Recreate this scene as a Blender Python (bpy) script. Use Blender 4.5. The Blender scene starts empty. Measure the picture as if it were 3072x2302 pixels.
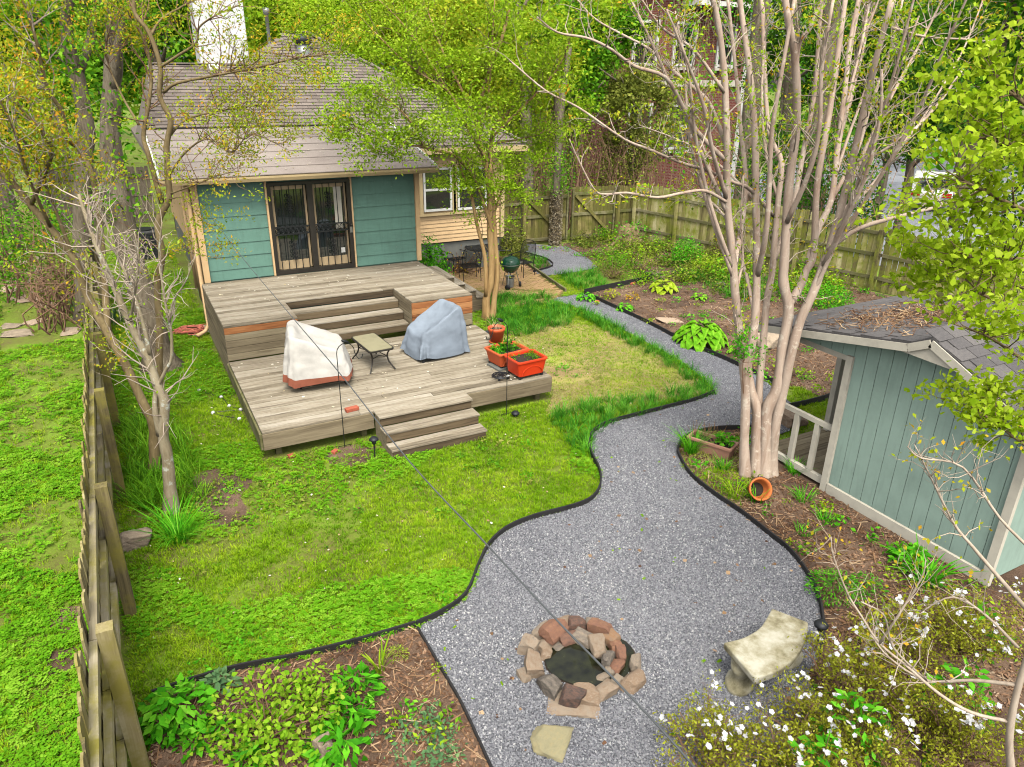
import bpy, math, random
import numpy as np
from mathutils import Vector, Matrix, Euler

random.seed(7)
RNG = np.random.default_rng(11)
scene = bpy.context.scene
COL = scene.collection
R = math.radians

# ---------------------------------------------------------------- camera
CAM = np.array([0.0, 0.0, 5.7])
CAM_R = np.array([0.8835952, -0.4680668, 0.0131523])
CAM_U = np.array([0.1740820, 0.3544397, 0.9187317])
CAM_F = np.array([0.4346895, 0.8094973, -0.3946633])
FPX = 2193.307 / 3072 * 2212            # focal length, photograph 2212 px wide
cam_data = bpy.data.cameras.new("camera")
cam_data.sensor_width = 36.0
cam_data.lens = 2193.307 / 3072 * 36.0
cam_data.clip_start = 0.05
cam_data.clip_end = 500
cam = bpy.data.objects.new("camera", cam_data)
COL.objects.link(cam)
cam.matrix_world = Matrix((
    (CAM_R[0], CAM_U[0], -CAM_F[0], CAM[0]),
    (CAM_R[1], CAM_U[1], -CAM_F[1], CAM[1]),
    (CAM_R[2], CAM_U[2], -CAM_F[2], CAM[2]),
    (0, 0, 0, 1)))
scene.camera = cam

# ---------------------------------------------------------------- sky, sun, exposure
SUN_EL, SUN_AZ = 58.0, 200.0            # azimuth clockwise from +Y
world = bpy.data.worlds.new("World")
scene.world = world
world.use_nodes = True
wn, wl = world.node_tree.nodes, world.node_tree.links
bg = wn["Background"]
sky = wn.new("ShaderNodeTexSky")
sky.sky_type = 'NISHITA'
sky.sun_disc = False
sky.sun_elevation = R(SUN_EL)
sky.sun_rotation = R(SUN_AZ)
sky.dust_density = 4.0
sky.ozone_density = 0.6
hs = wn.new("ShaderNodeHueSaturation")  # high thin cloud: the blue is washed out evenly over the whole sky
hs.inputs['Saturation'].default_value = 0.14
wl.new(sky.outputs[0], hs.inputs['Color'])
wl.new(hs.outputs[0], bg.inputs[0])
bg.inputs[1].default_value = 0.15
sun_data = bpy.data.lights.new("sun", 'SUN')
sun_data.energy = 1.5
sun_data.angle = R(22)
sun_data.color = (1.0, 0.96, 0.88)
sun = bpy.data.objects.new("sun", sun_data)
COL.objects.link(sun)
az, el = R(SUN_AZ), R(SUN_EL)
sdir = Vector((math.sin(az) * math.cos(el), math.cos(az) * math.cos(el), math.sin(el)))
sun.rotation_euler = (-sdir).to_track_quat('-Z', 'Y').to_euler()
sun.location = (0, 0, 30)
vs = scene.view_settings
vs.view_transform = 'Standard'
vs.look = 'None'
vs.exposure = 0.76
vs.gamma = 1.0
vs.use_curve_mapping = False
scene.cycles.max_bounces = 4
scene.cycles.diffuse_bounces = 3
scene.cycles.use_fast_gi = True
scene.cycles.fast_gi_method = 'REPLACE'
scene.cycles.ao_bounces_render = 1
world.light_settings.distance = 4.0
world.light_settings.ao_factor = 1.0
scene.cycles.glossy_bounces = 2
scene.cycles.transmission_bounces = 3
scene.cycles.transparent_max_bounces = 4
scene.cycles.pixel_filter_type = 'BLACKMAN_HARRIS'
scene.cycles.filter_width = 1.1
scene.cycles.caustics_reflective = False
scene.cycles.caustics_refractive = False

# ---------------------------------------------------------------- helpers: geometry
def ray(px, py):
    return CAM_F + CAM_R * ((px - 1106) / FPX) - CAM_U * ((py - 828.8) / FPX)

def gz(px, py, z=0.0):
    """point of the photograph (2212 px wide) on the level z"""
    d = ray(px, py)
    return CAM + d * ((z - CAM[2]) / d[2])

HEAD = np.array([0.4731, 0.8810, 0.0])
def atp(px, py, h):
    """point of the photograph on the upright plane h metres ahead of the viewer"""
    d = ray(px, py)
    return CAM + d * (h / d.dot(HEAD))

def hd(x, y):
    return x * HEAD[0] + y * HEAD[1]

def tag(o, label=None, cat=None, group=None, kind=None):
    if label: o["label"] = label
    if cat: o["category"] = cat
    if group: o["group"] = group
    if kind: o["kind"] = kind
    return o

def empty(name, loc=(0, 0, 0), rz=0.0):
    o = bpy.data.objects.new(name, None)
    o.empty_display_size = 0.2
    COL.objects.link(o)
    o.location = loc
    o.rotation_euler = (0, 0, rz)
    return o

def thing(name, label, cat, loc=(0, 0, 0), rz=0.0, group=None):
    return tag(empty(name, loc, rz), label, cat, group)

def link(name, me, parent=None, loc=None, rot=None):
    o = bpy.data.objects.new(name, me)
    COL.objects.link(o)
    if parent is not None: o.parent = parent
    if loc is not None: o.location = loc
    if rot is not None: o.rotation_euler = rot
    return o

def copy_tree(o, parent=None):
    c = o.copy()
    COL.objects.link(c)
    c.parent = parent
    for ch in o.children:
        copy_tree(ch, c)
    return c

class MB:
    """collects shapes for one mesh"""
    def __init__(self):
        self.v, self.f, self.n = [], [], 0
    def add(self, verts, faces):
        verts = np.asarray(verts, float).reshape(-1, 3)
        self.v.append(verts)
        self.f += [tuple(i + self.n for i in f) for f in faces]
        self.n += len(verts)
        return self
    def box(self, c, s, rz=0.0, rot=None):
        x, y, z = s[0] / 2, s[1] / 2, s[2] / 2
        p = np.array([(-x,-y,-z),(x,-y,-z),(x,y,-z),(-x,y,-z),(-x,-y,z),(x,-y,z),(x,y,z),(-x,y,z)])
        m = np.array((Euler(rot) if rot else Euler((0, 0, rz))).to_matrix())
        return self.add(p @ m.T + np.array(c), [(3,2,1,0),(4,5,6,7),(0,1,5,4),(1,2,6,5),(2,3,7,6),(3,0,4,7)])
    def bar(self, a, b, w, h=None, up=(0, 0, 1)):
        """rectangular bar from a to b"""
        h = h or w
        a, b = np.array(a, float), np.array(b, float)
        d = b - a; L = np.linalg.norm(d); d /= L
        u = np.array(up, float)
        if abs(d.dot(u)) > .98: u = np.array((0, 1, 0.))
        s = np.cross(d, u); s /= np.linalg.norm(s); u = np.cross(s, d)
        q = [(-1,-1),(1,-1),(1,1),(-1,1)]
        p = [a + s * i * w / 2 + u * j * h / 2 for i, j in q] + [b + s * i * w / 2 + u * j * h / 2 for i, j in q]
        return self.add(p, [(0,1,2,3),(7,6,5,4),(0,4,5,1),(1,5,6,2),(2,6,7,3),(3,7,4,0)])
    def tube(self, pts, rad, n=6, cap=True):
        pts = np.asarray(pts, float)
        m = len(pts)
        rad = np.full(m, rad, float) if np.isscalar(rad) else np.asarray(rad, float)
        t = np.gradient(pts, axis=0)
        t /= np.linalg.norm(t, axis=1)[:, None] + 1e-9
        u = np.array((0, 0, 1.)) if abs(t[0][2]) < .9 else np.array((1., 0, 0))
        vs_ = []
        ang = np.arange(n) * 2 * math.pi / n
        for i in range(m):
            s = np.cross(t[i], u); s /= np.linalg.norm(s) + 1e-9
            u = np.cross(s, t[i])
            vs_.append(pts[i] + rad[i] * (np.cos(ang)[:, None] * s + np.sin(ang)[:, None] * u))
        f = []
        for i in range(m - 1):
            for k in range(n):
                a, b = i * n + k, i * n + (k + 1) % n
                f.append((a, b, b + n, a + n))
        if cap:
            f.append(tuple(range(n))[::-1]); f.append(tuple(range((m - 1) * n, m * n)))
        return self.add(np.concatenate(vs_), f)
    def lathe(self, prof, n=16, c=(0, 0, 0), close=False):
        ang = np.arange(n) * 2 * math.pi / n
        vs_ = [np.stack((r * np.cos(ang) + c[0], r * np.sin(ang) + c[1], np.full(n, z + c[2])), 1) for r, z in prof]
        f = []
        for i in range(len(prof) - 1):
            for k in range(n):
                a, b = i * n + k, i * n + (k + 1) % n
                f.append((a, b, b + n, a + n))
        if close:
            f.append(tuple(range(n))[::-1]); f.append(tuple(range((len(prof) - 1) * n, len(prof) * n)))
        return self.add(np.concatenate(vs_), f)
    def prism(self, poly, z0, z1):
        poly = np.asarray(poly, float)
        n = len(poly)
        a = np.c_[poly, np.full(n, z0)]; b = np.c_[poly, np.full(n, z1)]
        f = [tuple(range(n))[::-1], tuple(range(n, 2 * n))] + [(i, (i + 1) % n, (i + 1) % n + n, i + n) for i in range(n)]
        return self.add(np.concatenate((a, b)), f)
    def sheet(self, poly, z):
        poly = np.asarray(poly, float)
        return self.add(np.c_[poly, np.full(len(poly), z)], [tuple(range(len(poly)))])
    def mesh(self, name, mat, smooth=False):
        me = bpy.data.meshes.new(name)
        me.from_pydata(np.concatenate(self.v).tolist(), [], self.f)
        if mat: me.materials.append(mat)
        if smooth: me.polygons.foreach_set('use_smooth', np.ones(len(me.polygons), bool))
        me.update()
        return me
    def build(self, name, mat, parent=None, loc=None, rot=None, smooth=False, bevel=0):
        o = link(name, self.mesh(name, mat, smooth), parent, loc, rot)
        if bevel:
            b = o.modifiers.new("bevel", 'BEVEL'); b.width = bevel; b.segments = 2; b.limit_method = 'ANGLE'; b.angle_limit = R(40)
        return o

def quads_mesh(name, V, mat, nv=4, rnd=None):
    """V: (N, nv, 3) separate faces -> one mesh with a per-face value 'rnd'"""
    N = len(V)
    me = bpy.data.meshes.new(name)
    me.vertices.add(N * nv)
    me.vertices.foreach_set('co', V.reshape(-1).astype(np.float32))
    me.loops.add(N * nv)
    me.loops.foreach_set('vertex_index', np.arange(N * nv, dtype=np.int32))
    me.polygons.add(N)
    me.polygons.foreach_set('loop_start', np.arange(0, N * nv, nv, dtype=np.int32))
    me.polygons.foreach_set('loop_total', np.full(N, nv, np.int32))
    if rnd is None: rnd = RNG.random(N)
    at = me.attributes.new('rnd', 'FLOAT', 'FACE')
    at.data.foreach_set('value', rnd.astype(np.float32))
    me.materials.append(mat)
    me.update()
    return me

def unit(a):
    return a / (np.linalg.norm(a, axis=-1, keepdims=True) + 1e-9)

def leaf_quads(c, size, aspect=.5, up=0.5, droop=0.0, d=None):
    """leaf-shaped quads at centres c; up: how flat the leaves lie"""
    n = len(c)
    if d is None:
        d = RNG.normal(size=(n, 3)); d[:, 2] = d[:, 2] * (1 - up) * .8 - droop
    d = unit(d)
    nrm = RNG.normal(size=(n, 3)) * (1 - up) + np.array((0, 0, 1.)) * up * 1.5
    s = unit(np.cross(d, nrm)); nn = np.cross(s, d)
    L = np.broadcast_to(np.asarray(size, float), (n,)).reshape(-1, 1) * RNG.uniform(.7, 1.3, (n, 1))
    W = L * aspect
    base = c - d * L * .5
    mid = c + d * L * .08
    return np.stack((base, mid + s * W * .5 + nn * L * .07, c + d * L * .5 - nn * L * .06, mid - s * W * .5 + nn * L * .07), 1)

def leaf_round(c, size, aspect=.55, up=0.4, d=None):
    """rounded leaves (six corners, folded along the midrib)"""
    n = len(c)
    if d is None: d = RNG.normal(size=(n, 3))
    d = unit(d)
    nrm = RNG.normal(size=(n, 3)) * (1 - up) + np.array((0, 0, 1.)) * up * 1.5
    s = unit(np.cross(d, nrm)); nn = np.cross(s, d)
    L = np.broadcast_to(np.asarray(size, float), (n,)).reshape(-1, 1) * RNG.uniform(.65, 1.3, (n, 1))
    W = L * aspect * .5
    e = [c - d * L * .5, c - d * L * .1 + s * W * .75 + nn * L * .05, c + d * L * .22 + s * W + nn * L * .06, c + d * L * .5 - nn * L * .07,
         c + d * L * .22 - s * W + nn * L * .06, c - d * L * .1 - s * W * .75 + nn * L * .05]
    return np.stack(e, 1)

def in_poly(P, poly):
    x, y = P[:, 0], P[:, 1]
    poly = np.asarray(poly)
    r = np.zeros(len(P), bool)
    j = len(poly) - 1
    for i in range(len(poly)):
        xi, yi = poly[i][:2]; xj, yj = poly[j][:2]
        c = ((yi > y) != (yj > y)) & (x < (xj - xi) * (y - yi) / (yj - yi + 1e-12) + xi)
        r ^= c
        j = i
    return r

def smooth_path(pts, k=4, closed=False):
    """Catmull-Rom through pts"""
    p = np.asarray(pts, float)
    if closed: q = np.concatenate((p[-1:], p, p[:2]))
    else: q = np.concatenate((2 * p[:1] - p[1:2], p, 2 * p[-1:] - p[-2:-1]))
    out = []
    for i in range(1, len(q) - 2):
        for t in np.linspace(0, 1, k, endpoint=False):
            a, b, c, d = q[i - 1], q[i], q[i + 1], q[i + 2]
            out.append(.5 * ((2 * b) + (-a + c) * t + (2 * a - 5 * b + 4 * c - d) * t * t + (-a + 3 * b - 3 * c + d) * t ** 3))
    if not closed: out.append(q[-2])
    return np.array(out)

# ---------------------------------------------------------------- helpers: materials
def srgb(r, g, b):
    f = lambda c: (c / 255 / 12.92) if c <= 10 else ((c / 255 + .055) / 1.055) ** 2.4
    return (f(r), f(g), f(b), 1.0)

class NT:
    def __init__(self, name):
        self.m = bpy.data.materials.new(name)
        self.m.use_nodes = True
        self.t = self.m.node_tree
        self.n, self.l = self.t.nodes, self.t.links
        self.b = self.n["Principled BSDF"]
        self.out = self.n["Material Output"]
    def new(self, t, **kw):
        o = self.n.new(t)
        for k, v in kw.items():
            if k in o.inputs: o.inputs[k].default_value = v
            else: setattr(o, k, v)
        return o
    def link(self, a, b): self.l.new(a, b)
    def coord(self, kind='Object', scale=(1, 1, 1), jitter=False):
        tc = self.new("ShaderNodeTexCoord")
        src = tc.outputs[kind]
        if kind == 'World':
            src = None
        mp = self.new("ShaderNodeMapping")
        mp.inputs['Scale'].default_value = scale
        self.link(src, mp.inputs['Vector'])
        if jitter:
            oi = self.new("ShaderNodeObjectInfo")
            mul = self.new("ShaderNodeVectorMath", operation='SCALE')
            comb = self.new("ShaderNodeCombineXYZ")
            for k in range(3): self.link(oi.outputs['Random'], comb.inputs[k])
            self.link(comb.outputs[0], mul.inputs[0]); mul.inputs['Scale'].default_value = 57.0
            self.link(mul.outputs[0], mp.inputs['Location'])
        return mp.outputs[0]
    def wpos(self, scale=(1, 1, 1)):
        g = self.new("ShaderNodeNewGeometry")
        mp = self.new("ShaderNodeMapping")
        mp.inputs['Scale'].default_value = scale
        self.link(g.outputs['Position'], mp.inputs['Vector'])
        return mp.outputs[0]
    def noise(self, vec, scale=5, detail=4, rough=.6, dist=0.0):
        o = self.new("ShaderNodeTexNoise")
        o.inputs['Scale'].default_value = scale; o.inputs['Detail'].default_value = detail
        o.inputs['Roughness'].default_value = rough; o.inputs['Distortion'].default_value = dist
        self.link(vec, o.inputs['Vector'])
        return o.outputs['Fac']
    def ramp(self, fac, stops):
        o = self.new("ShaderNodeValToRGB")
        e = o.color_ramp.elements
        while len(e) < len(stops): e.new(.5)
        for k, (p, c) in enumerate(stops):
            e[k].position = p; e[k].color = c if len(c) == 4 else (*c, 1)
        self.link(fac, o.inputs[0])
        return o.outputs[0]
    def mix(self, fac, a, b, mode='MIX'):
        o = self.new("ShaderNodeMix", data_type='RGBA', blend_type=mode)
        if isinstance(fac, (int, float)): o.inputs[0].default_value = fac
        else: self.link(fac, o.inputs[0])
        for k, s in ((6, a), (7, b)):
            if isinstance(s, tuple): o.inputs[k].default_value = s if len(s) == 4 else (*s, 1)
            else: self.link(s, o.inputs[k])
        return o.outputs[2]
    def math(self, op, a, b=0.0, clamp=False):
        o = self.new("ShaderNodeMath", operation=op, use_clamp=clamp)
        for k, s in ((0, a), (1, b)):
            if isinstance(s, (int, float)): o.inputs[k].default_value = s
            else: self.link(s, o.inputs[k])
        return o.outputs[0]
    def rand(self):
        return self.new("ShaderNodeObjectInfo").outputs['Random']
    def attr(self, name='rnd'):
        a = self.new("ShaderNodeAttribute"); a.attribute_name = name
        return a.outputs['Fac']
    def done(self, col, rough=.8, bump=None, bstr=.3, bdist=.01, metal=0.0, spec=None):
        if isinstance(col, tuple): self.b.inputs['Base Color'].default_value = col if len(col) == 4 else (*col, 1)
        else: self.link(col, self.b.inputs['Base Color'])
        if isinstance(rough, (int, float)): self.b.inputs['Roughness'].default_value = rough
        else: self.link(rough, self.b.inputs['Roughness'])
        self.b.inputs['Metallic'].default_value = metal
        if spec is not None: self.b.inputs['Specular IOR Level'].default_value = spec
        if bump is not None:
            bn = self.new("ShaderNodeBump")
            bn.inputs['Strength'].default_value = bstr; bn.inputs['Distance'].default_value = bdist
            self.link(bump, bn.inputs['Height']); self.link(bn.outputs[0], self.b.inputs['Normal'])
        return self.m

def plain(name, col, rough=.7, var=.12, scale=8, metal=0.0, bstr=.15, spec=None):
    """a paint, plastic or metal with a little grime"""
    t = NT(name)
    v = t.coord('Object', jitter=True)
    n = t.noise(v, scale, 5, .65)
    dark = tuple(c * (1 - var * 1.8) for c in col[:3]); light = tuple(min(1, c * (1 + var)) for c in col[:3])
    return t.done(t.ramp(n, [(.28, dark), (.5, col[:3]), (.75, light)]), rough, n, bstr, .004, metal, spec)

def leafmat(name, stops, trans=.42, rough=.6, clump=.35, clump_scale=1.3, spec=.12):
    """leaves: colour by leaf, shifted in clumps; light passes through"""
    t = NT(name)
    r = t.attr('rnd')
    n = t.noise(t.wpos(), clump_scale, 3, .6)
    f = t.math('ADD', t.math('MULTIPLY', r, 1 - clump), t.math('MULTIPLY', t.math('SUBTRACT', t.math('MULTIPLY', n, 2.4), .7), clump), True)
    c = t.ramp(f, stops)
    t.done(c, rough, spec=spec)
    tr = t.new("ShaderNodeBsdfTranslucent")
    t.link(t.mix(.35, c, (1, 1, .35), 'MULTIPLY'), tr.inputs[0])
    mx = t.new("ShaderNodeMixShader"); mx.inputs[0].default_value = trans
    t.link(t.b.outputs[0], mx.inputs[1]); t.link(tr.outputs[0], mx.inputs[2])
    t.link(mx.outputs[0], t.out.inputs[0])
    return t.m

def woodmat(name, stops, along='X', grain=1.0, moss=None, rough=.85, tint=.35, bstr=.5):
    """weathered timber; grain runs along the board's own length"""
    t = NT(name)
    sc = {'X': (1.2, 26, 26), 'Y': (26, 1.2, 26), 'Z': (26, 26, 1.2)}[along]
    v = t.coord('Object', tuple(s * grain for s in sc), True)
    g = t.noise(v, 1.0, 5, .7, .6)
    v2 = t.coord('Object', {'X': (.5, 3, 3), 'Y': (3, .5, 3), 'Z': (3, 3, .5)}[along], True)
    n2 = t.noise(v2, 1.5, 4, .6)
    f = t.math('ADD', t.math('MULTIPLY', g, .75), t.math('MULTIPLY', t.math('SUBTRACT', n2, .25), .5))
    f = t.math('ADD', f, t.math('MULTIPLY', t.math('SUBTRACT', t.rand(), .5), tint))
    c = t.ramp(f, stops)
    fl = t.noise(t.coord('Object', tuple(s * .22 for s in sc), True), 1.0, 3, .6, 1.5)
    c = t.mix(t.ramp(fl, [(.30, (.42, .40, .38)), (.40, (1, 1, 1))]), (0, 0, 0, 1), c) if False else t.mix(1.0, c, t.ramp(fl, [(.30, (.45, .42, .40)), (.41, (1, 1, 1))]), 'MULTIPLY')
    if moss:
        w = t.noise(t.wpos(), 2.2, 5, .7)
        c = t.mix(t.ramp(w, [(.40, (0, 0, 0)), (.62, (1, 1, 1))]), c, t.mix(g, moss, tuple(x * .55 for x in moss[:3])))
    return t.done(c, rough, g, bstr, .006)
# ---------------------------------------------------------------- materials
M = {}
M['deck'] = woodmat('weathered_deck', [(.22, srgb(74, 64, 50)), (.40, srgb(132, 120, 98)), (.56, srgb(164, 152, 130)), (.8, srgb(198, 188, 170))], tint=.22, grain=2.2, bstr=.9)
M['deck_dark'] = woodmat('weathered_riser', [(.2, srgb(78, 66, 48)), (.45, srgb(126, 112, 86)), (.65, srgb(152, 138, 108)), (.9, srgb(178, 166, 138))], tint=.25)
M['new_wood'] = woodmat('reddish_riser', [(.2, srgb(98, 58, 30)), (.45, srgb(164, 104, 58)), (.65, srgb(186, 130, 80)), (.9, srgb(205, 158, 106))], tint=.25)
M['fence'] = woodmat('mossy_fence', [(.2, srgb(88, 80, 46)), (.42, srgb(146, 136, 82)), (.62, srgb(176, 166, 108)), (.9, srgb(204, 194, 146))], along='Z', moss=srgb(142, 148, 44), tint=.7)
M['fence_rail'] = woodmat('fence_rail_wood', [(.2, srgb(70, 64, 42)), (.45, srgb(118, 110, 78)), (.65, srgb(142, 134, 98)), (.9, srgb(172, 164, 132))], along='X', moss=srgb(108, 110, 52), tint=.3)
M['gate'] = woodmat('dark_gate_wood', [(.2, srgb(68, 60, 30)), (.45, srgb(116, 106, 56)), (.65, srgb(146, 134, 78)), (.9, srgb(176, 164, 110))], along='Z', moss=srgb(112, 112, 40), tint=.5)
M['fence_near'] = woodmat('grey_fence', [(.2, srgb(86, 76, 50)), (.42, srgb(136, 122, 82)), (.62, srgb(166, 152, 106)), (.9, srgb(196, 184, 146))], along='Z', moss=srgb(156, 146, 64), tint=.45)
M['fence_top'] = woodmat('lichen_rail', [(.2, srgb(104, 92, 70)), (.42, srgb(156, 144, 114)), (.62, srgb(186, 174, 142)), (.9, srgb(216, 208, 184))], along='X', moss=srgb(176, 166, 74), tint=.3)
def paint(name, col, rough=.6):
    """old exterior paint: fading, splash dirt near the ground, faint brush grain"""
    t = NT(name)
    v = t.wpos((1, 1, 1)); st = t.noise(t.wpos((5, 5, .7)), 2.2, 5, .65); n = t.noise(v, 1.3, 5, .65); f = t.noise(v, 28, 4, .7)
    c = t.ramp(n, [(.3, tuple(x * .84 for x in col[:3])), (.5, col[:3]), (.72, tuple(min(1, x * 1.10) for x in col[:3]))])
    c = t.mix(t.ramp(st, [(.50, (0, 0, 0)), (.75, (.45, .45, .45))]), c, tuple(x * .62 for x in col[:3]) + (1,))
    c = t.mix(t.ramp(f, [(.64, (0, 0, 0)), (.72, (.5, .5, .5))]), c, srgb(176, 176, 162))
    return t.done(c, rough, f, .12, .004)
M['teal'] = paint('teal_siding', srgb(106, 146, 128))
M['peach'] = plain('peach_trim', srgb(228, 190, 138), .6, .07, 3)
M['cream'] = plain('cream_siding', srgb(222, 186, 136), .65, .08, 3)
M['tan'] = plain('tan_fascia', srgb(200, 176, 128), .6, .08, 3)
M['sash'] = plain('door_sash', srgb(186, 162, 124), .55, .06, 3)
M['white'] = plain('white_paint', srgb(226, 224, 214), .55, .06, 4)
M['offwhite'] = plain('offwhite_paint', srgb(214, 206, 186), .65, .1, 4)
M['shed'] = paint('sage_panel', srgb(160, 184, 168))
M['concrete'] = plain('concrete', srgb(150, 146, 134), .9, .18, 5, bstr=.4)
M['foundation'] = plain('foundation', srgb(120, 120, 112), .9, .15, 3)
M['black_iron'] = plain('black_iron', srgb(38, 40, 40), .5, .2, 10, metal=.3)
M['bronze'] = plain('bronze_frame', srgb(62, 58, 52), .45, .12, 6, metal=.5)
M['black'] = plain('black_plastic', srgb(32, 34, 38), .5, .15, 8)
M['edging'] = plain('black_edging', srgb(40, 38, 38), .7, .25, 6)
M['galv'] = plain('galvanised', srgb(150, 152, 150), .45, .1, 6, metal=.6)
M['terracotta'] = plain('terracotta_plastic', srgb(214, 96, 52), .5, .08, 4)
M['orange_red'] = plain('orange_red_plastic', srgb(226, 66, 30), .4, .06, 4)
M['clay'] = plain('clay', srgb(212, 116, 56), .7, .12, 5)
M['box_pink'] = plain('faded_plastic', srgb(186, 138, 114), .6, .12, 4)
M['soil'] = plain('potting_soil', srgb(58, 46, 36), 1.0, .3, 30, bstr=.6)
M['grill'] = plain('green_enamel', srgb(24, 74, 50), .16, .05, 3, spec=.6)
M['chrome'] = plain('aluminium_leg', srgb(170, 170, 165), .35, .05, 3, metal=.8)
M['rope'] = plain('faded_rope', srgb(226, 128, 104), .8, .15, 9)
M['brick_red'] = plain('red_brick_single', srgb(176, 92, 66), .9, .15, 12)
M['cable'] = plain('cable_sheath', srgb(88, 90, 92), .55, .1, 4)
M['table_top'] = plain('smoked_glass', srgb(160, 152, 120), .18, .10, 3, spec=.6)
M['ac'] = plain('condenser_paint', srgb(70, 70, 68), .6, .12, 4)
M['chimney'] = plain('white_chimney', srgb(226, 225, 222), .85, .07, 2.5, bstr=.4)

def cloth(name, col, weave=60):
    t = NT(name)
    v = t.coord('Object')
    n = t.noise(v, 4, 5, .6); w = t.noise(v, weave, 2, .5)
    c = t.ramp(n, [(.25, tuple(x * .78 for x in col[:3])), (.55, col[:3]), (.8, tuple(min(1, x * 1.1) for x in col[:3]))])
    return t.done(c, .85, t.math('ADD', t.math('MULTIPLY', n, .6), t.math('MULTIPLY', w, .3)), .35, .01)
M['white_cloth'] = cloth('white_cover', srgb(198, 193, 182))
M['rust_cloth'] = cloth('rust_cover', srgb(148, 84, 60))
M['grey_cloth'] = cloth('grey_cover', srgb(134, 144, 154))

def mk_glass():
    t = NT('window_glass')
    t.done(srgb(42, 48, 44), .04, spec=.9)
    t.b.inputs['Metallic'].default_value = 0.0
    t.b.inputs['Coat Weight'].default_value = .6; t.b.inputs['Coat Roughness'].default_value = .02
    return t.m
M['glass'] = mk_glass()

def mk_shingle(name, a, b, c):
    t = NT(name)
    v = t.coord('Object', jitter=True)
    n = t.noise(v, 40, 4, .7); n2 = t.noise(t.wpos(), 1.1, 4, .6)
    f = t.math('ADD', t.math('MULTIPLY', n, .5), t.math('MULTIPLY', n2, .35))
    f = t.math('ADD', f, t.math('MULTIPLY', t.math('SUBTRACT', t.math('FRACT', t.math('ADD', t.rand(), t.math('MULTIPLY', t.attr('rnd'), 7.3))), .5), .16))
    return t.done(t.ramp(f, [(.2, a), (.45, b), (.75, c)]), .92, n, .5, .006)
M['shingle'] = mk_shingle('brown_shingle', srgb(84, 74, 66), srgb(128, 116, 106), srgb(158, 146, 134))
M['shed_shingle'] = mk_shingle('grey_shingle', srgb(62, 60, 60), srgb(98, 94, 92), srgb(130, 124, 118))
M['roll_roof'] = mk_shingle('rolled_roofing', srgb(116, 104, 96), srgb(152, 140, 130), srgb(176, 164, 152))

def mk_ground(name, stops, scale, rough=1.0, bstr=.6, bdist=.03, scale2=1.0, amp=.5):
    t = NT(name)
    p = t.wpos()
    n1 = t.noise(p, scale, 8, .75); n2 = t.noise(p, scale2, 4, .6)
    f = t.math('ADD', t.math('MULTIPLY', n1, 1 - amp * .6), t.math('MULTIPLY', t.math('SUBTRACT', n2, .5), amp * 1.6))
    return t.done(t.ramp(f, stops), rough, n1, bstr, bdist)
M['lawn_soil'] = mk_ground('lawn_floor', [(.15, srgb(104, 92, 52)), (.34, srgb(112, 126, 38)), (.55, srgb(122, 156, 36)), (.8, srgb(150, 182, 52))], 22)
M['mulch'] = mk_ground('mulch_floor', [(.15, srgb(54, 40, 30)), (.36, srgb(102, 80, 62)), (.52, srgb(136, 110, 88)), (.68, srgb(170, 146, 120)), (.9, srgb(212, 194, 168))], 60, scale2=1.2, amp=.45)
M['riser'] = woodmat('dark_riser', [(.2, srgb(60, 48, 34)), (.45, srgb(100, 84, 60)), (.65, srgb(124, 106, 78)), (.9, srgb(150, 132, 102))], tint=.25)  # darker brown than the treads, to set the risers off
M['rose'] = leafmat('rose_leaf', [(0, srgb(104, 168, 24)), (.4, srgb(148, 206, 40)), (.75, srgb(188, 226, 66)), (1, srgb(226, 236, 96))], clump_scale=5, trans=.5)
M['dry_soil'] = mk_ground('dry_lawn_floor', [(.15, srgb(156, 132, 88)), (.36, srgb(176, 162, 92)), (.5, srgb(160, 172, 66)), (.8, srgb(140, 172, 48))], 16, scale2=1.0, amp=.8)
M['asphalt'] = mk_ground('grey_lot', [(.2, srgb(120, 122, 126)), (.5, srgb(150, 152, 156)), (.8, srgb(180, 182, 186))], 12)
M['moss_soil'] = mk_ground('mossy_joint', [(.2, srgb(70, 60, 30)), (.45, srgb(112, 106, 44)), (.7, srgb(134, 128, 56))], 20)

def mk_gravel_base():
    t = NT('gravel_base')
    p = t.wpos()
    vo = t.new("ShaderNodeTexVoronoi"); vo.inputs['Scale'].default_value = 75
    t.link(p, vo.inputs['Vector'])
    sep = t.new("ShaderNodeSeparateColor"); t.link(vo.outputs['Color'], sep.inputs[0])
    n2 = t.noise(p, .8, 4, .6)
    f = t.math('ADD', t.math('MULTIPLY', sep.outputs[0], .8), t.math('MULTIPLY', t.math('SUBTRACT', n2, .5), .5), True)
    c = t.ramp(f, [(0, srgb(84, 84, 88)), (.35, srgb(118, 119, 124)), (.65, srgb(144, 144, 147)), (1, srgb(180, 178, 176))])
    return t.done(c, .95, t.math('SUBTRACT', 1.0, vo.outputs['Distance']), .9, .02)
M['gravel'] = mk_gravel_base()

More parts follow.
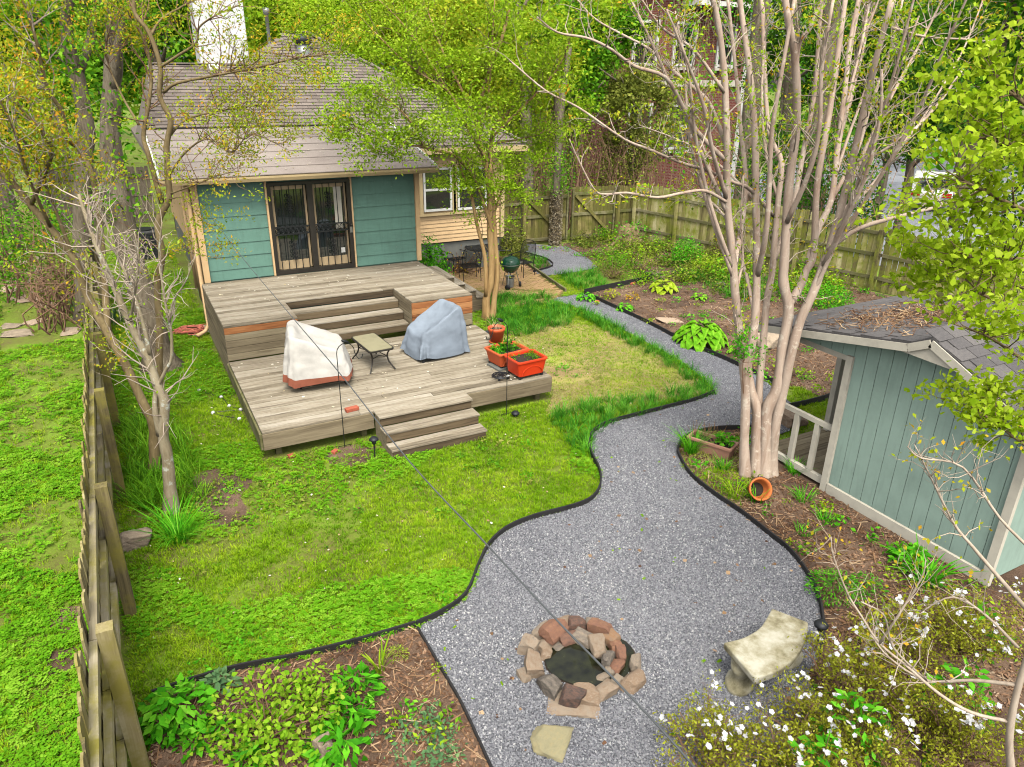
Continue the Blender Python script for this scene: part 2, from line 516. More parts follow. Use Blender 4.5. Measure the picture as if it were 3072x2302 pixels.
def mk_inst(name, stops, rough=.9, wscale=None, wamp=.4, trans=0.0, spec=.2):
    """colour by instance, optionally shifted by where it lies"""
    t = NT(name)
    f = t.rand()
    if wscale:
        n = t.noise(t.wpos(), wscale, 4, .65)
        f = t.math('ADD', t.math('MULTIPLY', f, 1 - wamp), t.math('MULTIPLY', t.math('SUBTRACT', t.math('MULTIPLY', n, 2.6), .8), wamp), True)
    c = t.ramp(f, stops)
    t.done(c, rough, spec=spec)
    if trans:
        tr = t.new("ShaderNodeBsdfTranslucent"); t.link(c, tr.inputs[0])
        mx = t.new("ShaderNodeMixShader"); mx.inputs[0].default_value = trans
        t.link(t.b.outputs[0], mx.inputs[1]); t.link(tr.outputs[0], mx.inputs[2]); t.link(mx.outputs[0], t.out.inputs[0])
    return t.m
M['pebble'] = mk_inst('gravel_stone', [(0, srgb(74, 74, 80)), (.3, srgb(126, 127, 131)), (.75, srgb(162, 162, 164)), (1, srgb(216, 214, 208))], .85, .9, .2)
M['blade'] = mk_inst('lawn_blade', [(0, srgb(92, 142, 18)), (.35, srgb(130, 178, 24)), (.65, srgb(164, 204, 34)), (.9, srgb(198, 216, 60)), (1, srgb(210, 200, 120))], .6, .9, .6, .35, .1)
M['blade_dry'] = mk_inst('thin_lawn_blade', [(0, srgb(128, 164, 40)), (.3, srgb(176, 186, 72)), (.6, srgb(208, 196, 128)), (1, srgb(224, 206, 160))], .7, .8, .5, .3, .1)
M['liriope'] = mk_inst('border_grass_blade', [(0, srgb(38, 104, 18)), (.45, srgb(72, 150, 30)), (.8, srgb(112, 184, 48)), (1, srgb(166, 206, 96))], .5, 1.2, .35, .3, .15)
M['clover'] = mk_inst('clover_leaf', [(0, srgb(84, 150, 18)), (.5, srgb(122, 188, 30)), (1, srgb(172, 216, 66))], .55, .8, .4, .35, .1)
M['chip'] = mk_inst('mulch_chip', [(0, srgb(62, 42, 30)), (.45, srgb(112, 82, 60)), (.8, srgb(158, 124, 96)), (1, srgb(206, 182, 152))], .95, 1.2, .35)
M['straw'] = mk_inst('dry_stem', [(0, srgb(110, 82, 56)), (.5, srgb(164, 130, 94)), (1, srgb(206, 178, 140))], .9)
M['petal_fall'] = mk_inst('fallen_petal', [(0, srgb(200, 180, 140)), (.5, srgb(222, 212, 184)), (1, srgb(236, 230, 214))], .8)

def bark(name, stops, scale=(14, 14, 2.2), spots=None, bstr=.6, bdist=.02):
    t = NT(name)
    v = t.coord('Object', scale)
    n = t.noise(v, 1.0, 6, .7, .8)
    n2 = t.noise(t.coord('Object'), 1.7, 4, .6)
    f = t.math('ADD', t.math('MULTIPLY', n, .7), t.math('MULTIPLY', n2, .3))
    c = t.ramp(f, stops)
    if spots:
        w = t.noise(t.coord('Object'), 7, 5, .7)
        c = t.mix(t.ramp(w, [(.56, (0, 0, 0)), (.64, (1, 1, 1))]), c, spots)
    return t.done(c, .85, n, bstr, bdist)
M['bark_crepe'] = bark('smooth_tan_bark', [(.25, srgb(124, 98, 80)), (.40, srgb(182, 154, 132)), (.55, srgb(208, 186, 164)), (.68, srgb(194, 166, 144)), (.85, srgb(228, 214, 196))], (7, 7, .9), srgb(222, 206, 184), .35, .012)
M['bark_gold'] = bark('golden_bark', [(.25, srgb(112, 84, 44)), (.45, srgb(166, 132, 82)), (.6, srgb(190, 158, 104)), (.8, srgb(208, 180, 130))], (9, 9, 1.2), bstr=.3, bdist=.01)
M['bark_lichen'] = bark('lichen_bark', [(.25, srgb(92, 80, 58)), (.45, srgb(146, 132, 102)), (.6, srgb(168, 156, 128)), (.8, srgb(190, 182, 160))], (12, 12, 3), srgb(196, 198, 180), .4, .01)
M['bark_olive'] = bark('olive_bark', [(.25, srgb(74, 62, 36)), (.45, srgb(122, 104, 68)), (.6, srgb(146, 128, 88)), (.8, srgb(168, 154, 118))], (12, 12, 3), bstr=.4)
M['bark_dark'] = bark('furrowed_bark', [(.25, srgb(52, 44, 34)), (.42, srgb(104, 92, 72)), (.58, srgb(134, 122, 100)), (.8, srgb(164, 154, 132))], (18, 18, 2.4), bstr=1.0, bdist=.05)
M['twig'] = bark('pale_twig', [(.25, srgb(140, 120, 100)), (.5, srgb(192, 174, 152)), (.8, srgb(216, 202, 182))], bstr=.1)
M['twig_brown'] = bark('brown_twig', [(.25, srgb(90, 64, 44)), (.5, srgb(136, 104, 78)), (.8, srgb(172, 142, 112))], bstr=.1)

LIME = [(0, srgb(96, 138, 16)), (.3, srgb(142, 186, 28)), (.65, srgb(180, 214, 46)), (1, srgb(214, 234, 96))]
M['leaf_lime'] = leafmat('lime_leaf', LIME)
M['leaf_near'] = leafmat('bright_lime_leaf', [(0, srgb(120, 160, 16)), (.3, srgb(164, 200, 30)), (.7, srgb(200, 226, 58)), (.95, srgb(222, 238, 104)), (1, srgb(226, 170, 80))], clump_scale=2, trans=.5)
M['leaf_yellow'] = leafmat('yellow_green_leaf', [(0, srgb(122, 146, 24)), (.4, srgb(168, 186, 34)), (.75, srgb(204, 210, 56)), (1, srgb(226, 206, 74))])
M['leaf_orange'] = leafmat('orange_spring_leaf', [(0, srgb(150, 160, 34)), (.35, srgb(196, 186, 44)), (.6, srgb(222, 186, 52)), (.85, srgb(228, 156, 52)), (1, srgb(212, 116, 56))], clump=.5)
M['leaf_mid'] = leafmat('mid_green_leaf', [(0, srgb(48, 96, 16)), (.4, srgb(88, 151, 26)), (.75, srgb(134, 194, 40)), (1, srgb(180, 225, 72))])
M['leaf_dark'] = leafmat('dark_green_leaf', [(0, srgb(26, 60, 14)), (.4, srgb(57, 108, 24)), (.75, srgb(96, 148, 38)), (1, srgb(148, 187, 72))])
M['leaf_olive'] = leafmat('olive_leaf', [(0, srgb(69, 79, 28)), (.4, srgb(115, 127, 48)), (.75, srgb(160, 168, 72)), (1, srgb(201, 194, 108))])
M['leaf_fresh'] = leafmat('fresh_green_leaf', [(0, srgb(40, 115, 14)), (.4, srgb(81, 175, 26)), (.75, srgb(124, 216, 43)), (1, srgb(180, 245, 86))], clump_scale=5)
M['leaf_hosta'] = leafmat('hosta_leaf', [(0, srgb(89, 161, 19)), (.5, srgb(133, 207, 36)), (1, srgb(180, 231, 74))], clump_scale=6)
M['leaf_azalea'] = leafmat('azalea_leaf', [(0, srgb(116, 112, 36)), (.35, srgb(150, 150, 38)), (.7, srgb(184, 194, 54)), (.92, srgb(214, 218, 84)), (1, srgb(190, 120, 56))], clump_scale=4)
M['leaf_grey'] = leafmat('grey_green_leaf', [(0, srgb(72, 110, 74)), (.5, srgb(112, 156, 100)), (1, srgb(158, 196, 124))], clump_scale=4)
M['leaf_pale'] = leafmat('pale_dead_ivy', [(0, srgb(96, 80, 56)), (.4, srgb(160, 142, 108)), (.8, srgb(206, 194, 166)), (1, srgb(226, 218, 198))])
M['leaf_dead'] = leafmat('dead_leaf', [(0, srgb(84, 60, 40)), (.5, srgb(136, 104, 74)), (1, srgb(186, 156, 120))])
M['petal'] = leafmat('white_petal', [(0, srgb(214, 212, 214)), (1, srgb(240, 240, 240))], .3)
M['petal_violet'] = leafmat('violet_petal', [(0, srgb(150, 130, 200)), (1, srgb(190, 170, 230))], .3)

def mk_brickwall():
    t = NT('red_brickwork')
    b = t.new("ShaderNodeTexBrick")
    b.inputs['Scale'].default_value = 1.0
    b.inputs['Color1'].default_value = srgb(128, 62, 48); b.inputs['Color2'].default_value = srgb(104, 48, 40); b.inputs['Mortar'].default_value = srgb(150, 128, 112)
    b.inputs['Brick Width'].default_value = .22; b.inputs['Row Height'].default_value = .075; b.inputs['Mortar Size'].default_value = .008
    tc = t.new("ShaderNodeTexCoord"); sp = t.new("ShaderNodeSeparateXYZ"); cb = t.new("ShaderNodeCombineXYZ")
    t.link(tc.outputs['Object'], sp.inputs[0])
    t.link(t.math('ADD', sp.outputs[0], sp.outputs[1]), cb.inputs[0]); t.link(sp.outputs[2], cb.inputs[1])
    t.link(cb.outputs[0], b.inputs['Vector'])
    return t.done(b.outputs[0], .9, b.outputs['Fac'], .3, .01)
M['brickwall'] = mk_brickwall()

def mk_rock(name, stops):
    t = NT(name)
    v = t.coord('Object', jitter=True)
    n = t.noise(v, 5, 6, .7); n2 = t.noise(v, 16, 5, .7)
    f = t.math('ADD', t.math('MULTIPLY', n, .7), t.math('MULTIPLY', t.math('SUBTRACT', t.rand(), .5), .55))
    f = t.math('ADD', f, .12)
    return t.done(t.ramp(f, stops), .9, n2, .7, .02)
M['rock'] = mk_rock('fieldstone', [(.12, srgb(78, 72, 66)), (.3, srgb(120, 110, 98)), (.5, srgb(154, 138, 118)), (.7, srgb(142, 118, 94)), (.92, srgb(176, 164, 146))])
M['rock_red'] = mk_rock('red_fieldstone', [(.12, srgb(76, 66, 60)), (.3, srgb(112, 84, 70)), (.5, srgb(138, 98, 76)), (.7, srgb(154, 120, 88)), (.92, srgb(140, 126, 112))])
M['flag'] = mk_rock('flagstone', [(.15, srgb(130, 116, 96)), (.4, srgb(172, 154, 130)), (.65, srgb(196, 166, 138)), (.9, srgb(206, 186, 160))])
M['paver'] = mk_rock('old_paver', [(.15, srgb(92, 88, 66)), (.4, srgb(134, 128, 100)), (.65, srgb(150, 142, 108)), (.9, srgb(168, 150, 104))])
M['patio_brick'] = mk_rock('mossy_brick', [(.15, srgb(98, 90, 40)), (.4, srgb(132, 118, 56)), (.6, srgb(156, 132, 78)), (.8, srgb(176, 138, 100)), (.95, srgb(190, 120, 90))])

def mk_bench():
    t = NT('aged_bench_concrete')
    v = t.coord('Object')
    n = t.noise(v, 3.2, 6, .7); n2 = t.noise(v, 30, 4, .7)
    c = t.ramp(n, [(.3, srgb(92, 84, 58)), (.45, srgb(150, 142, 112)), (.6, srgb(186, 180, 158)), (.8, srgb(208, 204, 188))])
    return t.done(c, .95, n2, .6, .01)
M['bench'] = mk_bench()

def mk_water():
    t = NT('pond_water')
    n = t.noise(t.wpos(), 7, 4, .6)
    return t.done(t.ramp(n, [(.35, srgb(16, 18, 12)), (.6, srgb(40, 42, 24)), (.8, srgb(64, 66, 40))]), .03, n, .04, .02, spec=.7)
M['water'] = mk_water()
# ================================================================ GROUND
def struct(o, name=None):
    o["kind"] = "structure"
    return o
g = MB()
g.sheet([(-120, -40), (200, -40), (200, 260), (-120, 260)], 0.0)
struct(g.build('ground', M['lawn_soil']))

PX = lambda *p: [tuple(gz(x, y)[:2]) for x, y in p]
BARE = []
# lawn side of the gravel path, from the bottom bed up to the patio (traced on the ground)
path_left = PX((900, 1357), (960, 1328), (1008, 1290), (1033, 1230), (1058, 1182), (1100, 1146), (1160, 1122), (1240, 1101), (1280, 1082), (1297, 1052), (1294, 1020), (1280, 992), (1272, 965), (1280, 940), (1310, 920), (1370, 903), (1440, 885), (1500, 869), (1543, 852))
path_left2 = PX((1543, 852), (1535, 835), (1500, 805), (1440, 765), (1380, 733), (1320, 700), (1260, 672), (1210, 655), (1178, 648))
path_right_far = PX((1262, 637), (1300, 655), (1400, 702), (1480, 744), (1560, 778), (1620, 806), (1690, 840))
bed_front = PX((1466, 968), (1464, 985), (1490, 1030), (1540, 1072), (1600, 1113), (1660, 1160), (1710, 1202), (1750, 1260), (1772, 1320), (1775, 1400), (1740, 1470))
bed_back = PX((1466, 968), (1480, 950), (1520, 936), (1570, 930), (1625, 930))
PL = smooth_path(path_left, 4); PL2 = smooth_path(path_left2, 4); PRF = smooth_path(path_right_far, 4)
BF = smooth_path(bed_front, 4); BB = smooth_path(bed_back, 3)
bed_edge = PX((900, 1357), (960, 1460), (1000, 1530), (1062, 1665))
BE = smooth_path(bed_edge, 3)
BE = np.concatenate((BE, [(2.2, 2.6), (2.4, 0.8)]))
porch_front = [(10.9, 9.6), (10.4, 8.2), (9.6, 7.7), (8.5, 7.6)]
gravel_poly = np.concatenate((PL, PL2[1:], PRF, porch_front, BB[::-1], BF[1:], [(5.2, 3.0), (5.0, 0.8)], BE[::-1][:-1]))
gravel2_poly = PX((1140, 528), (1225, 535), (1265, 555), (1292, 580), (1230, 592), (1176, 598), (1150, 590), (1192, 577), (1180, 562), (1118, 545))
G1 = MB().sheet(gravel_poly, .026); struct(G1.build('gravel_path', M['gravel']))
G2 = MB().sheet(gravel2_poly, .026); struct(G2.build('gravel_path', M['gravel']))

# planting beds (bare mulch)
bed_left_poly = list(map(tuple, BE)) + [(0.9, 0.8), (-0.6, 0.8), (-0.62, 5.55)] + PX((330, 1512), (420, 1478), (520, 1450), (620, 1432), (715, 1409), (800, 1386))
bed_right_poly = [tuple(p) for p in BF] + [(5.3, 2.4), (6.0, 0.6), (14, 0.6), (14, 3.0), (8.5, 7.9), (8.3, 7.9)] + [tuple(p) for p in BB[::-1][:-1]]
bed_far_poly = PX((1262, 637), (1400, 608)) + [(14.3, 17.6), (16.2, 21.6), (18.6, 12.9), (19.4, 9.6), (16, 5.0), (11.2, 7.0), (11.3, 9.0)] + [tuple(p) for p in PRF[::-1][:-1]]
bed_mid_poly = PX((1152, 556), (1178, 562), (1190, 577), (1150, 590), (1128, 582))
tree_bed_poly = PX((255, 900), (330, 880), (420, 960), (470, 1080), (480, 1160), (400, 1170), (330, 1180), (262, 1150))
for poly in (bed_left_poly, bed_right_poly, bed_far_poly, bed_mid_poly):
    struct(MB().sheet(poly, .014).build('planting_bed', M['mulch']))
struct(MB().sheet([(14.3, 17.8), (12.2, 22.1), (16.4, 22.0), (18.6, 13.2)], .010).build('planting_bed', M['mulch']))
dry = PX((1060, 760), (1200, 690), (1330, 720), (1480, 800), (1530, 850), (1400, 872), (1280, 892), (1180, 902), (1190, 830))
struct(MB().sheet(smooth_path(np.array(dry), 4, True), .006).build('thin_lawn_soil', M['dry_soil']))
for poly_ in (PX((405, 1045), (440, 1020), (500, 1012), (545, 1040), (520, 1075), (545, 1120), (480, 1140), (430, 1115), (420, 1080)), PX((700, 985), (760, 962), (830, 968), (800, 1000), (740, 1012)), PX((100, 1330), (170, 1310), (180, 1345), (130, 1370)), PX((95, 1420), (160, 1400), (170, 1440), (110, 1460))):
    struct(MB().sheet(smooth_path(np.array(poly_), 4, True), .005).build('bare_soil', M['mulch']))
    BARE.append(smooth_path(np.array(poly_), 4, True))
lot = MB().sheet([(19.6, 6), (80, -6), (80, 60), (24, 27)], .02); struct(lot.build('parking_lot', M['asphalt']))

# patio of mossy bricks beside the deck
PAT = np.array([(6.55, 16.35), (9.95, 15.95), (10.62, 16.75), (11.3, 21.0), (10.4, 21.6), (6.7, 19.9)])
patio = struct(MB().sheet(PAT, .012).build('patio', M['moss_soil']))
bm_ = MB().box((0, 0, 0), (.195, .095, .04)); brick_me = bm_.mesh('brick', M['patio_brick'])
cand = []
for i in range(-2, 30):
    for j in range(0, 60):
        x, y = 6.5 + i * .205 + (j % 2) * .1, 15.9 + j * .105
        cand.append((x, y))
cand = np.array(cand)
ok = np.ones(len(cand), bool)
for dx, dy in ((-.1, -.05), (.1, -.05), (.1, .05), (-.1, .05)):
    ok &= in_poly(cand + (dx, dy), PAT)
cand = cand[ok]
cand = cand[np.argsort(np.hypot(cand[:, 0], cand[:, 1]))]
for (x, y) in cand[:300]:
    link('brick', brick_me, patio, (x, y, .016 + random.uniform(0, .008)), (random.uniform(-.03, .03), random.uniform(-.03, .03), random.uniform(-.05, .05)))
rest = MB()
for (x, y) in cand[300:]:
    rest.box((x, y, .016 + random.uniform(0, .008)), (.195, .095, .04), random.uniform(-.05, .05))
if rest.n: tag(rest.build('far_brick_paving', M['patio_brick'], patio), kind='stuff')
# timber edge of the patio
edge = MB()
edge.bar((10.66, 16.75, .05), (11.34, 21.0, .05), .05, .1)
struct(edge.build('patio_edging', M['fence_rail']))

# ---------------------------------------------------------------- edging strips
def edging(path, label, h=.09):
    m = MB()
    p = np.asarray(path)
    for a, b in zip(p[:-1], p[1:]):
        m.bar((a[0], a[1], h / 2), (b[0], b[1], h / 2), .022, h)
    o = m.build('path_edging', M['edging'])
    return tag(o, label, 'edging', 'black edging strips along the gravel')
edging(PL, 'black plastic edging strip curving between green lawn and gravel path', .1)
edging(BF[:38], 'black edging strip between wide gravel area and brown bed by shed', .1)
edging(PRF, 'black edging along narrow gravel path below the lime hosta', .12)
edging(BB, 'short black edging behind the plastic planter box at the tree', .1)
edging(BE[:11], 'thin dark edging between lower left bed and gravel', .05)
edging(smooth_path(PX((1262, 637), (1330, 622), (1410, 606)), 3), 'dark timber edging at the corner of the far bed', .16)
edging(smooth_path(PX((330, 1505), (420, 1475), (520, 1447), (620, 1428), (715, 1406), (800, 1383), (898, 1354)), 3), 'black edging between mown lawn and leafy lower left bed', .08)
edging(smooth_path(PX((1118, 545), (1150, 553), (1180, 562), (1194, 577), (1152, 590)), 3), 'black edging round the small bed near the gate', .08)
edging(smooth_path([(9.95, 8.4), (11.2, 8.35), (12.6, 8.6)], 3), 'black edging seen behind the shed porch railing', .12)

# ================================================================ HOUSE
house = thing('house', 'teal rear addition and cream house with shingled hip roof behind deck', 'house', (4, 17.35, 0))
def hpart(name, mb, mat, parent=None, smooth=False, bevel=0):
    o = mb.build(name, mat, None, None, None, smooth, bevel)
    o.parent = parent or house
    o.matrix_parent_inverse = (parent or house).matrix_basis.inverted() if (parent is None) else Matrix()
    return o
HW = house.matrix_basis.inverted()
def sub(name, mb, mat, parent, smooth=False, bevel=0):
    """a piece given in world coordinates under a part whose origin is the world origin"""
    o = mb.build(name, mat, None, None, None, smooth, bevel)
    o.parent = parent
    return o
YW = 17.35
# addition: core wall, siding boards, trim
wall = MB()
wall.box(((1.5 + 3.0) / 2, 18.9, 2.27), (1.5, 3.0, 2.2))
wall.box(((4.9 + 6.6) / 2, 18.9, 2.27), (1.7, 3.0, 2.2))
wall.box((3.95, 19.4, 2.27), (1.9, 2.0, 2.2))
wall.box((4.05, 18.9, .6), (5.1, 3.0, 1.1))
wall.box((3.95, 17.44, 3.28), (1.9, .08, .12))
wall_o = hpart('wall', wall, M['teal'])
z = 1.2
rows = []
hs_ = .295
for r in range(8):
    z0, z1 = 1.2 + r * hs_ - .06, 1.2 + (r + 1) * hs_ - .06
    if r == 0: z0 = 1.2
    z1 = min(z1, 3.35)
    for (x0, x1) in ((1.56, 2.97), (4.93, 6.52)):
        m = MB()
        # clapboard: bottom edge stands proud
        yb, yt = YW - .012 + .03, YW + .03
        m.add([(x0, yb - .012, z0 + .004), (x1, yb - .012, z0 + .004), (x1, yt - .006, z1), (x0, yt - .006, z1),
               (x0, YW + .06, z0 + .004), (x1, YW + .06, z0 + .004), (x1, YW + .06, z1), (x0, YW + .06, z1)],
              [(0, 1, 2, 3), (5, 4, 7, 6), (0, 4, 5, 1), (1, 5, 6, 2), (2, 6, 7, 3), (3, 7, 4, 0)])
        sub('siding_board', m, M['teal'], wall_o)
m = MB().bar((1.5, YW - .005, 1.2), (1.5, YW - .005, 3.36), .13, .09, (0, 1, 0)); sub('corner_trim', m, M['peach'], wall_o)
m = MB().bar((6.57, YW - .005, 1.2), (6.57, YW - .005, 3.36), .11, .09, (0, 1, 0)); sub('corner_trim', m, M['peach'], wall_o)
m = MB().box((1.48, 18.9, 2.0), (.03, 2.9, 2.7)); sub('side_panel', m, M['teal'], wall_o)
for yy in (17.75, 18.25, 18.45, 18.65, 19.6):
    m = MB().tube([(1.43, yy, .5), (1.43, yy, 3.5)], .05, 8); sub('conduit', m, M['peach'], wall_o, True)
m = MB().box((1.44, 18.05, 1.5), (.05, .3, .5)); sub('meter_box', m, M['galv'], wall_o)
m = MB().box((4.05, YW - .03, 3.40), (5.3, .08, .11)); sub('frieze_board', m, M['tan'], wall_o)
# downspout
m = MB().tube([(1.33, 17.22, 3.42), (1.36, 17.28, 3.1), (1.37, 17.28, .25), (1.28, 17.2, .12), (1.08, 17.1, .07)], .045, 8)
sub('downspout', m, M['peach'], wall_o, True)

# sliding door with iron security bars
door = hpart('sliding_door', MB().box((3.95, YW + .12, 2.22), (1.86, .04, 2.06)), M['glass'])
for x in (2.985, 4.915): sub('jamb', MB().box((x, YW - .004, 2.27), (.05, .10, 2.14)), M['peach'], door)
SX0, SX1 = 3.01, 4.89
for x in (3.045, 3.95, 4.855): sub('frame_post', MB().box((x, YW - .03, 2.25), (.085 if x != 3.95 else .13, .07, 2.1)), M['bronze'], door)
sub('frame_rail', MB().box((3.95, YW - .028, 3.275), (1.8, .068, .07)), M['bronze'], door)
sub('frame_rail', MB().box((3.95, YW - .028, 1.255), (1.8, .068, .10)), M['bronze'], door)
for (x0, x1) in ((3.09, 3.885), (4.015, 4.81)):
    w = x1 - x0; xc = (x0 + x1) / 2
    # timber sash behind the bars
    for x in (x0 + .035, x1 - .035): sub('sash_stile', MB().box((x, YW + .07, 2.26), (.06, .03, 1.9)), M['sash'], door)
    sub('sash_rail', MB().box((xc, YW + .07, 3.17), (w - .13, .03, .08)), M['sash'], door)
    sub('sash_rail', MB().box((xc, YW + .07, 1.40), (w - .13, .03, .2)), M['sash'], door)
    for zz in (2.30, 2.13): sub('bar_rail', MB().box((xc, YW - .03, zz), (w, .03, .028)), M['black_iron'], door)
    for k in range(5):
        x = x0 + w * (k + .5) / 5
        sub('security_bar', MB().tube([(x, YW - .03, 1.30), (x, YW - .03, 2.115)], .0105, 6), M['black_iron'], door)
        sub('security_bar', MB().tube([(x, YW - .03, 2.315), (x, YW - .03, 3.24)], .0105, 6), M['black_iron'], door)
    sc = MB()
    for k in range(7):
        cx = x0 + w * (k + .5) / 7
        t = np.linspace(0, 2 * math.pi, 13)
        sc.tube(np.stack((cx + .045 * np.cos(t), np.full(13, YW - .03), 2.215 + .06 * np.sin(t)), 1), .010, 4)
        sc.tube(np.stack((cx + .02 * np.cos(t), np.full(13, YW - .03), 2.215 + .03 * np.sin(t)), 1), .005, 4)
    sub('scroll_band', sc, M['black_iron'], door)
    for zc in (1.72, 2.80):
        sc = MB()
        for k in range(4):
            for s in (-1, 1):
                t = np.linspace(0, 1.7 * math.pi, 10)
                r = .055 * (1 - t / 8)
                zz = zc + (k - 1.5) * .10
                sc.tube(np.stack((xc + s * (.012 + r * (1 - np.cos(t)) * .6), np.full(10, YW - .032), zz + r * np.sin(t)), 1), .010, 4)
        sub('scroll_ornament', sc, M['black_iron'], door)
sub('door_handle', MB().lathe([(0, -.03), (.035, -.03), (.035, .02), (.02, .03), (0, .03)], 10, (4.86, YW - .09, 2.24)), M['bronze'], door, True)
sub('lock_plate', MB().box((4.85, YW - .07, 2.13), (.06, .012, .14)), M['chrome'], door)
sub('alarm_sticker', MB().box((4.66, YW + .094, 1.62), (.1, .006, .12)), M['white'], door)
# inside: pale curtain edge on the right pane
sub('curtain', MB().box((4.62, YW + .098, 2.65), (.18, .004, 1.0)), M['offwhite'], door)

# low roof of the addition: rolled roofing in strips
E0, E1 = np.array((.87, 16.98, 3.53)), np.array((6.95, 16.98, 3.53))
def roof_z(y): return 3.53 + (y - 16.98) * .225
roof_core = MB()
x0, x1, y0, y1 = .87, 6.95, 16.98, 20.4
roof_core.add([(x0, y0, roof_z(y0) - .10), (x1, y0, roof_z(y0) - .10), (x1, y1, roof_z(y1) - .10), (x0, y1, roof_z(y1) - .10),
               (x0, y0, roof_z(y0) - .012), (x1, y0, roof_z(y0) - .012), (x1, y1, roof_z(y1) - .012), (x0, y1, roof_z(y1) - .012)],
              [(3, 2, 1, 0), (4, 5, 6, 7), (0, 1, 5, 4), (1, 2, 6, 5), (2, 3, 7, 6), (3, 0, 4, 7)])
low_roof = hpart('low_roof', roof_core, M['tan'])
ys = np.linspace(16.95, 20.4, 8)
for k in range(7):
    a, b = ys[k], ys[k + 1]
    dz = .004
    m = MB()
    z0, z1 = roof_z(a) + .012, roof_z(b) + .004
    m.add([(x0 - .02, a, z0 - .014), (x1 + .02, a, z0 - .014), (x1 + .02, b + .05, z1 - .012), (x0 - .02, b + .05, z1 - .012),
           (x0 - .02, a, z0), (x1 + .02, a, z0), (x1 + .02, b + .05, z1), (x0 - .02, b + .05, z1)],
          [(3, 2, 1, 0), (4, 5, 6, 7), (0, 1, 5, 4), (1, 2, 6, 5), (2, 3, 7, 6), (3, 0, 4, 7)])
    sub('roofing_strip', m, M['roll_roof'], low_roof)
# gutter along the eave, bargeboards at the ends
m = MB()
prof = [(-.0, 0), (-.0, -.09), (-.07, -.10), (-.095, -.03), (-.095, .005), (-.085, .005), (-.085, -.03), (-.065, -.09), (-.01, -.08), (-.01, 0)]
vv = [(xx, 16.97 + p[0], 3.50 + p[1]) for xx in (.82, 7.0) for p in prof]
n = len(prof)
m.add(vv, [(k, (k + 1) % n, (k + 1) % n + n, k + n) for k in range(n)] + [tuple(range(n)), tuple(range(n, 2 * n))[::-1]])
sub('gutter', m, M['tan'], low_roof)
for xx in (.855, 6.975):
    m = MB().bar((xx, 16.98, roof_z(16.98) - .03), (xx, 20.3, roof_z(20.3) - .03), .04, .15); sub('bargeboard', m, M['white'], low_roof)

# main house body: cream clapboard to the right
YM = 20.0
main = MB()
main.box((6.0, 24.3, 2.3), (8.7, 8.4, 2.7))
main_o = hpart('main_wall', main, M['cream'])
MX0, MX1 = 6.62, 10.36
wins = [(7.80, 8.68, 1.88, 3.1), (8.86, 9.80, 1.86, 3.08)]
k = 0
zz = .95
while zz < 3.4:
    segs = [(MX0, MX1 - .1)]
    for (a, b, c, d) in wins:
        if zz + .11 > c - .08 and zz < d + .08:
            ns = []
            for s in segs:
                if b + .1 > s[0] and a - .1 < s[1]:
                    if a - .1 > s[0]: ns.append((s[0], a - .1))
                    if b + .1 < s[1]: ns.append((b + .1, s[1]))
                else: ns.append(s)
            segs = ns
    for (a, b) in segs:
        if b - a < .05: continue
        m = MB()
        m.add([(a, YM + .07, zz), (b, YM + .07, zz), (b, YM + .095, zz + .115), (a, YM + .095, zz + .115), (a, YM + .12, zz), (b, YM + .12, zz), (b, YM + .12, zz + .115), (a, YM + .12, zz + .115)],
              [(0, 1, 2, 3), (5, 4, 7, 6), (0, 4, 5, 1), (1, 5, 6, 2), (2, 6, 7, 3), (3, 7, 4, 0)])
        sub('clapboard', m, M['cream'], main_o)
    zz += .113
sub('corner_board', MB().box((10.33, 20.06, 2.2), (.12, .12, 2.5)), M['tan'], main_o)
sub('sill_board', MB().box((8.8, 20.03, 1.79), (2.3, .10, .06)), M['tan'], main_o)
sub('foundation', MB().box((6.0, 24.3, .45), (8.6, 8.3, .9)), M['foundation'], main_o)
sub('frieze_board', MB().box((8.6, 20.04, 3.42), (3.7, .07, .16)), M['tan'], main_o)
for (a, b, c, d) in wins:
    w = hpart('window', MB().box(((a + b) / 2, 20.075, (c + d) / 2), (b - a - .08, .02, d - c - .08)), M['glass'])
    for x in (a + .03, b - .03): sub('frame', MB().box((x, 20.05, (c + d) / 2), (.06, .07, d - c)), M['white'], w)
    for z in (c + .03, d - .03, (c + d) / 2): sub('frame', MB().box(((a + b) / 2, 20.048, z), (b - a - .12, .066, .06)), M['white'], w)
    for x in (a - .07, b + .07): sub('casing', MB().box((x, 20.06, (c + d) / 2), (.11, .06, d - c + .16)), M['tan'], w)

# main hip roof: underlying slab and shingles
def main_z(y): return 3.72 + (y - 19.55) * .62
AX0, AX1, AY = .85, 10.85, 19.55
RY, RX0, RX1 = 24.2, 5.3, 5.9
RZ = main_z(RY)
BY = RY * 2 - AY
WY, WX0, WX1 = 22.75, 1.35, 3.85     # lower ridge of the left wing
WZ = main_z(WY)
P = [(AX0, AY, 3.72), (AX1, AY, 3.72), (AX1, BY, 3.72), (AX0, BY, 3.72), (RX0, RY, RZ), (RX1, RY, RZ), (AX0, AY, 3.60), (AX1, AY, 3.60), (AX1, BY, 3.60), (AX0, BY, 3.60), (WX0, WY, WZ), (WX1, WY, WZ), (AX0, 2 * WY - AY, 3.72)]
rb = MB().add(P, [(0, 1, 5, 4, 11, 10), (1, 2, 5), (2, 3, 4, 5), (3, 12, 11, 4), (12, 10, 11), (0, 10, 12), (6, 7, 1, 0), (7, 8, 2, 1), (8, 9, 3, 2), (9, 6, 0, 12, 3), (9, 8, 7, 6)])
roof_o = hpart('roof', rb, M['shingle'])
cw, ce = .30, .145
slope = math.atan(.62)
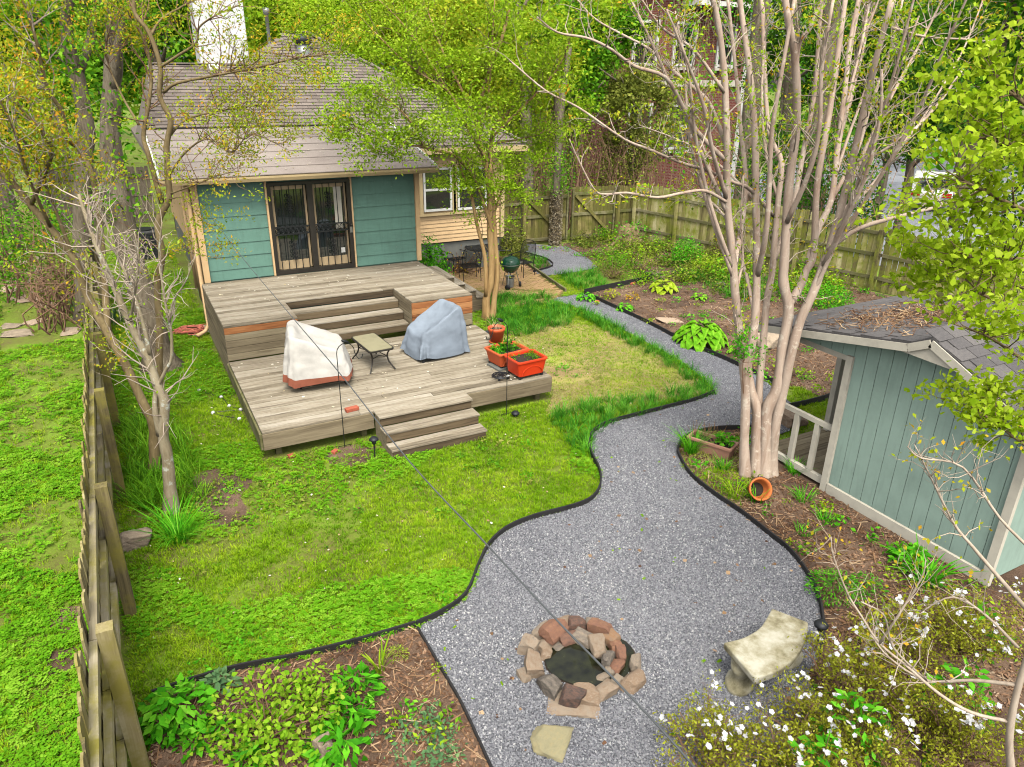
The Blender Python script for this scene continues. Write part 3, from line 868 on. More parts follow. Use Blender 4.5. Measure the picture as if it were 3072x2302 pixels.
sh = MB().add([(-cw / 2 + .004, 0, .0), (cw / 2 - .004, 0, .0), (cw / 2 - .004, ce * 1.5, .0), (-cw / 2 + .004, ce * 1.5, .0), (-cw / 2 + .004, 0, .034), (cw / 2 - .004, 0, .034), (cw / 2 - .004, ce * 1.5, .006), (-cw / 2 + .004, ce * 1.5, .006)],
              [(4, 5, 6, 7), (0, 1, 5, 4), (1, 2, 6, 5), (3, 0, 4, 7)])
sh_me = sh.mesh('shingle', M['shingle'])
at0 = sh_me.attributes.new('rnd', 'FLOAT', 'FACE'); at0.data.foreach_set('value', np.full(4, .3, np.float32))
cands = []
nrow = int((RY - AY) / math.cos(slope) / ce)
for r in range(nrow):
    s_ = r * ce
    y = AY + s_ * math.cos(slope); z = 3.72 + s_ * math.sin(slope)
    f = (y - AY) / (RY - AY)
    xa = AX0 + (WX0 - AX0) * (y - AY) / (WY - AY) if y < WY else WX1 + (RX0 - WX1) * (y - WY) / (RY - WY)
    xb = AX1 + (RX1 - AX1) * f
    x = xa + cw / 2 + (r % 2) * cw / 2
    while x + cw / 2 < xb + .05:
        if not (y < 20.25 and 0.8 < x < 7.0): cands.append((x, y, z))
        x += cw
seen = [c for c in cands if c[1] < 22.5 and 1.6 < c[0] < 6.2]
seen.sort(key=lambda c: c[1])
seen_set = set(seen[:300])
for c in seen[:300]:
    link('shingle', sh_me, roof_o, (c[0], c[1], c[2] + .004), (slope, 0, 0))
rest = MB(); base = np.concatenate(sh.v)
cs, sn = math.cos(slope), math.sin(slope)
rot = np.array(((1, 0, 0), (0, cs, -sn), (0, sn, cs)))
allv = []
for c in cands:
    if c in seen_set: continue
    rest.add(base @ rot.T + np.array((c[0], c[1], c[2] + .004)), sh.f)
ro = tag(sub('far_shingles', rest, M['shingle'], roof_o), kind='stuff')
# random value per shingle
at_ = ro.data.attributes.new('rnd', 'FLOAT', 'FACE')
nb = len(ro.data.polygons) // 4
at_.data.foreach_set('value', np.repeat(RNG.random(nb), 4).astype(np.float32))
# hip caps, fascia and gutter
sub('hip_cap', MB().bar((AX1, AY, 3.76), (RX1, RY, RZ + .04), .22, .03), M['shingle'], roof_o)
sub('ridge_cap', MB().bar((WX0, WY, WZ + .03), (WX1, WY, WZ + .03), .2, .03), M['shingle'], roof_o)
sub('ridge_cap', MB().bar((RX0 - .05, RY, RZ + .05), (RX1 + .05, RY, RZ + .05), .24, .03), M['shingle'], roof_o)
sub('fascia', MB().box((8.95, 19.53, 3.60), (3.9, .05, .16)), M['tan'], roof_o)
sub('soffit', MB().box((8.9, 19.78, 3.52), (3.8, .5, .02)), M['tan'], roof_o)
sub('shadow_strip', MB().box((3.9, 20.27, 4.295), (6.1, .06, .03)), M['bronze'], roof_o)  # dark strip standing in for the shadow step where the roofs meet
# roof furniture
sub('vent_pipe', MB().lathe([(.05, 0), (.05, .75), (.09, .77), (.09, .92), (.0, .93)], 12, (4.73, 24.0, 6.3)), M['galv'], roof_o, True)
tv = sub('turbine_vent', MB().lathe([(.19, 0), (.19, .34), (.0, .35)], 16, (5.55, 23.4, 5.95)), M['offwhite'], roof_o, True)
tv.data.materials[0] = M['galv']
sub('vent_dome', MB().lathe([(.2, .34), (.25, .38), (.26, .48), (.21, .58), (.0, .62)], 16, (5.55, 23.4, 5.95)), M['black'], roof_o, True)
sub('box_vent', MB().box((2.95, 22.6, 5.62), (.28, .28, .12), rot=(slope, 0, 0)), M['white'], roof_o)
ch = hpart('chimney', MB().box((3.75, 26.6, 6.4), (1.45, 1.0, 5.0)), M['chimney'], None, False, .02)
sub('chimney_cap', MB().box((3.75, 26.6, 8.95), (1.7, 1.2, .12)), M['concrete'], ch)

# ================================================================ DECK
deck = thing('deck', 'two level weathered timber deck with stairs behind the house', 'deck', (0, 0, 0))
def dpart(name, mb, mat, bevel=.004, parent=None):
    return mb.build(name, mat, parent or deck, None, None, False, bevel)
def board_x(name, x0, x1, yc, zt, w=.125, t=.035, mat='deck', parent=None):
    """a board lying along X; its own length is the object's X axis"""
    me = MB().box((0, 0, 0), (x1 - x0, w, t)).mesh(name, M[mat])
    o = link(name, me, parent or deck, ((x0 + x1) / 2, yc, zt - t / 2 + random.uniform(-.003, .002)), (random.uniform(-.006, .006), 0, random.uniform(-.0012, .0012)))
    b = o.modifiers.new('bevel', 'BEVEL'); b.width = .005; b.segments = 1
    return o
# lower deck
DX0, DX1, DY0, DY1, ZL = 1.36, 6.55, 10.68, 14.0, .5
pitch = .1435
y = DY0 + pitch / 2 - .02
i = 0
while y < DY1:
    cuts = [DX0]
    if i % 3 == 0: cuts.append(random.uniform(2.6, 3.6))
    elif i % 3 == 1: cuts.append(random.uniform(4.2, 5.2))
    cuts.append(DX1)
    for a, b in zip(cuts[:-1], cuts[1:]): board_x('deck_board', a + .002, b - .002, y, ZL)
    y += pitch; i += 1
# upper deck with the stair opening
ZU, UY0, UY1 = 1.2, 14.0, 17.36
y = UY0 + pitch / 2 - .02
while y < UY1 - .05:
    if y < 15.18:
        board_x('deck_board', DX0, 2.73, y, ZU); board_x('deck_board', 5.10, 6.5, y, ZU)
    else:
        c_ = random.uniform(3.2, 5.2)
        board_x('deck_board', DX0, c_, y, ZU); board_x('deck_board', c_ + .004, 6.5, y, ZU)
    y += pitch
def plank(name, a, b, w, h, mat, up=(0, 0, 1)):
    """plank from a to b with its length along the object's X axis"""
    a, b = Vector(a), Vector(b)
    L = (b - a).length
    o = link(name, MB().box((0, 0, 0), (L, w, h)).mesh(name, M[mat]), deck, (a + b) / 2)
    d = (b - a).normalized()
    o.rotation_euler = d.to_track_quat('X', 'Z').to_euler()
    bv = o.modifiers.new('bevel', 'BEVEL'); bv.width = .005; bv.segments = 1
    return o
# fascia of the lower deck
plank('fascia_board', (DX0 - .0, DY0 - .008, .325), (3.14, DY0 - .008, .325), .036, .275, 'deck_dark')
plank('fascia_board', (4.81, DY0 - .008, .325), (DX1 + .01, DY0 - .008, .325), .036, .275, 'deck_dark')
plank('fascia_board', (DX0 - .02, DY0, .325), (DX0 - .02, DY1, .325), .036, .275, 'fence_rail')
plank('fascia_board', (DX1 + .012, DY0, .325), (DX1 + .012, DY1, .325), .036, .275, 'deck_dark')
# upper deck front and sides, planked
for (xa, xb) in ((DX0, 2.73), (5.10, 6.5)):
    for k in range(5):
        zc = 1.165 - .07 - k * .132
        plank('riser_board', (xa, UY0 - .0 + .005, zc), (xb, UY0 + .005, zc), .03, .126, 'new_wood' if k == 0 or (xa > 5 and k < 3) else 'deck_dark')
for xx in (2.715, 5.115):
    for k in range(5):
        zc = 1.165 - .07 - k * .132
        plank('side_board', (xx, UY0 + .02, zc), (xx, 15.2, zc), .03, .126, 'deck_dark')
for k in range(8):
    zc = 1.165 - .07 - k * .135
    plank('side_board', (DX0 + .012, UY0 + .02, zc), (DX0 + .012, UY1, zc), .03, .129, 'deck_dark')
    plank('side_board', (6.49, UY0 + .02, zc), (6.49, UY1, zc), .03, .129, 'deck_dark')
# stairs within the opening: three treads
for k in range(3):
    zt = ZU - (k + 1) * .175
    yf = 15.2 - (k + 1) * .30 - .1
    for q in range(2): board_x('stair_tread', 2.74, 5.09, yf + .075 + q * .148, zt, .143, .035, 'deck')
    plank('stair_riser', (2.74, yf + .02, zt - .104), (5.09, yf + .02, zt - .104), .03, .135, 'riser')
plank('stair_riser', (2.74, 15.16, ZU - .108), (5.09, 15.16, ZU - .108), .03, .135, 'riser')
# front platform and steps down to the lawn
SX0, SX1 = 3.16, 4.79
for q in range(3): board_x('stair_tread', SX0 - .02, SX1 + .02, 10.37 + .07 + q * .1435 - .02, ZL + .004, .13)
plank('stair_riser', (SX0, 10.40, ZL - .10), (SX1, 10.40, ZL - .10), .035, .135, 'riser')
for k in range(2):
    zt = ZL - (k + 1) * .167; yf = 10.37 - (k + 1) * .285
    for q in range(2): board_x('stair_tread', SX0 - .02, SX1 + .02, yf + .07 + q * .1435, zt, .139)
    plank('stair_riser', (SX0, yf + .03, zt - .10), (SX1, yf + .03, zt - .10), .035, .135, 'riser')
for xx in (SX0 + .015, SX1 - .015):
    m = MB(); s = [(9.83, .0), (9.83, .13), (10.12, .13), (10.12, .30), (10.40, .30), (10.40, .46), (10.66, .46), (10.66, 0)]
    n = len(s)
    m.add([(xx + d, a, b) for d in (-.018, .018) for a, b in s], [tuple(range(n))[::-1], tuple(range(n, 2 * n))] + [(k, (k + 1) % n, (k + 1) % n + n, k + n) for k in range(n)])
    dpart('stair_stringer', m, M['deck_dark'], .003)
# side stairs to the patio
for k in range(4):
    zt = 1.0 - k * .2; xo = 6.52 + (k + 1) * .295 + .22 * (k >= 0)
    for q in range(2):
        a = Vector((xo - .072 - q * .148, 16.14, zt - .018)); b = Vector((xo - .072 - q * .148, 17.36, zt - .018))
        plank('side_tread', a, b, .143, .036, 'deck')
    plank('side_riser', (xo - .03, 16.16, zt - .115), (xo - .03, 17.36, zt - .115), .03, .155, 'deck_dark')
m = MB(); s = [(6.5, 0), (6.5, 1.16)] ;  s = [(6.53, .05), (6.53, .96)]
xs = 6.53
poly = [(6.53, .02)]
for k in range(4):
    zt = 1.0 - k * .2 - .04; xo = 6.52 + (k + 1) * .295 + .22 - .05
    poly += [(poly[-1][0] if k else 6.53, zt), (xo, zt)]
poly.append((poly[-1][0], .02))
n = len(poly)
m.add([(a, yy, b) for yy in (16.17, 16.2) for a, b in poly], [tuple(range(n)), tuple(range(n, 2 * n))[::-1]] + [(k, (k + 1) % n, (k + 1) % n + n, k + n) for k in range(n)])
dpart('stair_stringer', m, M['deck_dark'], 0)
# posts and dark space below
for (x, y) in ((1.6, 10.85), (3.0, 10.85), (5.0, 10.85), (6.35, 10.85), (1.6, 13.6), (6.35, 13.6)):
    dpart('support_post', MB().box((x, y, .22), (.09, .09, .44)), M['fence_rail'], 0)
for x in np.arange(1.7, 6.5, .8): dpart('joist', MB().box((x, 12.3, .40), (.04, 3.1, .12)), M['deck_dark'], 0)

# ================================================================ FENCES
def fence(name, label, A, B, H, mat, railmat, railz, side, bw=.14, gap=.014, post_at=(), post_h=None, group=None, jag=.02, railz_h=.09, topdrop=None, rail_w=.04, post_w=.09):
    """board fence from A to B; boards on one face, rails and posts on the other (side = +1/-1)"""
    A, B = np.array(A, float), np.array(B, float)
    d = B - A; L = np.linalg.norm(d); d /= L
    nrm = np.array((-d[1], d[0])) * side
    ang = math.atan2(d[1], d[0])
    root = thing(name, label, 'fence', (A[0], A[1], 0), ang, group)
    proto = None
    k = int(L / (bw + gap))
    me_var = []
    for v in range(4):
        h = H + random.uniform(-jag, jag)
        w = bw / 2
        m = MB()
        prof = [(-w, 0), (w, 0), (w, h - .035), (w - .035, h), (-w + .035, h), (-w, h - .035)]
        n = len(prof)
        m.add([(a, dd, b) for dd in (-.009, .009) for a, b in prof], [tuple(range(n)), tuple(range(n, 2 * n))[::-1]] + [((q + 1) % n, q, q + n, (q + 1) % n + n) for q in range(n)])
        me_var.append(m.mesh('fence_board', M[mat]))
    for q in range(k):
        x = (q + .5) * (bw + gap)
        o = link('fence_board', random.choice(me_var), root, (x, random.uniform(-.004, .004), .03 + random.uniform(-.02, .02) - (topdrop(x) if topdrop else 0)), (random.uniform(-.012, .012), random.uniform(-.012, .012), random.uniform(-.04, .04)))
    for z in railz:
        xs = [0] + [p for p in post_at if 0.2 < p < L - .2] + [L]
        for a, b in zip(xs[:-1], xs[1:]):
            za, zb = (z - (topdrop(a) if topdrop else 0)), (z - (topdrop(b) if topdrop else 0))
            me = MB().box((0, 0, 0), (b - a - .01, rail_w, railz_h)).mesh('rail', M[railmat])
            link('rail', me, root, ((a + b) / 2, side * (.012 + rail_w / 2), (za + zb) / 2), (0, -math.atan2(zb - za, b - a), 0))
    for p in post_at:
        h = (post_h or H * .96) - (topdrop(p) if topdrop else 0)
        link('post', MB().box((0, 0, h / 2), (post_w, post_w, h)).mesh('post', M[mat]), root, (p, side * (.02 + rail_w + post_w / 2), 0), (random.uniform(-.015, .015), random.uniform(-.02, .02), 0))
    return root
# left boundary fence, seen from above
fence('board_fence', 'grey weathered board fence with lichened rails on the left boundary', (-.80, 22.0), (-.80, 1.5), 1.74, 'fence_near', 'fence_top', (.45, 1.0, 1.52), 1, post_at=[22 - v for v in (20.4, 18.2, 15.7, 13.07, 10.49, 7.75, 5.44, 3.0)], post_h=1.68, jag=.05, rail_w=.06, post_w=.12)
# far fence beside the gates
fence('board_fence', 'short dark board fence between cream house corner and double gate', (10.45, 22.45), (12.35, 22.45), 1.75, 'gate', 'fence_rail', (.35, 1.0, 1.45), -1, post_at=[.1])
fence('board_fence', 'mossy board fence right of the double gate at the far corner', (16.05, 22.08), (17.1, 22.0), 1.85, 'gate', 'fence_rail', (.35, 1.0, 1.5), -1, post_at=[.05])
fence('board_fence', 'long mossy green board fence along the right side of the yard', (16.75, 21.9), (18.7, 13.0), 1.95, 'fence', 'fence_rail', (.4, 1.05, 1.65), -1, post_at=[.1, 2.0, 4.3, 6.6, 9.0], post_h=1.75)
fence('board_fence', 'mossy board fence behind the shed, stepping down to the right', (18.7, 13.0), (20.6, 6.0), 1.75, 'fence', 'fence_rail', (.4, 1.05, 1.5), -1, post_at=[2.4, 4.8, 7.0], topdrop=lambda x: .05 * x)
# two gate leaves with braces
def gate(label, A, B, H):
    A, B = np.array(A, float), np.array(B, float)
    d = B - A; L = np.linalg.norm(d)
    root = thing('gate', label, 'gate', (A[0], A[1], .06), math.atan2(d[1], d[0]), 'gate leaves at the back of the yard')
    k = int(L / .142); w = L / k
    for q in range(k):
        h = H + .12 * (1 - (2 * (q + .5) / k - 1) ** 2) * 0 + random.uniform(-.01, .02)
        link('gate_board', MB().box((0, 0, h / 2), (w - .008, .02, h)).mesh('gate_board', M['gate']), root, ((q + .5) * w, random.uniform(-.003, .003), 0))
    for z in (.12, .92, H - .22):
        link('rail', MB().box((0, 0, 0), (L - .02, .04, .10)).mesh('rail', M['fence_rail']), root, (L / 2, -.035, z))
    bl = math.hypot(L - .3, H - .45)
    link('brace', MB().box((0, 0, 0), (bl, .04, .10)).mesh('brace', M['gate']), root, (L / 2, -.07, H / 2 - .05), (0, math.atan2(H - .45, L - .3), 0))
    for s in (.03, L - .03): link('stile', MB().box((0, 0, H / 2), (.06, .05, H - .06)).mesh('stile', M['fence_rail']), root, (s, -.075 if s < 1 else -.07, 0))
    return root
gate('dark mossy gate leaf left of the ivy covered trunk, with diagonal brace', (12.4, 22.42), (14.1, 22.3), 1.78)
gate('mossy gate leaf right of the ivy covered trunk, with diagonal brace', (14.25, 22.28), (15.98, 22.1), 1.85)
for (x, y, lab) in ((12.33, 22.25, 'square timber gate post nearest the cream house corner'), (16.02, 21.98, 'square timber gate post at the right hand gate leaf')):
    tag(MB().box((0, 0, .95), (.11, .11, 1.9)).build('gate_post', M['gate'], None, (x, y, 0), None, False, .006), lab, 'post', 'gate posts')

# ================================================================ SHED
shed = thing('garden_shed', 'sage green garden shed with porch and grey shingle roof', 'shed', (0, 0, 0))
SXW, SYF, SYB, SXB = 8.55, 6.1, 3.62, 11.3
PKY, PKZ = 4.88, 2.74
def shz(y):                       # top of the wall under the roof line
    if y > PKY: return PKZ - (y - PKY) * .205 if y > 5.25 else PKZ - (y - PKY) * .205
    return PKZ - (PKY - y) * .43
bw_ = .188
y = SYF - .05
core = MB()
core.box(((SXW + SXB) / 2 + .02, (SYF + SYB) / 2, 1.1), (SXB - SXW - .06, SYF - SYB - .04, 2.1))
shed_wall = core.build('wall', M['shed'], shed)
ys_ = [SYF - .06]
while ys_[-1] > SYB + .1: ys_.append(max(SYB + .06, ys_[-1] - bw_))
for a, b in zip(ys_[:-1], ys_[1:]):
    m = MB()
    ya, yb = a - .004, b + .004
    P = [(ya, .16), (ya, shz(ya) - .02)]
    if yb < PKY < ya: P.append((PKY, shz(PKY) - .02))
    P += [(yb, shz(yb) - .02), (yb, .16)]
    n = len(P)
    m.add([(xx, p, q) for xx in (SXW, SXW + .03) for p, q in P], [tuple(range(n)), tuple(range(n, 2 * n))[::-1]] + [((q + 1) % n, q, q + n, (q + 1) % n + n) for q in range(n)])
    m.build('wall_panel', M['shed'], shed_wall)
# groove backing
m = MB()
P = [(SYF - .06, .16), (SYF - .06, shz(SYF) - .03), (PKY, PKZ - .03), (SYB + .06, shz(SYB) - .03), (SYB + .06, .16)]
m.add([(xx, p, q) for xx in (SXW + .014, SXW + .024) for p, q in P], [tuple(range(5)), tuple(range(5, 10))[::-1]])
m.build('groove_backing', M['shed'], shed_wall)
# front panels above the porch opening
yy = SYF - .06
while yy < 7.2:
    y2 = min(yy + bw_, 7.3)
    m = MB(); za, zb = 2.14, 2.14
    P = [(yy + .004, 2.13 + 0 * yy), (y2 - .004, 2.13), (y2 - .004, shz(y2) - .02), (yy + .004, shz(yy) - .02)]
    m.add([(xx, p, q) for xx in (SXW, SXW + .03) for p, q in P], [(3, 2, 1, 0), (4, 5, 6, 7), (0, 1, 5, 4), (1, 2, 6, 5), (2, 3, 7, 6), (3, 0, 4, 7)])
    m.build('gable_panel', M['shed'], shed_wall)
    yy = y2
# trims
MB().box((SXW - .012, SYF - .03, 1.08), (.07, .10, 2.14)).build('corner_post', M['offwhite'], shed)
MB().box((SXW - .012, SYB + .03, 1.08), (.07, .10, 2.14)).build('corner_post', M['offwhite'], shed)
MB().box((SXW - .014, (SYF + SYB) / 2 - .02, .09), (.06, SYF - SYB - .14, .15)).build('base_board', M['offwhite'], shed)
# triangular gable board
m = MB()
P = [(5.55, 2.555), (PKY, 2.80), (4.28, 2.53)]
m.add([(xx, p, q) for xx in (8.292, 8.33) for p, q in P], [(0, 1, 2), (5, 4, 3), (0, 3, 4, 1), (1, 4, 5, 2), (2, 5, 3, 0)])
m.build('gable_board', M['offwhite'], shed)
# porch: posts, rail, balusters, floor boards, beam
for (x, y) in ((8.60, 7.28), (10.0, 7.28), (11.2, 7.28)):
    MB().box((x, y, 1.08), (.10, .10, 2.06)).build('porch_post', M['offwhite'], shed, None, None, False, .006)
MB().box((8.60, 6.66, .98), (.06, 1.14, .07)).build('top_rail', M['offwhite'], shed)
MB().box((8.60, 6.66, .12), (.07, 1.14, .10)).build('bottom_rail', M['offwhite'], shed)
for y in (6.42, 6.80): MB().box((8.60, y, .555), (.065, .075, .77)).build('baluster', M['offwhite'], shed)
for k in range(9):
    y = 6.14 + k * .137
    link('floor_board', MB().box((0, 0, 0), (2.7, .13, .03)).mesh('floor_board', M['deck_dark']), shed, (9.96, y + .06, .13))
MB().box((8.60, 6.75, 2.09), (.06, 1.2, .09)).build('beam', M['offwhite'], shed)
MB().box((9.9, 7.28, 2.06), (2.7, .06, .12)).build('beam', M['offwhite'], shed)
# roof
RX_0, RX_1 = 8.28, 11.55
def roofpiece(name, pts, th, mat, parent):
    """strip extruded along X from a list of (y, z)"""
    m = MB(); n = len(pts)
    v = [(x, y, z) for x in (RX_0, RX_1) for (y, z) in pts] + [(x, y, z - th) for x in (RX_0, RX_1) for (y, z) in pts]
    f = []
    for k in range(n - 1):
        f.append((k, k + 1, n + k + 1, n + k)); f.append((2 * n + k + 1, 2 * n + k, 3 * n + k, 3 * n + k + 1))
        f.append((k, 2 * n + k, 2 * n + k + 1, k + 1)); f.append((n + k + 1, 3 * n + k + 1, 3 * n + k, n + k))
    f.append((0, n, 3 * n, 2 * n)); f.append((n - 1, 3 * n - 1, 4 * n - 1, 2 * n - 1))
    m.add(v, f)
    return m.build(name, M[mat], parent)
left_pts = [(7.55, 2.22), (5.15, 2.70), (4.88, 2.84)]
right_pts = [(4.88, 2.84), (3.25, 2.10)]
shed_roof = roofpiece('roof', left_pts, .05, 'shed_shingle', shed)
roofpiece('roof_slope', right_pts, .05, 'shed_shingle', shed)
for pts in (left_pts, right_pts):
    for (a, b) in zip(pts[:-1], pts[1:]):
        MB().bar((RX_0 + .0, a[0], a[1] - .075), (RX_0 + .0, b[0], b[1] - .075), .03, .10).build('bargeboard', M['offwhite'], shed)
MB().box(((RX_0 + RX_1) / 2, 7.56, 2.14), (RX_1 - RX_0, .03, .09)).build('fascia', M['offwhite'], shed)
def shingle_slope(A, B, cw, ce, mat, parent, name='shingle'):
    """shingles on a slope running from eave A=(y,z) to ridge B=(y,z)"""
    dy, dz = B[0] - A[0], B[1] - A[1]
    L = math.hypot(dy, dz); sg = 1 if dy > 0 else -1
    th = math.atan2(dz, abs(dy))
    m = MB().add([(-cw / 2 + .006, 0, .0), (cw / 2 - .006, 0, .0), (cw / 2 - .006, ce * 1.3, .0), (-cw / 2 + .006, ce * 1.3, .0), (-cw / 2 + .006, 0, .017), (cw / 2 - .006, 0, .017), (cw / 2 - .006, ce * 1.3, .006), (-cw / 2 + .006, ce * 1.3, .006)],
                 [(4, 5, 6, 7), (0, 1, 5, 4), (1, 2, 6, 5), (3, 0, 4, 7)])
    me = m.mesh(name, M[mat])
    r = 0
    while r * ce < L - .05:
        f = r * ce / L
        x = RX_0 + cw / 2 - (r % 2) * cw / 2 + .0
        while x < RX_1 - .05:
            if x > RX_0 + cw * .3:
                o = link(name, me, parent, (x, A[0] + dy * f, A[1] + dz * f + .002))
                o.rotation_euler = (th, 0, 0) if sg > 0 else (th, 0, math.pi)
            x += cw
        r += 1
shingle_slope((3.25, 2.10), (4.88, 2.84), .30, .17, 'shed_shingle', shed_roof)
shingle_slope((7.55, 2.22), (5.15, 2.70), .36, .22, 'shed_shingle', shed_roof)
# ================================================================ DECK FURNITURE
def cover(name, label, loc, rz, W, D, hb, hf, cloth_m, hem_m, hem=.16, seed=1, z0=.10, back=.3):
    """fabric cover over a chair: back at -X (high), front at +X; W across, D deep"""
    rg = np.random.default_rng(seed)
    root = thing(name, label, 'covered chair', loc, rz)
    nu, nv = 56, 14
    ang = np.linspace(0, 2 * math.pi, nu, endpoint=False)
    ph = rg.uniform(0, 6.28, 6)
    def ringxy(s, a):                     # rounded rectangle
        c, n = np.cos(a), np.sin(a)
        e = .28
        return np.sign(c) * np.abs(c) ** e * D / 2 * s, np.sign(n) * np.abs(n) ** e * W / 2 * s
    def top(x, y):
        t = np.clip((x + D / 2) / D, 0, 1)
        t = np.clip((t - back) / (1 - back), 0, 1)
        h = hb + (hf - hb) * (t ** .85)
        sag = .10 * np.sin(np.pi * np.clip((y + W / 2) / W, 0, 1))
        arm = .05 * np.exp(-((np.abs(y) - W * .36) / .09) ** 2) * (t > 0.05)
        return h - sag * (t > .05) + arm
    V, F = [], []
    zs = np.linspace(0, 1, nv)
    for i, s in enumerate(zs):            # from the hem up the sides
        flare = 1.13 - .24 * s ** 1.2
        x, y = ringxy(flare, ang)
        fold = (1 - s) ** .8 * (.045 * np.sin(ang * 6 + ph[0]) + .032 * np.sin(ang * 11 + ph[1]) + .018 * np.sin(ang * 19 + ph[2]))
        x = x * (1 + fold); y = y * (1 + fold)
        xi, yi = ringxy(.88, ang)
        zt = top(xi, yi) - .02
        zlow = z0 + .03 * np.sin(ang * 3 + ph[3]) + .02 * np.sin(ang * 8 + ph[4])
        V.append(np.stack((x, y, zlow + (zt - zlow) * s ** .95), 1))
    for s in (.85, .76, .64, .5, .34, .16):
        x, y = ringxy(s, ang)
        V.append(np.stack((x, y, top(x, y) + .012 * np.sin(x * 14 + ph[5]) * np.sin(y * 11)), 1))
    V.append(np.array([(0, 0, float(top(np.array(0.), np.array(0.))))]))
    VV = np.concatenate(V)
    nr = len(V) - 1
    hemf, bodyf = [], []
    kh = max(1, int(hem * nv))
    for i in range(nr - 1):
        for k in range(nu):
            a, b = i * nu + k, i * nu + (k + 1) % nu
            (hemf if i < kh else bodyf).append((a, b, b + nu, a + nu))
    for k in range(nu): bodyf.append(((nr - 1) * nu + k, (nr - 1) * nu + (k + 1) % nu, nr * nu))
    for nm, fs, mt in (('cover', bodyf, cloth_m), ('hem_band', hemf, hem_m)):
        m = MB().add(VV, fs)
        o = m.build(nm, mt, root, None, None, True)
        sd = o.modifiers.new('sub', 'SUBSURF'); sd.levels = 1; sd.render_levels = 1
        tx = bpy.data.textures.new(nm + '_folds', 'CLOUDS'); tx.noise_scale = .22
        dp = o.modifiers.new('folds', 'DISPLACE'); dp.texture = tx; dp.strength = .06; dp.mid_level = .5
    return root
c1 = cover('covered_chair', 'off-white cover with rust hem draped over a patio chair', (2.70, 12.45, .5), R(-12), 1.16, 1.04, 0.98, .62, M['white_cloth'], M['rust_cloth'], .17, 3, .16, .18)
for (x, y) in ((-.36, -.42), (-.36, .42), (.42, -.42), (.42, .42)):
    MB().tube([(x, y, .3), (x + .01, y, .06), (x + .04, y - .02, 0.0)], .018, 6).build('leg', M['black_iron'], c1)
c2_ = cover('covered_chair', 'grey blue cover hanging over a rocking chair near the planters', (5.10, 12.74, .5), R(188), .82, 1.0, .96, .50, M['grey_cloth'], M['grey_cloth'], .1, 9, .07, .2)
for s in (-.36, .36):
    MB().bar((-.45, s, .035), (.5, s, .035), .03, .05).build('runner', M['black_iron'], c2_)
for (x, y) in ((.48, .36), (.48, -.36), (-.42, -.36)):
    MB().lathe([(0, -.02), (.03, -.02), (.03, .02), (0, .02)], 8, (x, y, .02)).build('foot', M['black'], c2_)

# low glass-topped table
tb = thing('side_table', 'low glass topped metal table between the two covered chairs', 'table', (3.80, 12.68, .5), R(4))
def rrect(w, d, r, n=5):
    out = []
    for (sx, sy, a0) in ((1, 1, 0), (-1, 1, 90), (-1, -1, 180), (1, -1, 270)):
        for k in range(n):
            a = R(a0 + 90 * k / (n - 1))
            out.append((sx * (w / 2 - r) + r * math.cos(a), sy * (d / 2 - r) + r * math.sin(a)))
    return out
MB().prism(rrect(.50, .98, .07), .405, .435).build('table_rim', M['bronze'], tb, None, None, False, .004)
MB().prism(rrect(.45, .93, .05), .436, .441).build('table_top', M['table_top'], tb)
for sx in (-1, 1):
    for sy in (-1, 1):
        p = smooth_path([(sx * .19, sy * .40, .405), (sx * .15, sy * .35, .28), (sx * .17, sy * .37, .14), (sx * .25, sy * .46, .0)], 4)
        MB().tube(p, .015, 6).build('leg', M['bronze'], tb)
for sx in (-1, 1): MB().tube([(sx * .155, -.36, .24), (sx * .06, 0, .27), (sx * .155, .36, .24)], .009, 5).build('stretcher', M['bronze'], tb)
for sy in (-1, 1): MB().tube([(-.155, sy * .36, .24), (0, sy * .30, .27), (.155, sy * .36, .24)], .009, 5).build('stretcher', M['bronze'], tb)

def seedlings(parent, w, d, z, n, mat, h=.10, size=.035, name='seedlings'):
    c = np.stack((RNG.uniform(-w / 2, w / 2, n), RNG.uniform(-d / 2, d / 2, n), z + RNG.random(n) ** 1.5 * h), 1)
    cen = np.stack((RNG.uniform(-w / 2, w / 2, 14), RNG.uniform(-d / 2, d / 2, 14)), 1)
    k = RNG.integers(0, 14, n)
    c[:, :2] = cen[k] + RNG.normal(0, .035, (n, 2))
    c[:, 0] = np.clip(c[:, 0], -w / 2, w / 2); c[:, 1] = np.clip(c[:, 1], -d / 2, d / 2)
    return tag(link(name, quads_mesh(name, leaf_quads(c, size, .5, .4), mat), parent), kind='stuff')

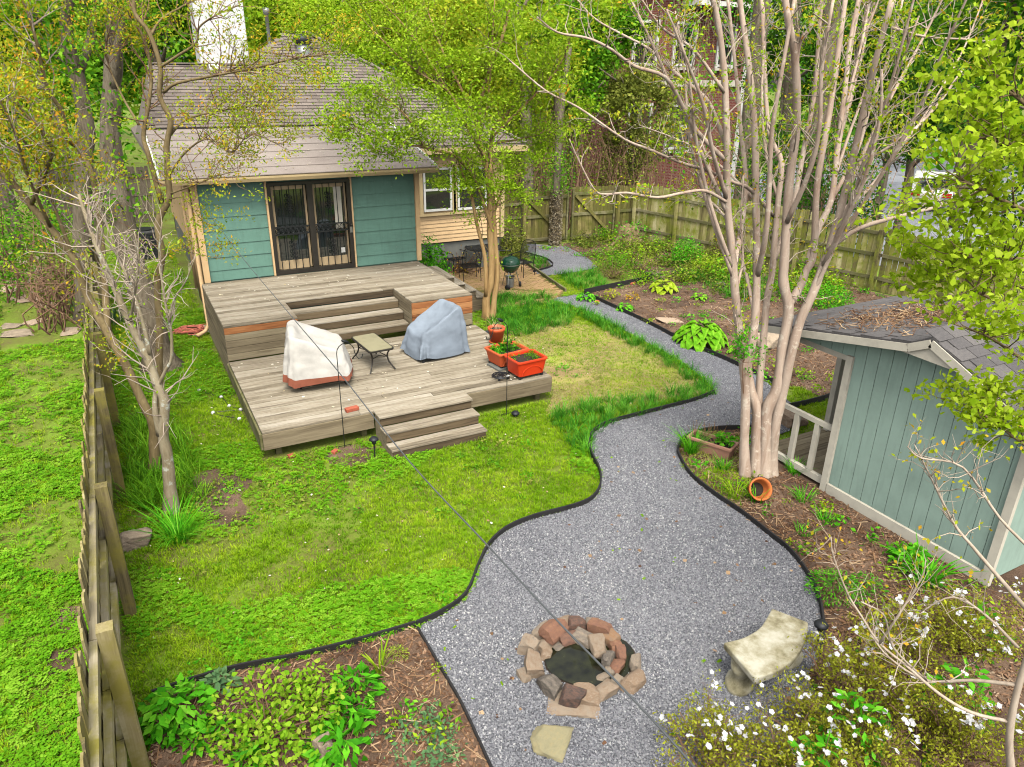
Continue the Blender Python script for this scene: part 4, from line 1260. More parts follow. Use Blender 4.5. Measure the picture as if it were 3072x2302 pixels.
def trough(name, label, loc, rz, w, d, h, mat, taper=.86, casters=True, feet=.06):
    t = thing(name, label, 'planter', loc, rz, 'rectangular planters on the deck')
    o = rrect(w, d, .05); i = rrect(w - .05, d - .05, .04); b = rrect(w * taper, d * taper, .05); ib = rrect(w * taper - .04, d * taper - .04, .04)
    n = len(o)
    m = MB()
    lay = [(b, feet), (o, feet + h - .03), (rrect(w + .04, d + .04, .06), feet + h - .03), (rrect(w + .04, d + .04, .06), feet + h), (i, feet + h), (ib, feet + .05)]
    V = [(p[0], p[1], z) for poly, z in lay for p in poly]
    f = [(a * n + k, a * n + (k + 1) % n, (a + 1) * n + (k + 1) % n, (a + 1) * n + k) for a in range(len(lay) - 1) for k in range(n)]
    f.append(tuple(range(n))[::-1]); f.append(tuple(range((len(lay) - 1) * n, len(lay) * n)))
    m.add(V, f)
    m.build('tub', mat, t, None, None, False, .004)
    for s in (-1, 1):                     # arch ribs moulded on the sides
        a = np.linspace(0, math.pi, 9)
        MB().tube(np.stack((w * .36 * np.cos(a), np.full(9, s * (d * (taper + 1) / 4 + .004)), feet + .03 + h * .5 * np.sin(a)), 1), .008, 5).build('moulded_arch', mat, t)
    MB().prism(rrect(w - .06, d - .06, .04), feet + h - .10, feet + h - .05).build('soil', M['soil'], t)
    if casters:
        for sx in (-1, 1):
            for sy in (-1, 1):
                MB().lathe([(0, -.02), (.032, -.02), (.032, .02), (0, .02)], 10, (sx * w * .38, sy * d * .36, .032)).build('caster', M['black'], t)
    return t
p1 = trough('planter', 'bright orange red planter on casters with seedlings at deck corner', (6.16, 10.95, .5), R(4), .62, .50, .30, M['orange_red'])
seedlings(p1, .5, .4, .31, 260, M['leaf_mid'], .10)
p2 = trough('planter', 'terracotta coloured planter with leafy greens behind the red planter', (6.08, 11.56, .5), R(8), .66, .52, .27, M['terracotta'], .84)
seedlings(p2, .52, .4, .28, 420, M['leaf_fresh'], .14, .05)
seedlings(p2, .25, .2, .30, 60, M['leaf_dark'], .2, .09, 'dark_leaves')
MB().box((-.1, -.05, .02), (.5, .4, .03)).build('drip_tray', M['foundation'], p2)
# round pot
rp = thing('flower_pot', 'round terracotta coloured pot with dead stems at the deck edge', 'flower pot', (6.45, 12.72, .5), 0)
MB().lathe([(0, 0), (.12, 0), (.165, .26), (.18, .27), (.185, .33), (.165, .335), (.155, .27), (.10, .05)], 20).build('pot', M['terracotta'], rp, None, None, True)
MB().lathe([(0, .28), (.15, .28), (.15, .27)], 16).build('soil', M['soil'], rp)
MB().lathe([(0, -.0), (.14, 0), (.16, .03), (.13, .03)], 16).build('saucer', M['terracotta'], rp)
m = MB()
for k in range(26):
    a = random.uniform(0, 6.28); r = random.uniform(0, .11); L = random.uniform(.06, .22)
    m.tube([(r * math.cos(a), r * math.sin(a), .28), (r * 1.3 * math.cos(a), r * 1.3 * math.sin(a), .28 + L * .6), (r * 1.9 * math.cos(a), r * 1.9 * math.sin(a), .28 + L)], .003, 3)
tag(m.build('dead_stems', M['straw'], rp), kind='stuff')
tag(MB().lathe([(0, 0), (.075, 0), (.10, .2), (.105, .2), (.09, .19), (.07, .02)], 14).build('nursery_pot', M['black'], None, (6.86, 12.25, .0), None, True), 'small black nursery pot on the grass beside the deck', 'flower pot')
tag(MB().lathe([(0, 0), (.085, 0), (.115, .22), (.12, .22), (.10, .2), (.08, .02)], 14).build('nursery_pot', M['black'], None, (6.92, 14.1, .0), None, True), 'black nursery pot by the tree foot behind the deck', 'flower pot')
def rock(name, label, loc, s, seed, mat='rock', cat='stone', parent=None, group=None, rz=0.0):
    rg = np.random.default_rng(seed)
    o = link(name, rock_mesh(seed, mat), parent, loc, (rg.uniform(-.15, .15), rg.uniform(-.15, .15), rz + rg.uniform(-.3, .3)))
    o.scale = s
    if label: tag(o, label, cat, group)
    return o
_rocks = {}
def rock_mesh(seed, mat):
    key = (seed % 9, mat)
    if key in _rocks: return _rocks[key]
    rg = np.random.default_rng(100 + seed % 9)
    # a box with chipped corners: random cutting planes on a subdivided cube
    n = 7
    lin = np.linspace(-1, 1, n)
    idx = {}; V = []; F = []
    def vid(p):
        k = tuple(np.round(p, 4))
        if k not in idx: idx[k] = len(V); V.append(np.array(p, float))
        return idx[k]
    for ax in range(3):
        for sg in (-1, 1):
            for i in range(n - 1):
                for j in range(n - 1):
                    q = []
                    for (a, b) in ((i, j), (i + 1, j), (i + 1, j + 1), (i, j + 1)):
                        p = [0, 0, 0]; p[ax] = sg; p[(ax + 1) % 3] = lin[a]; p[(ax + 2) % 3] = lin[b]; q.append(vid(p))
                    F.append(tuple(q if sg > 0 else q[::-1]))
    V = np.array(V)
    for _ in range(9):
        nrm = unit(rg.normal(size=3)); d = rg.uniform(.72, 1.05)
        over = V @ nrm - d * np.abs(nrm).sum() * .74
        V = V - np.where(over > 0, over, 0)[:, None] * nrm
    V += rg.normal(0, .02, V.shape)
    V *= .5
    m = MB().add(V, F)
    me = m.mesh('stone', M[mat])
    _rocks[key] = me
    return me
rock('stone', 'pale rounded stone at the deck edge beside the round pot', (6.62, 13.0, .08), (.28, .2, .24), 4)
# plant caddy and loose brick
cd = thing('plant_caddy', 'round black wheeled plant caddy lying on the deck boards', 'plant caddy', (5.66, 10.98, .5), .3)
m = MB()
t_ = np.linspace(0, 2 * math.pi, 21)
for r in (.16, .115, .06): m.tube(np.stack((r * np.cos(t_), r * np.sin(t_), np.full(21, .055)), 1), .010, 5)
for k in range(6): m.bar((0, 0, .055), (.16 * math.cos(k * 1.047), .16 * math.sin(k * 1.047), .055), .014, .01)
m.build('ring', M['black'], cd)
for k in range(4):
    a = k * math.pi / 2 + .6
    MB().lathe([(0, -.018), (.022, -.018), (.022, .018), (0, .018)], 8, (.14 * math.cos(a), .14 * math.sin(a), .022)).build('caster', M['black'], cd)
MB().box((.06, -.12, .06), (.07, .04, .012)).build('price_tag', M['white'], cd)
tag(MB().box((0, 0, .03), (.22, .10, .06)).build('loose_brick', M['brick_red'], None, (2.83, 10.83, .5), (0, 0, .12), False, .006), 'loose red brick lying at the front edge of the deck', 'brick')
tag(MB().box((0, 0, .025), (.12, .08, .05)).build('loose_brick', M['brick_red'], None, (2.40, 10.45, .0), (0, 0, .7), False, .006), 'broken red brick half in the grass by the stairs', 'brick')
tag(MB().box((0, 0, .025), (.11, .08, .05)).build('loose_brick', M['brick_red'], None, (1.75, 10.62, .0), (0, 0, .3), False, .006), 'small red brick piece under the front deck edge', 'brick')

# shepherd hooks
def hook(label, x, y, flip):
    t = thing('shepherd_hook', label, 'garden hook', (x, y, 0), 0, 'shepherd hooks in front of the deck')
    pts = [(0, 0, 0), (0, 0, .8), (0, 0, 1.62)]
    a = np.linspace(math.pi, -.1, 9)
    arc = [(flip * (.14 + .14 * math.cos(q)), 0, 1.64 + .15 * math.sin(q)) for q in a]
    tail = [(flip * .30, 0, 1.56), (flip * .34, 0, 1.50), (flip * .39, 0, 1.51), (flip * .41, 0, 1.57)]
    MB().tube(pts + arc + tail, .007, 6).build('rod', M['black_iron'], t)
    MB().tube([(-.10, 0, .0), (-.10, 0, .04), (.10, 0, .04), (.10, 0, .0)], .006, 5).build('step_bar', M['black_iron'], t)
    # small bird finial
    b = MB().lathe([(0, -.06), (.025, -.04), (.035, 0), (.02, .05), (0, .08)], 8)
    V = np.concatenate(b.v); b.v = [np.stack((V[:, 2], V[:, 1], V[:, 0] * .8), 1)]
    b.build('bird_finial', M['black_iron'], t, (flip * .14, 0, 1.82), (0, .4, 0), True)
    return t
hook('black shepherd hook with bird finial left of the front steps', 2.59, 10.55, 1)
hook('black shepherd hook with bird finial right of the front steps', 5.51, 10.45, -1)

# solar path lights
def path_light(label, x, y, h=.36):
    t = thing('path_light', label, 'path light', (x, y, 0), 0, 'black solar path lights')
    MB().tube([(0, 0, 0), (0, 0, h - .08)], .011, 8).build('stake', M['black'], t)
    MB().lathe([(.012, h - .12), (.03, h - .1), (.042, h - .04), (.03, h - .04)], 12).build('lens', M['black'], t, None, None, True)
    MB().lathe([(.0, h - .035), (.075, h - .035), (.075, h - .02), (.05, h + .01), (0, h + .018)], 14).build('cap', M['black'], t, None, None, True)
    return t
path_light('black solar path light in the lawn beside the front steps', 2.92, 10.0)
path_light('black solar path light standing next to the concrete bench', 5.80, 3.82, .38)
path_light('toppled dark light cap lying on the lawn edge', 5.62, 10.32, .1)

# ================================================================ BENCH, POND, SLAB
bench = thing('garden_bench', 'curved concrete garden bench with lichen on the gravel', 'bench', (0, 0, 0))
top_px = [(1563, 1388), (1600, 1372), (1640, 1350), (1658, 1325), (1668, 1314), (1705, 1325), (1745, 1344), (1738, 1378), (1712, 1420), (1672, 1450), (1632, 1466), (1595, 1425)]
tp = [gz(x, y, .46)[:2] for x, y in [(1563, 1388), (1606, 1377), (1640, 1357), (1656, 1335), (1668, 1314)]]
bt = [gz(x, y, .46)[:2] for x, y in [(1746, 1344), (1742, 1378), (1722, 1415), (1685, 1446), (1632, 1467)]]
seat_poly = list(smooth_path(tp, 4)) + list(smooth_path(bt, 4))
seat = MB().prism(seat_poly[::-1], .39, .46)
so = seat.build('seat', M['bench'], bench, None, None, False, .015)
lipc = np.mean(seat_poly, axis=0)
MB().prism([lipc + (np.array(p) - lipc) * .965 for p in seat_poly][::-1], .37, .392).build('seat_moulding', M['bench'], bench)
for (cx, cy, rz) in ((4.73, 3.84, .5), (5.40, 3.86, .1)):
    m = MB()
    leg = m.lathe([(.0, 0), (.15, 0), (.15, .07), (.10, .10), (.085, .16), (.12, .24), (.125, .30), (.09, .34), (.12, .37), (0, .37)], 14)
    V = np.concatenate(m.v); V[:, 0] *= 1.35; V[:, 1] *= .95; m.v = [V]
    m.build('pedestal', M['bench'], bench, (cx, cy, .0), (0, 0, rz), True)

pond = thing('garden_pond', 'small stone ringed pond set into the gravel', 'pond', (3.45, 4.88, 0))
pc = np.array([(3.19, 5.12), (3.5, 5.3), (3.95, 5.0), (4.02, 4.66), (3.72, 4.42), (3.3, 4.5), (3.08, 4.8)]) - (3.45, 4.88)
pcs = smooth_path(pc, 4, True)
MB().prism(pcs * 1.02, .028, .034).build('basin_floor', M['soil'], pond)
MB().sheet(pcs * .99, .045).build('water', M['water'], pond)
stones = [  # px, py, z, size
    (1145, 1392, .10, .24, .17), (1155, 1432, .10, .24, .18), (1172, 1365, .1, .2, .15), (1195, 1358, .16, .26, .15), (1217, 1342, .10, .16, .14),
    (1248, 1348, .10, .17, .15), (1274, 1345, .10, .14, .13), (1300, 1356, .12, .22, .16), (1316, 1376, .10, .2, .14), (1328, 1395, .1, .16, .13),
    (1340, 1412, .1, .14, .12), (1372, 1432, .08, .18, .15), (1365, 1470, .08, .24, .14), (1332, 1468, .12, .13, .14), (1306, 1488, .08, .22, .12),
    (1272, 1500, .1, .26, .13), (1236, 1504, .14, .20, .14), (1240, 1515, .04, .42, .10), (1190, 1478, .1, .26, .15), (1290, 1395, .14, .22, .13),
    (1312, 1420, .10, .16, .12), (1230, 1375, .09, .2, .12), (1258, 1372, .12, .2, .12), (1330, 1438, .07, .16, .10), (1135, 1462, .05, .14, .12),
    (1205, 1372, .02, .26, .14), (1235, 1388, .0, .24, .12), (1265, 1390, .02, .22, .14), (1292, 1412, .0, .2, .14), (1180, 1415, .02, .2, .14),
    (1182, 1388, .07, .22, .10), (1210, 1385, .05, .24, .08), (1300, 1462, .04, .14, .08), (1318, 1448, .05, .12, .1)]
for k, (px, py, zc, w, h) in enumerate(stones):
    p = gz(px, py, zc)
    o = rock('stone', None, tuple(p - np.array((3.45, 4.88, 0)) + np.array((0, 0, -.03))), (w * 1.2, w * random.uniform(.7, .9), h * 1.25), k, 'rock_red' if k in (3, 5, 7, 8, 9, 10, 16, 23, 21) else 'rock', parent=pond, rz=math.atan2(p[1] - 4.88, p[0] - 3.45) + math.pi / 2)
so_ = link('paver', rock_mesh(2, 'paver'), None, tuple(gz(1188, 1597, .03)), (0, 0, .75)); so_.scale = (.40, .36, .09)
tag(so_, 'square weathered concrete paver lying on gravel below the pond', 'paver')
rock('stone', 'brown fallen log chunk beside the left fence', tuple(gz(290, 1165, .08)), (.42, .28, .24), 5, 'flag', 'stone')
rock('stone', 'upright tan stone among leaves in the lower left bed', tuple(gz(700, 1622, .1)), (.16, .12, .34), 3, 'flag', 'stone')
rock('stone', 'grey boulder near the shed porch corner', tuple(gz(1715, 905, .1)), (.5, .4, .3), 6, 'rock', 'stone')
rock('stone', 'pale stone behind the shed porch roof corner', tuple(gz(1662, 738, .12)), (.6, .4, .32), 7, 'flag', 'stone')
rock('stone', 'flat grey stepping stone in the far bed', tuple(gz(1447, 692, .02)), (.7, .5, .06), 1, 'flag', 'stone')
rock('stone', 'reddish brick lump at the far bed corner', tuple(gz(1365, 612, .03)), (.22, .12, .08), 2, 'brick_red', 'stone')
rock('stone', 'small red clay piece inside the far bed', tuple(gz(1290, 652, .03)), (.14, .1, .1), 4, 'brick_red', 'stone')
rock('stone', 'grey stone under the shrubs at the right fence', tuple(gz(1555, 618, .08)), (.3, .25, .2), 3, 'rock', 'stone')

# ================================================================ POTS BY THE TREE
bx = thing('planter', 'faded pink plastic trough with dry stems and green leaves by tree', 'planter', (7.86, 7.74, 0), R(-66))
o_ = MB(); w, d, h = .72, .28, .24
lay = [(rrect(w * .92, d * .8, .02), 0), (rrect(w, d, .02), h - .04), (rrect(w + .05, d + .05, .02), h - .04), (rrect(w + .05, d + .05, .02), h), (rrect(w - .03, d - .03, .02), h), (rrect(w * .88, d * .75, .02), .06)]
n = 20
V = [(p[0], p[1], z) for poly, z in lay for p in poly]
f = [(a * n + k, a * n + (k + 1) % n, (a + 1) * n + (k + 1) % n, (a + 1) * n + k) for a in range(5) for k in range(n)]
f.append(tuple(range(n))[::-1]); f.append(tuple(range(5 * n, 6 * n)))
o_.add(V, f); o_.build('tub', M['box_pink'], bx, None, None, False, .003)
MB().prism(rrect(w - .04, d - .04, .02), h - .08, h - .04).build('soil', M['soil'], bx)
c = np.stack((RNG.uniform(.05, .36, 90), RNG.uniform(-.1, .1, 90), h + RNG.random(90) * .14), 1)
link('leaves', quads_mesh('leaves', leaf_quads(c, .09, .6, .5), M['leaf_fresh']), bx)
m = MB()
for k in range(40):
    x, y = random.uniform(-.38, .2), random.uniform(-.1, .1); L = random.uniform(.08, .28)
    m.tube([(x, y, h - .05), (x + random.uniform(-.1, .1), y + random.uniform(-.1, .1), h + L)], .003, 3)
tag(m.build('dry_stems', M['straw'], bx), kind='stuff')
tp_ = thing('flower_pot', 'clay pot tipped on its side at the foot of the big tree', 'flower pot', tuple(gz(1637, 1060, .14)), 0)
pm = MB().lathe([(0, -.2), (.09, -.2), (.15, .06), (.165, .06), (.17, .11), (.15, .115), (.13, .05), (.075, -.17), (0, -.17)], 22)
po = pm.build('pot', M['clay'], tp_, (0, 0, .02), (R(58), 0, R(-25)), True)
MB().lathe([(0, -.06), (.118, -.06), (.118, -.065)], 18).build('soil', M['soil'], tp_, (0, 0, .02), (R(58), 0, R(-25)))  # dark disc added so the tipped pot's inside looks shaded

# ================================================================ COIL OF ROPE, STRING LIGHTS, CABLE
rc = thing('rope_coil', 'faded red rope lying in a coil on the grass left of deck', 'rope', tuple(gz(412, 718, 0)), 0)
m = MB()
for k in range(24):
    a = np.linspace(0, 2 * math.pi, 17) + random.uniform(0, 6)
    r1, r2 = random.uniform(.15, .34), random.uniform(.12, .26)
    cx, cy = random.uniform(-.08, .08), random.uniform(-.08, .08)
    m.tube(np.stack((cx + r1 * np.cos(a), cy + r2 * np.sin(a), .02 + random.uniform(0, .08) + .02 * np.sin(a * 3 + k)), 1), .009, 5)
m.build('coil', M['rope'], rc, None, None, True)
m = MB()
for k in range(4):
    pts = [(random.uniform(.0, .9), random.uniform(-.5, .4), .02) for _ in range(6)]
    m.tube(smooth_path(sorted(pts), 4), .006, 4)
m.build('loose_cord', M['white'], rc)
sl = thing('string_lights', 'dark cord with small white bulbs lying on the lawn by deck', 'string lights', (0, 0, 0))
bl = [gz(x, y, .03) for x, y in ((430, 843), (478, 858), (495, 877), (520, 885), (460, 892), (517, 905))]
MB().tube(smooth_path([gz(410, 815, .03), *bl], 4), .006, 4).build('cord', M['black'], sl)
for p in bl: MB().lathe([(0, -.04), (.022, -.028), (.034, 0), (.022, .03), (0, .04)], 8).build('bulb', M['white'], sl, tuple(p), (1.2, 0, random.uniform(0, 6)), True)
# overhead cable from the house corner down past the viewer
A = np.array((1.55, 17.25, 3.05)); Bp = CAM + unit(ray(1505, 1664)) * 2.6
B2 = CAM + unit(ray(1720, 1950)) * 2.2
mids = []
for (px, py, f) in ((620, 672, .35), (880, 992, .62), (1050, 1172, .76), (1200, 1337, .87), (1350, 1490, .95)):
    dist = 13.2 * (1 - f) + 2.6 * f
    mids.append(f)
pts = [A]
dA = np.linalg.norm(A - CAM)
for (px, py) in ((520, 552), (620, 672), (735, 808), (880, 992), (1050, 1175), (1200, 1337), (1350, 1492)):
    # stay on the straight span between the two ends, seen from the side
    r = unit(ray(px, py)); u = Bp - A
    nrm = np.cross(np.cross(r, u), u); t = (A - CAM).dot(nrm) / r.dot(nrm)
    pts.append(CAM + r * t)
pts += [Bp, B2]
MBc = MB().tube(smooth_path(pts, 6), .0042, 8)
tag(MBc.build('overhead_cable', M['cable'], None, None, None, True), 'thin grey service cable slanting from house corner over lawn and pond', 'cable')

# ================================================================ GRILL AND PATIO SET
gr = thing('kettle_grill', 'dark green kettle grill on three legs by the golden tree', 'grill', (9.42, 17.75, .03), R(20))
MB().lathe([(0, .42), (.12, .44), (.22, .52), (.275, .64), (.28, .68), (.265, .68)], 28).build('bowl', M['grill'], gr, None, None, True)
MB().lathe([(.285, .675), (.287, .70), (.27, .77), (.21, .85), (.12, .895), (0, .91)], 28).build('lid', M['grill'], gr, None, None, True)
MB().lathe([(.288, .672), (.292, .68), (.288, .69)], 28).build('rim', M['chrome'], gr, None, None, True)
MB().tube([(-.06, 0, .90), (-.05, 0, .95), (.05, 0, .95), (.06, 0, .90)], .012, 6).build('lid_handle', M['black'], gr)
for k in range(3):
    a = R(90 + 120 * k)
    MB().tube([(.17 * math.cos(a), .17 * math.sin(a), .48), (.30 * math.cos(a), .30 * math.sin(a), .05 if k else .0)], .012, 6).build('leg', M['chrome'], gr)
    if k:
        w_ = MB().lathe([(0, -.02), (.075, -.02), (.08, 0), (.075, .02), (0, .02)], 16)
        w_.build('wheel', M['black'], gr, (.30 * math.cos(a), .30 * math.sin(a), .08), (R(90), 0, a + R(90)), True)
MB().lathe([(.0, .30), (.13, .30), (.14, .33), (.12, .33)], 18).build('ash_pan', M['chrome'], gr)
MB().tube([(.28, -.05, .66), (.46, -.05, .66), (.46, .05, .66), (.28, .05, .66)], .009, 5).build('side_handle', M['chrome'], gr)
MB().lathe([(0, .0), (.10, .0), (.12, .2), (.12, .26), (0, .26)], 14).build('ash_bucket', M['galv'], gr, (0, 0, .02))

def iron_chair(label, x, y, rz, wide=.52):
    t = thing('patio_chair', label, 'patio chair', (x, y, .03), rz, 'black iron patio seats')
    w = wide
    def grid(name, p0, du, dv, nu, nv, par):
        m = MB()
        for i in range(nu + 1):
            a = np.array(p0) + np.array(du) * i / nu
            m.tube([a, a + np.array(dv)], .004, 3, False)
        for j in range(nv + 1):
            a = np.array(p0) + np.array(dv) * j / nv
            m.tube([a, a + np.array(du)], .004, 3, False)
        return tag(m.build(name, M['black_iron'], par), kind='stuff')
    seat = MB().tube([(-w / 2, -.24, .42), (w / 2, -.24, .42), (w / 2, .22, .41), (-w / 2, .22, .41), (-w / 2, -.24, .42)], .011, 5).build('seat_frame', M['black_iron'], t)
    grid('seat_mesh', (-w / 2, -.24, .42), (w, 0, 0), (0, .46, -.01), int(w / .03), 16, t)
    back = smooth_path([(-w / 2, .22, .41), (-w / 2 - .02, .27, .72), (-w / 2 + .04, .33, .96), (0, .35, 1.02), (w / 2 - .04, .33, .96), (w / 2 + .02, .27, .72), (w / 2, .22, .41)], 4)
    MB().tube(back, .011, 5).build('back_frame', M['black_iron'], t)
    grid('back_mesh', (-w / 2 + .01, .235, .50), (w - .02, 0, 0), (0, .09, .45), int(w / .03), 14, t)
    for s in (-1, 1):
        MB().tube([(s * w / 2, -.22, 0), (s * w / 2, -.24, .42), (s * (w / 2 + .03), -.24, .62), (s * (w / 2 + .03), .1, .64), (s * (w / 2 + .02), .27, .66)], .011, 5).build('arm_and_leg', M['black_iron'], t)
        MB().tube([(s * w / 2, .30, 0), (s * w / 2, .22, .41)], .011, 5).build('leg', M['black_iron'], t)
    return t
iron_chair('black iron mesh chair facing away beside the side stairs', 8.75, 19.0, R(170))
iron_chair('black iron mesh chair behind the grill on its right', 10.35, 18.75, R(-70))
iron_chair('black iron mesh chair under the left cream window', 8.7, 20.0, R(20))
iron_chair('wide black mesh patio bench against the foundation beneath right window', 10.35, 20.55, R(-15), .95)
iron_chair('black iron chair left of the patio table next to the bush', 7.9, 19.2, R(60))
tt = thing('patio_table', 'round black iron mesh patio table behind the golden tree', 'table', (9.55, 19.75, .03), 0)
m = MB(); t_ = np.linspace(0, 2 * math.pi, 25)
m.tube(np.stack((.55 * np.cos(t_), .55 * np.sin(t_), np.full(25, .72)), 1), .013, 5)
m.build('rim', M['black_iron'], tt)
m = MB()
for k in range(-12, 13):
    h = math.sqrt(max(0, .55 ** 2 - (k * .045) ** 2))
    m.tube([(k * .045, -h, .72), (k * .045, h, .72)], .005, 3, False); m.tube([(-h, k * .045, .722), (h, k * .045, .722)], .005, 3, False)
tag(m.build('mesh_top', M['black_iron'], tt), kind='stuff')
for k in range(4):
    a = k * math.pi / 2 + .7
    MB().tube(smooth_path([(.40 * math.cos(a), .40 * math.sin(a), .71), (.2 * math.cos(a), .2 * math.sin(a), .4), (.38 * math.cos(a), .38 * math.sin(a), 0)], 4), .012, 5).build('leg', M['black_iron'], tt)
# air conditioners
def ac_unit(label, x, y, s=.8):
    t = thing('air_conditioner', label, 'air conditioner', (x, y, .02), 0, 'outdoor condensers')
    MB().box((0, 0, .45), (s, s, .86)).build('cabinet', M['ac'], t, None, None, False, .03)
    for k in range(16):
        z = .1 + k * .047
        for (c_, d_) in (((0, -s / 2 - .008, z), (s * .9, .012, .018)), ((s / 2 + .008, 0, z), (.012, s * .9, .018)), ((-s / 2 - .008, 0, z), (.012, s * .9, .018))):
            MB().box(c_, d_).build('louvre', M['black'], t)
    MB().lathe([(.0, .885), (s * .42, .885), (s * .44, .90), (s * .40, .91), (0, .91)], 18).build('fan_guard', M['black'], t)
    return t
ac_unit('dark grey condenser unit in grass left of the house', .55, 25.9)
ac_unit('grey condenser cut by the left picture edge beside stone path', -3.62, 20.6, .9)
# pile of cut logs in the far bed
for k, (a, b) in enumerate((((1375, 570), (1425, 592)), ((1385, 580), (1432, 602)), ((1370, 578), (1402, 592)))):
    A_, B_ = gz(*a, .06), gz(*b, .06)
    tag(MB().tube([A_, (A_ + B_) / 2 + (0, 0, .01), B_], .05, 8).build('log', M['bark_dark'], None, None, None, True), 'rotting brown log lying in the far bed, %s of three' % ('backmost', 'frontmost', 'shortest')[k], 'log', 'logs in the far bed')
# flagstones of the neighbour's path
FL = ((40, 720, .75, 'large flagstone at the left picture edge, nearest the grass'), (150, 717, .55, 'pink flagstone nearest the left fence'), (20, 705, .5, 'flagstone cut by the picture edge behind the nearest large one'), (75, 695, .45, 'small flagstone beside the iris clump'), (60, 645, .8, 'wide flagstone next to the condenser at left edge'), (95, 625, .7, 'flagstone right of the condenser top'), (45, 605, .9, 'big pale flagstone above the condenser'), (80, 585, .8, 'flagstone midway along the neighbour path'), (30, 570, .9, 'flagstone at picture edge midway along the neighbour path'), (100, 660, .6, 'flagstone between the iris clump and wide flagstone'), (70, 560, .8, 'second farthest flagstone of the neighbour path'), (45, 545, .9, 'farthest flagstone of the neighbour path'), (90, 600, .6, 'small flagstone beside the big pale one'), (20, 625, .7, 'reddish flagstone just above the condenser at left edge'))
for k, (px, py, w, lab) in enumerate(FL):
    o = link('flagstone', rock_mesh(k, 'flag'), None, tuple(gz(px, py, .015)), (0, 0, k * 1.3)); o.scale = (w, w * .75, .05)
    tag(o, lab, 'flagstone', 'flagstones of the neighbour path')
# ================================================================ SCATTER (ground cover only)
def proto(name, me):
    return bpy.data.objects.new(name, me)

def scatter(name, pts, protos, label, cat, scale=(.7, 1.3), tilt=.25, z=0.0, kind='stuff'):
    n = len(pts)
    me = bpy.data.meshes.new(name)
    me.vertices.add(n)
    P3 = np.c_[pts[:, :2], pts[:, 2] if pts.shape[1] > 2 else np.full(n, z)]
    me.vertices.foreach_set('co', P3.reshape(-1).astype(np.float32))
    rot = np.stack((RNG.normal(0, tilt, n), RNG.normal(0, tilt, n), RNG.uniform(0, 6.283, n)), 1)
    a = me.attributes.new('rot', 'FLOAT_VECTOR', 'POINT'); a.data.foreach_set('vector', rot.reshape(-1).astype(np.float32))
    a = me.attributes.new('scl', 'FLOAT', 'POINT'); a.data.foreach_set('value', RNG.uniform(*scale, n).astype(np.float32))
    a = me.attributes.new('pick', 'INT', 'POINT'); a.data.foreach_set('value', RNG.integers(0, len(protos), n).astype(np.int32))
    o = link(name, me)
    pc_ = bpy.data.collections.new(name + '_pieces')
    for p in protos: pc_.objects.link(p)
    ng = bpy.data.node_groups.new(name, 'GeometryNodeTree')
    ng.interface.new_socket('Geometry', in_out='INPUT', socket_type='NodeSocketGeometry')
    ng.interface.new_socket('Geometry', in_out='OUTPUT', socket_type='NodeSocketGeometry')
    N, L = ng.nodes, ng.links
    gi, go = N.new('NodeGroupInput'), N.new('NodeGroupOutput')
    ci = N.new('GeometryNodeCollectionInfo'); ci.inputs['Collection'].default_value = pc_
    ci.inputs['Separate Children'].default_value = True; ci.inputs['Reset Children'].default_value = True
    ip = N.new('GeometryNodeInstanceOnPoints'); ip.inputs['Pick Instance'].default_value = True
    def na(nm, t):
        x = N.new('GeometryNodeInputNamedAttribute'); x.data_type = t; x.inputs['Name'].default_value = nm
        return x.outputs[0]
    L.new(gi.outputs[0], ip.inputs['Points']); L.new(ci.outputs[0], ip.inputs['Instance'])
    L.new(na('pick', 'INT'), ip.inputs['Instance Index']); L.new(na('rot', 'FLOAT_VECTOR'), ip.inputs['Rotation']); L.new(na('scl', 'FLOAT'), ip.inputs['Scale'])
    L.new(ip.outputs[0], go.inputs[0])
    md = o.modifiers.new('scatter', 'NODES'); md.node_group = ng
    return tag(o, label, cat, None, kind)

def tuft_mesh(name, mat, n, h, w, spread, bend=.5, segs=2):
    m = MB()
    for k in range(n):
        a = random.uniform(0, 6.283); r = random.random() ** .5 * spread
        b = np.array((r * math.cos(a), r * math.sin(a), -.004))
        dirn = a + random.uniform(-.9, .9)
        L = h * random.uniform(.55, 1.15); out = bend * L * random.uniform(.3, 1.2)
        side = np.array((-math.sin(dirn), math.cos(dirn), 0)) * w * .5
        fw = np.array((math.cos(dirn), math.sin(dirn), 0))
        pts = [b + fw * out * (t ** 1.8) + np.array((0, 0, L * (t - .25 * bend * t * t))) for t in np.linspace(0, 1, segs + 1)]
        V, F = [], []
        for i, p in enumerate(pts[:-1]):
            q = 1 - .35 * i / segs
            V += [p - side * q, p + side * q]
        V.append(pts[-1])
        for i in range(segs - 1): F.append((2 * i, 2 * i + 1, 2 * i + 3, 2 * i + 2))
        F.append((2 * segs - 2, 2 * segs - 1, 2 * segs))
        m.add(V, F)
    me = m.mesh(name, mat)
    a_ = me.attributes.new('rnd', 'FLOAT', 'FACE')
    a_.data.foreach_set('value', np.repeat(RNG.random(n), segs).astype(np.float32))
    return me

def clover_mesh(name, mat, n, spread, size):
    m = MB()
    for k in range(n):
        a = random.uniform(0, 6.283); r = random.random() ** .5 * spread
        c = np.array((r * math.cos(a), r * math.sin(a), random.uniform(.01, .045)))
        for q in range(3):
            b = q * 2.094 + a
            d = np.array((math.cos(b), math.sin(b), .15)); s = np.array((-math.sin(b), math.cos(b), 0))
            L = size * random.uniform(.7, 1.2)
            m.add([c, c + d * L * .6 + s * L * .4, c + d * L, c + d * L * .6 - s * L * .4], [(0, 1, 2, 3)])
    return m.mesh(name, mat)

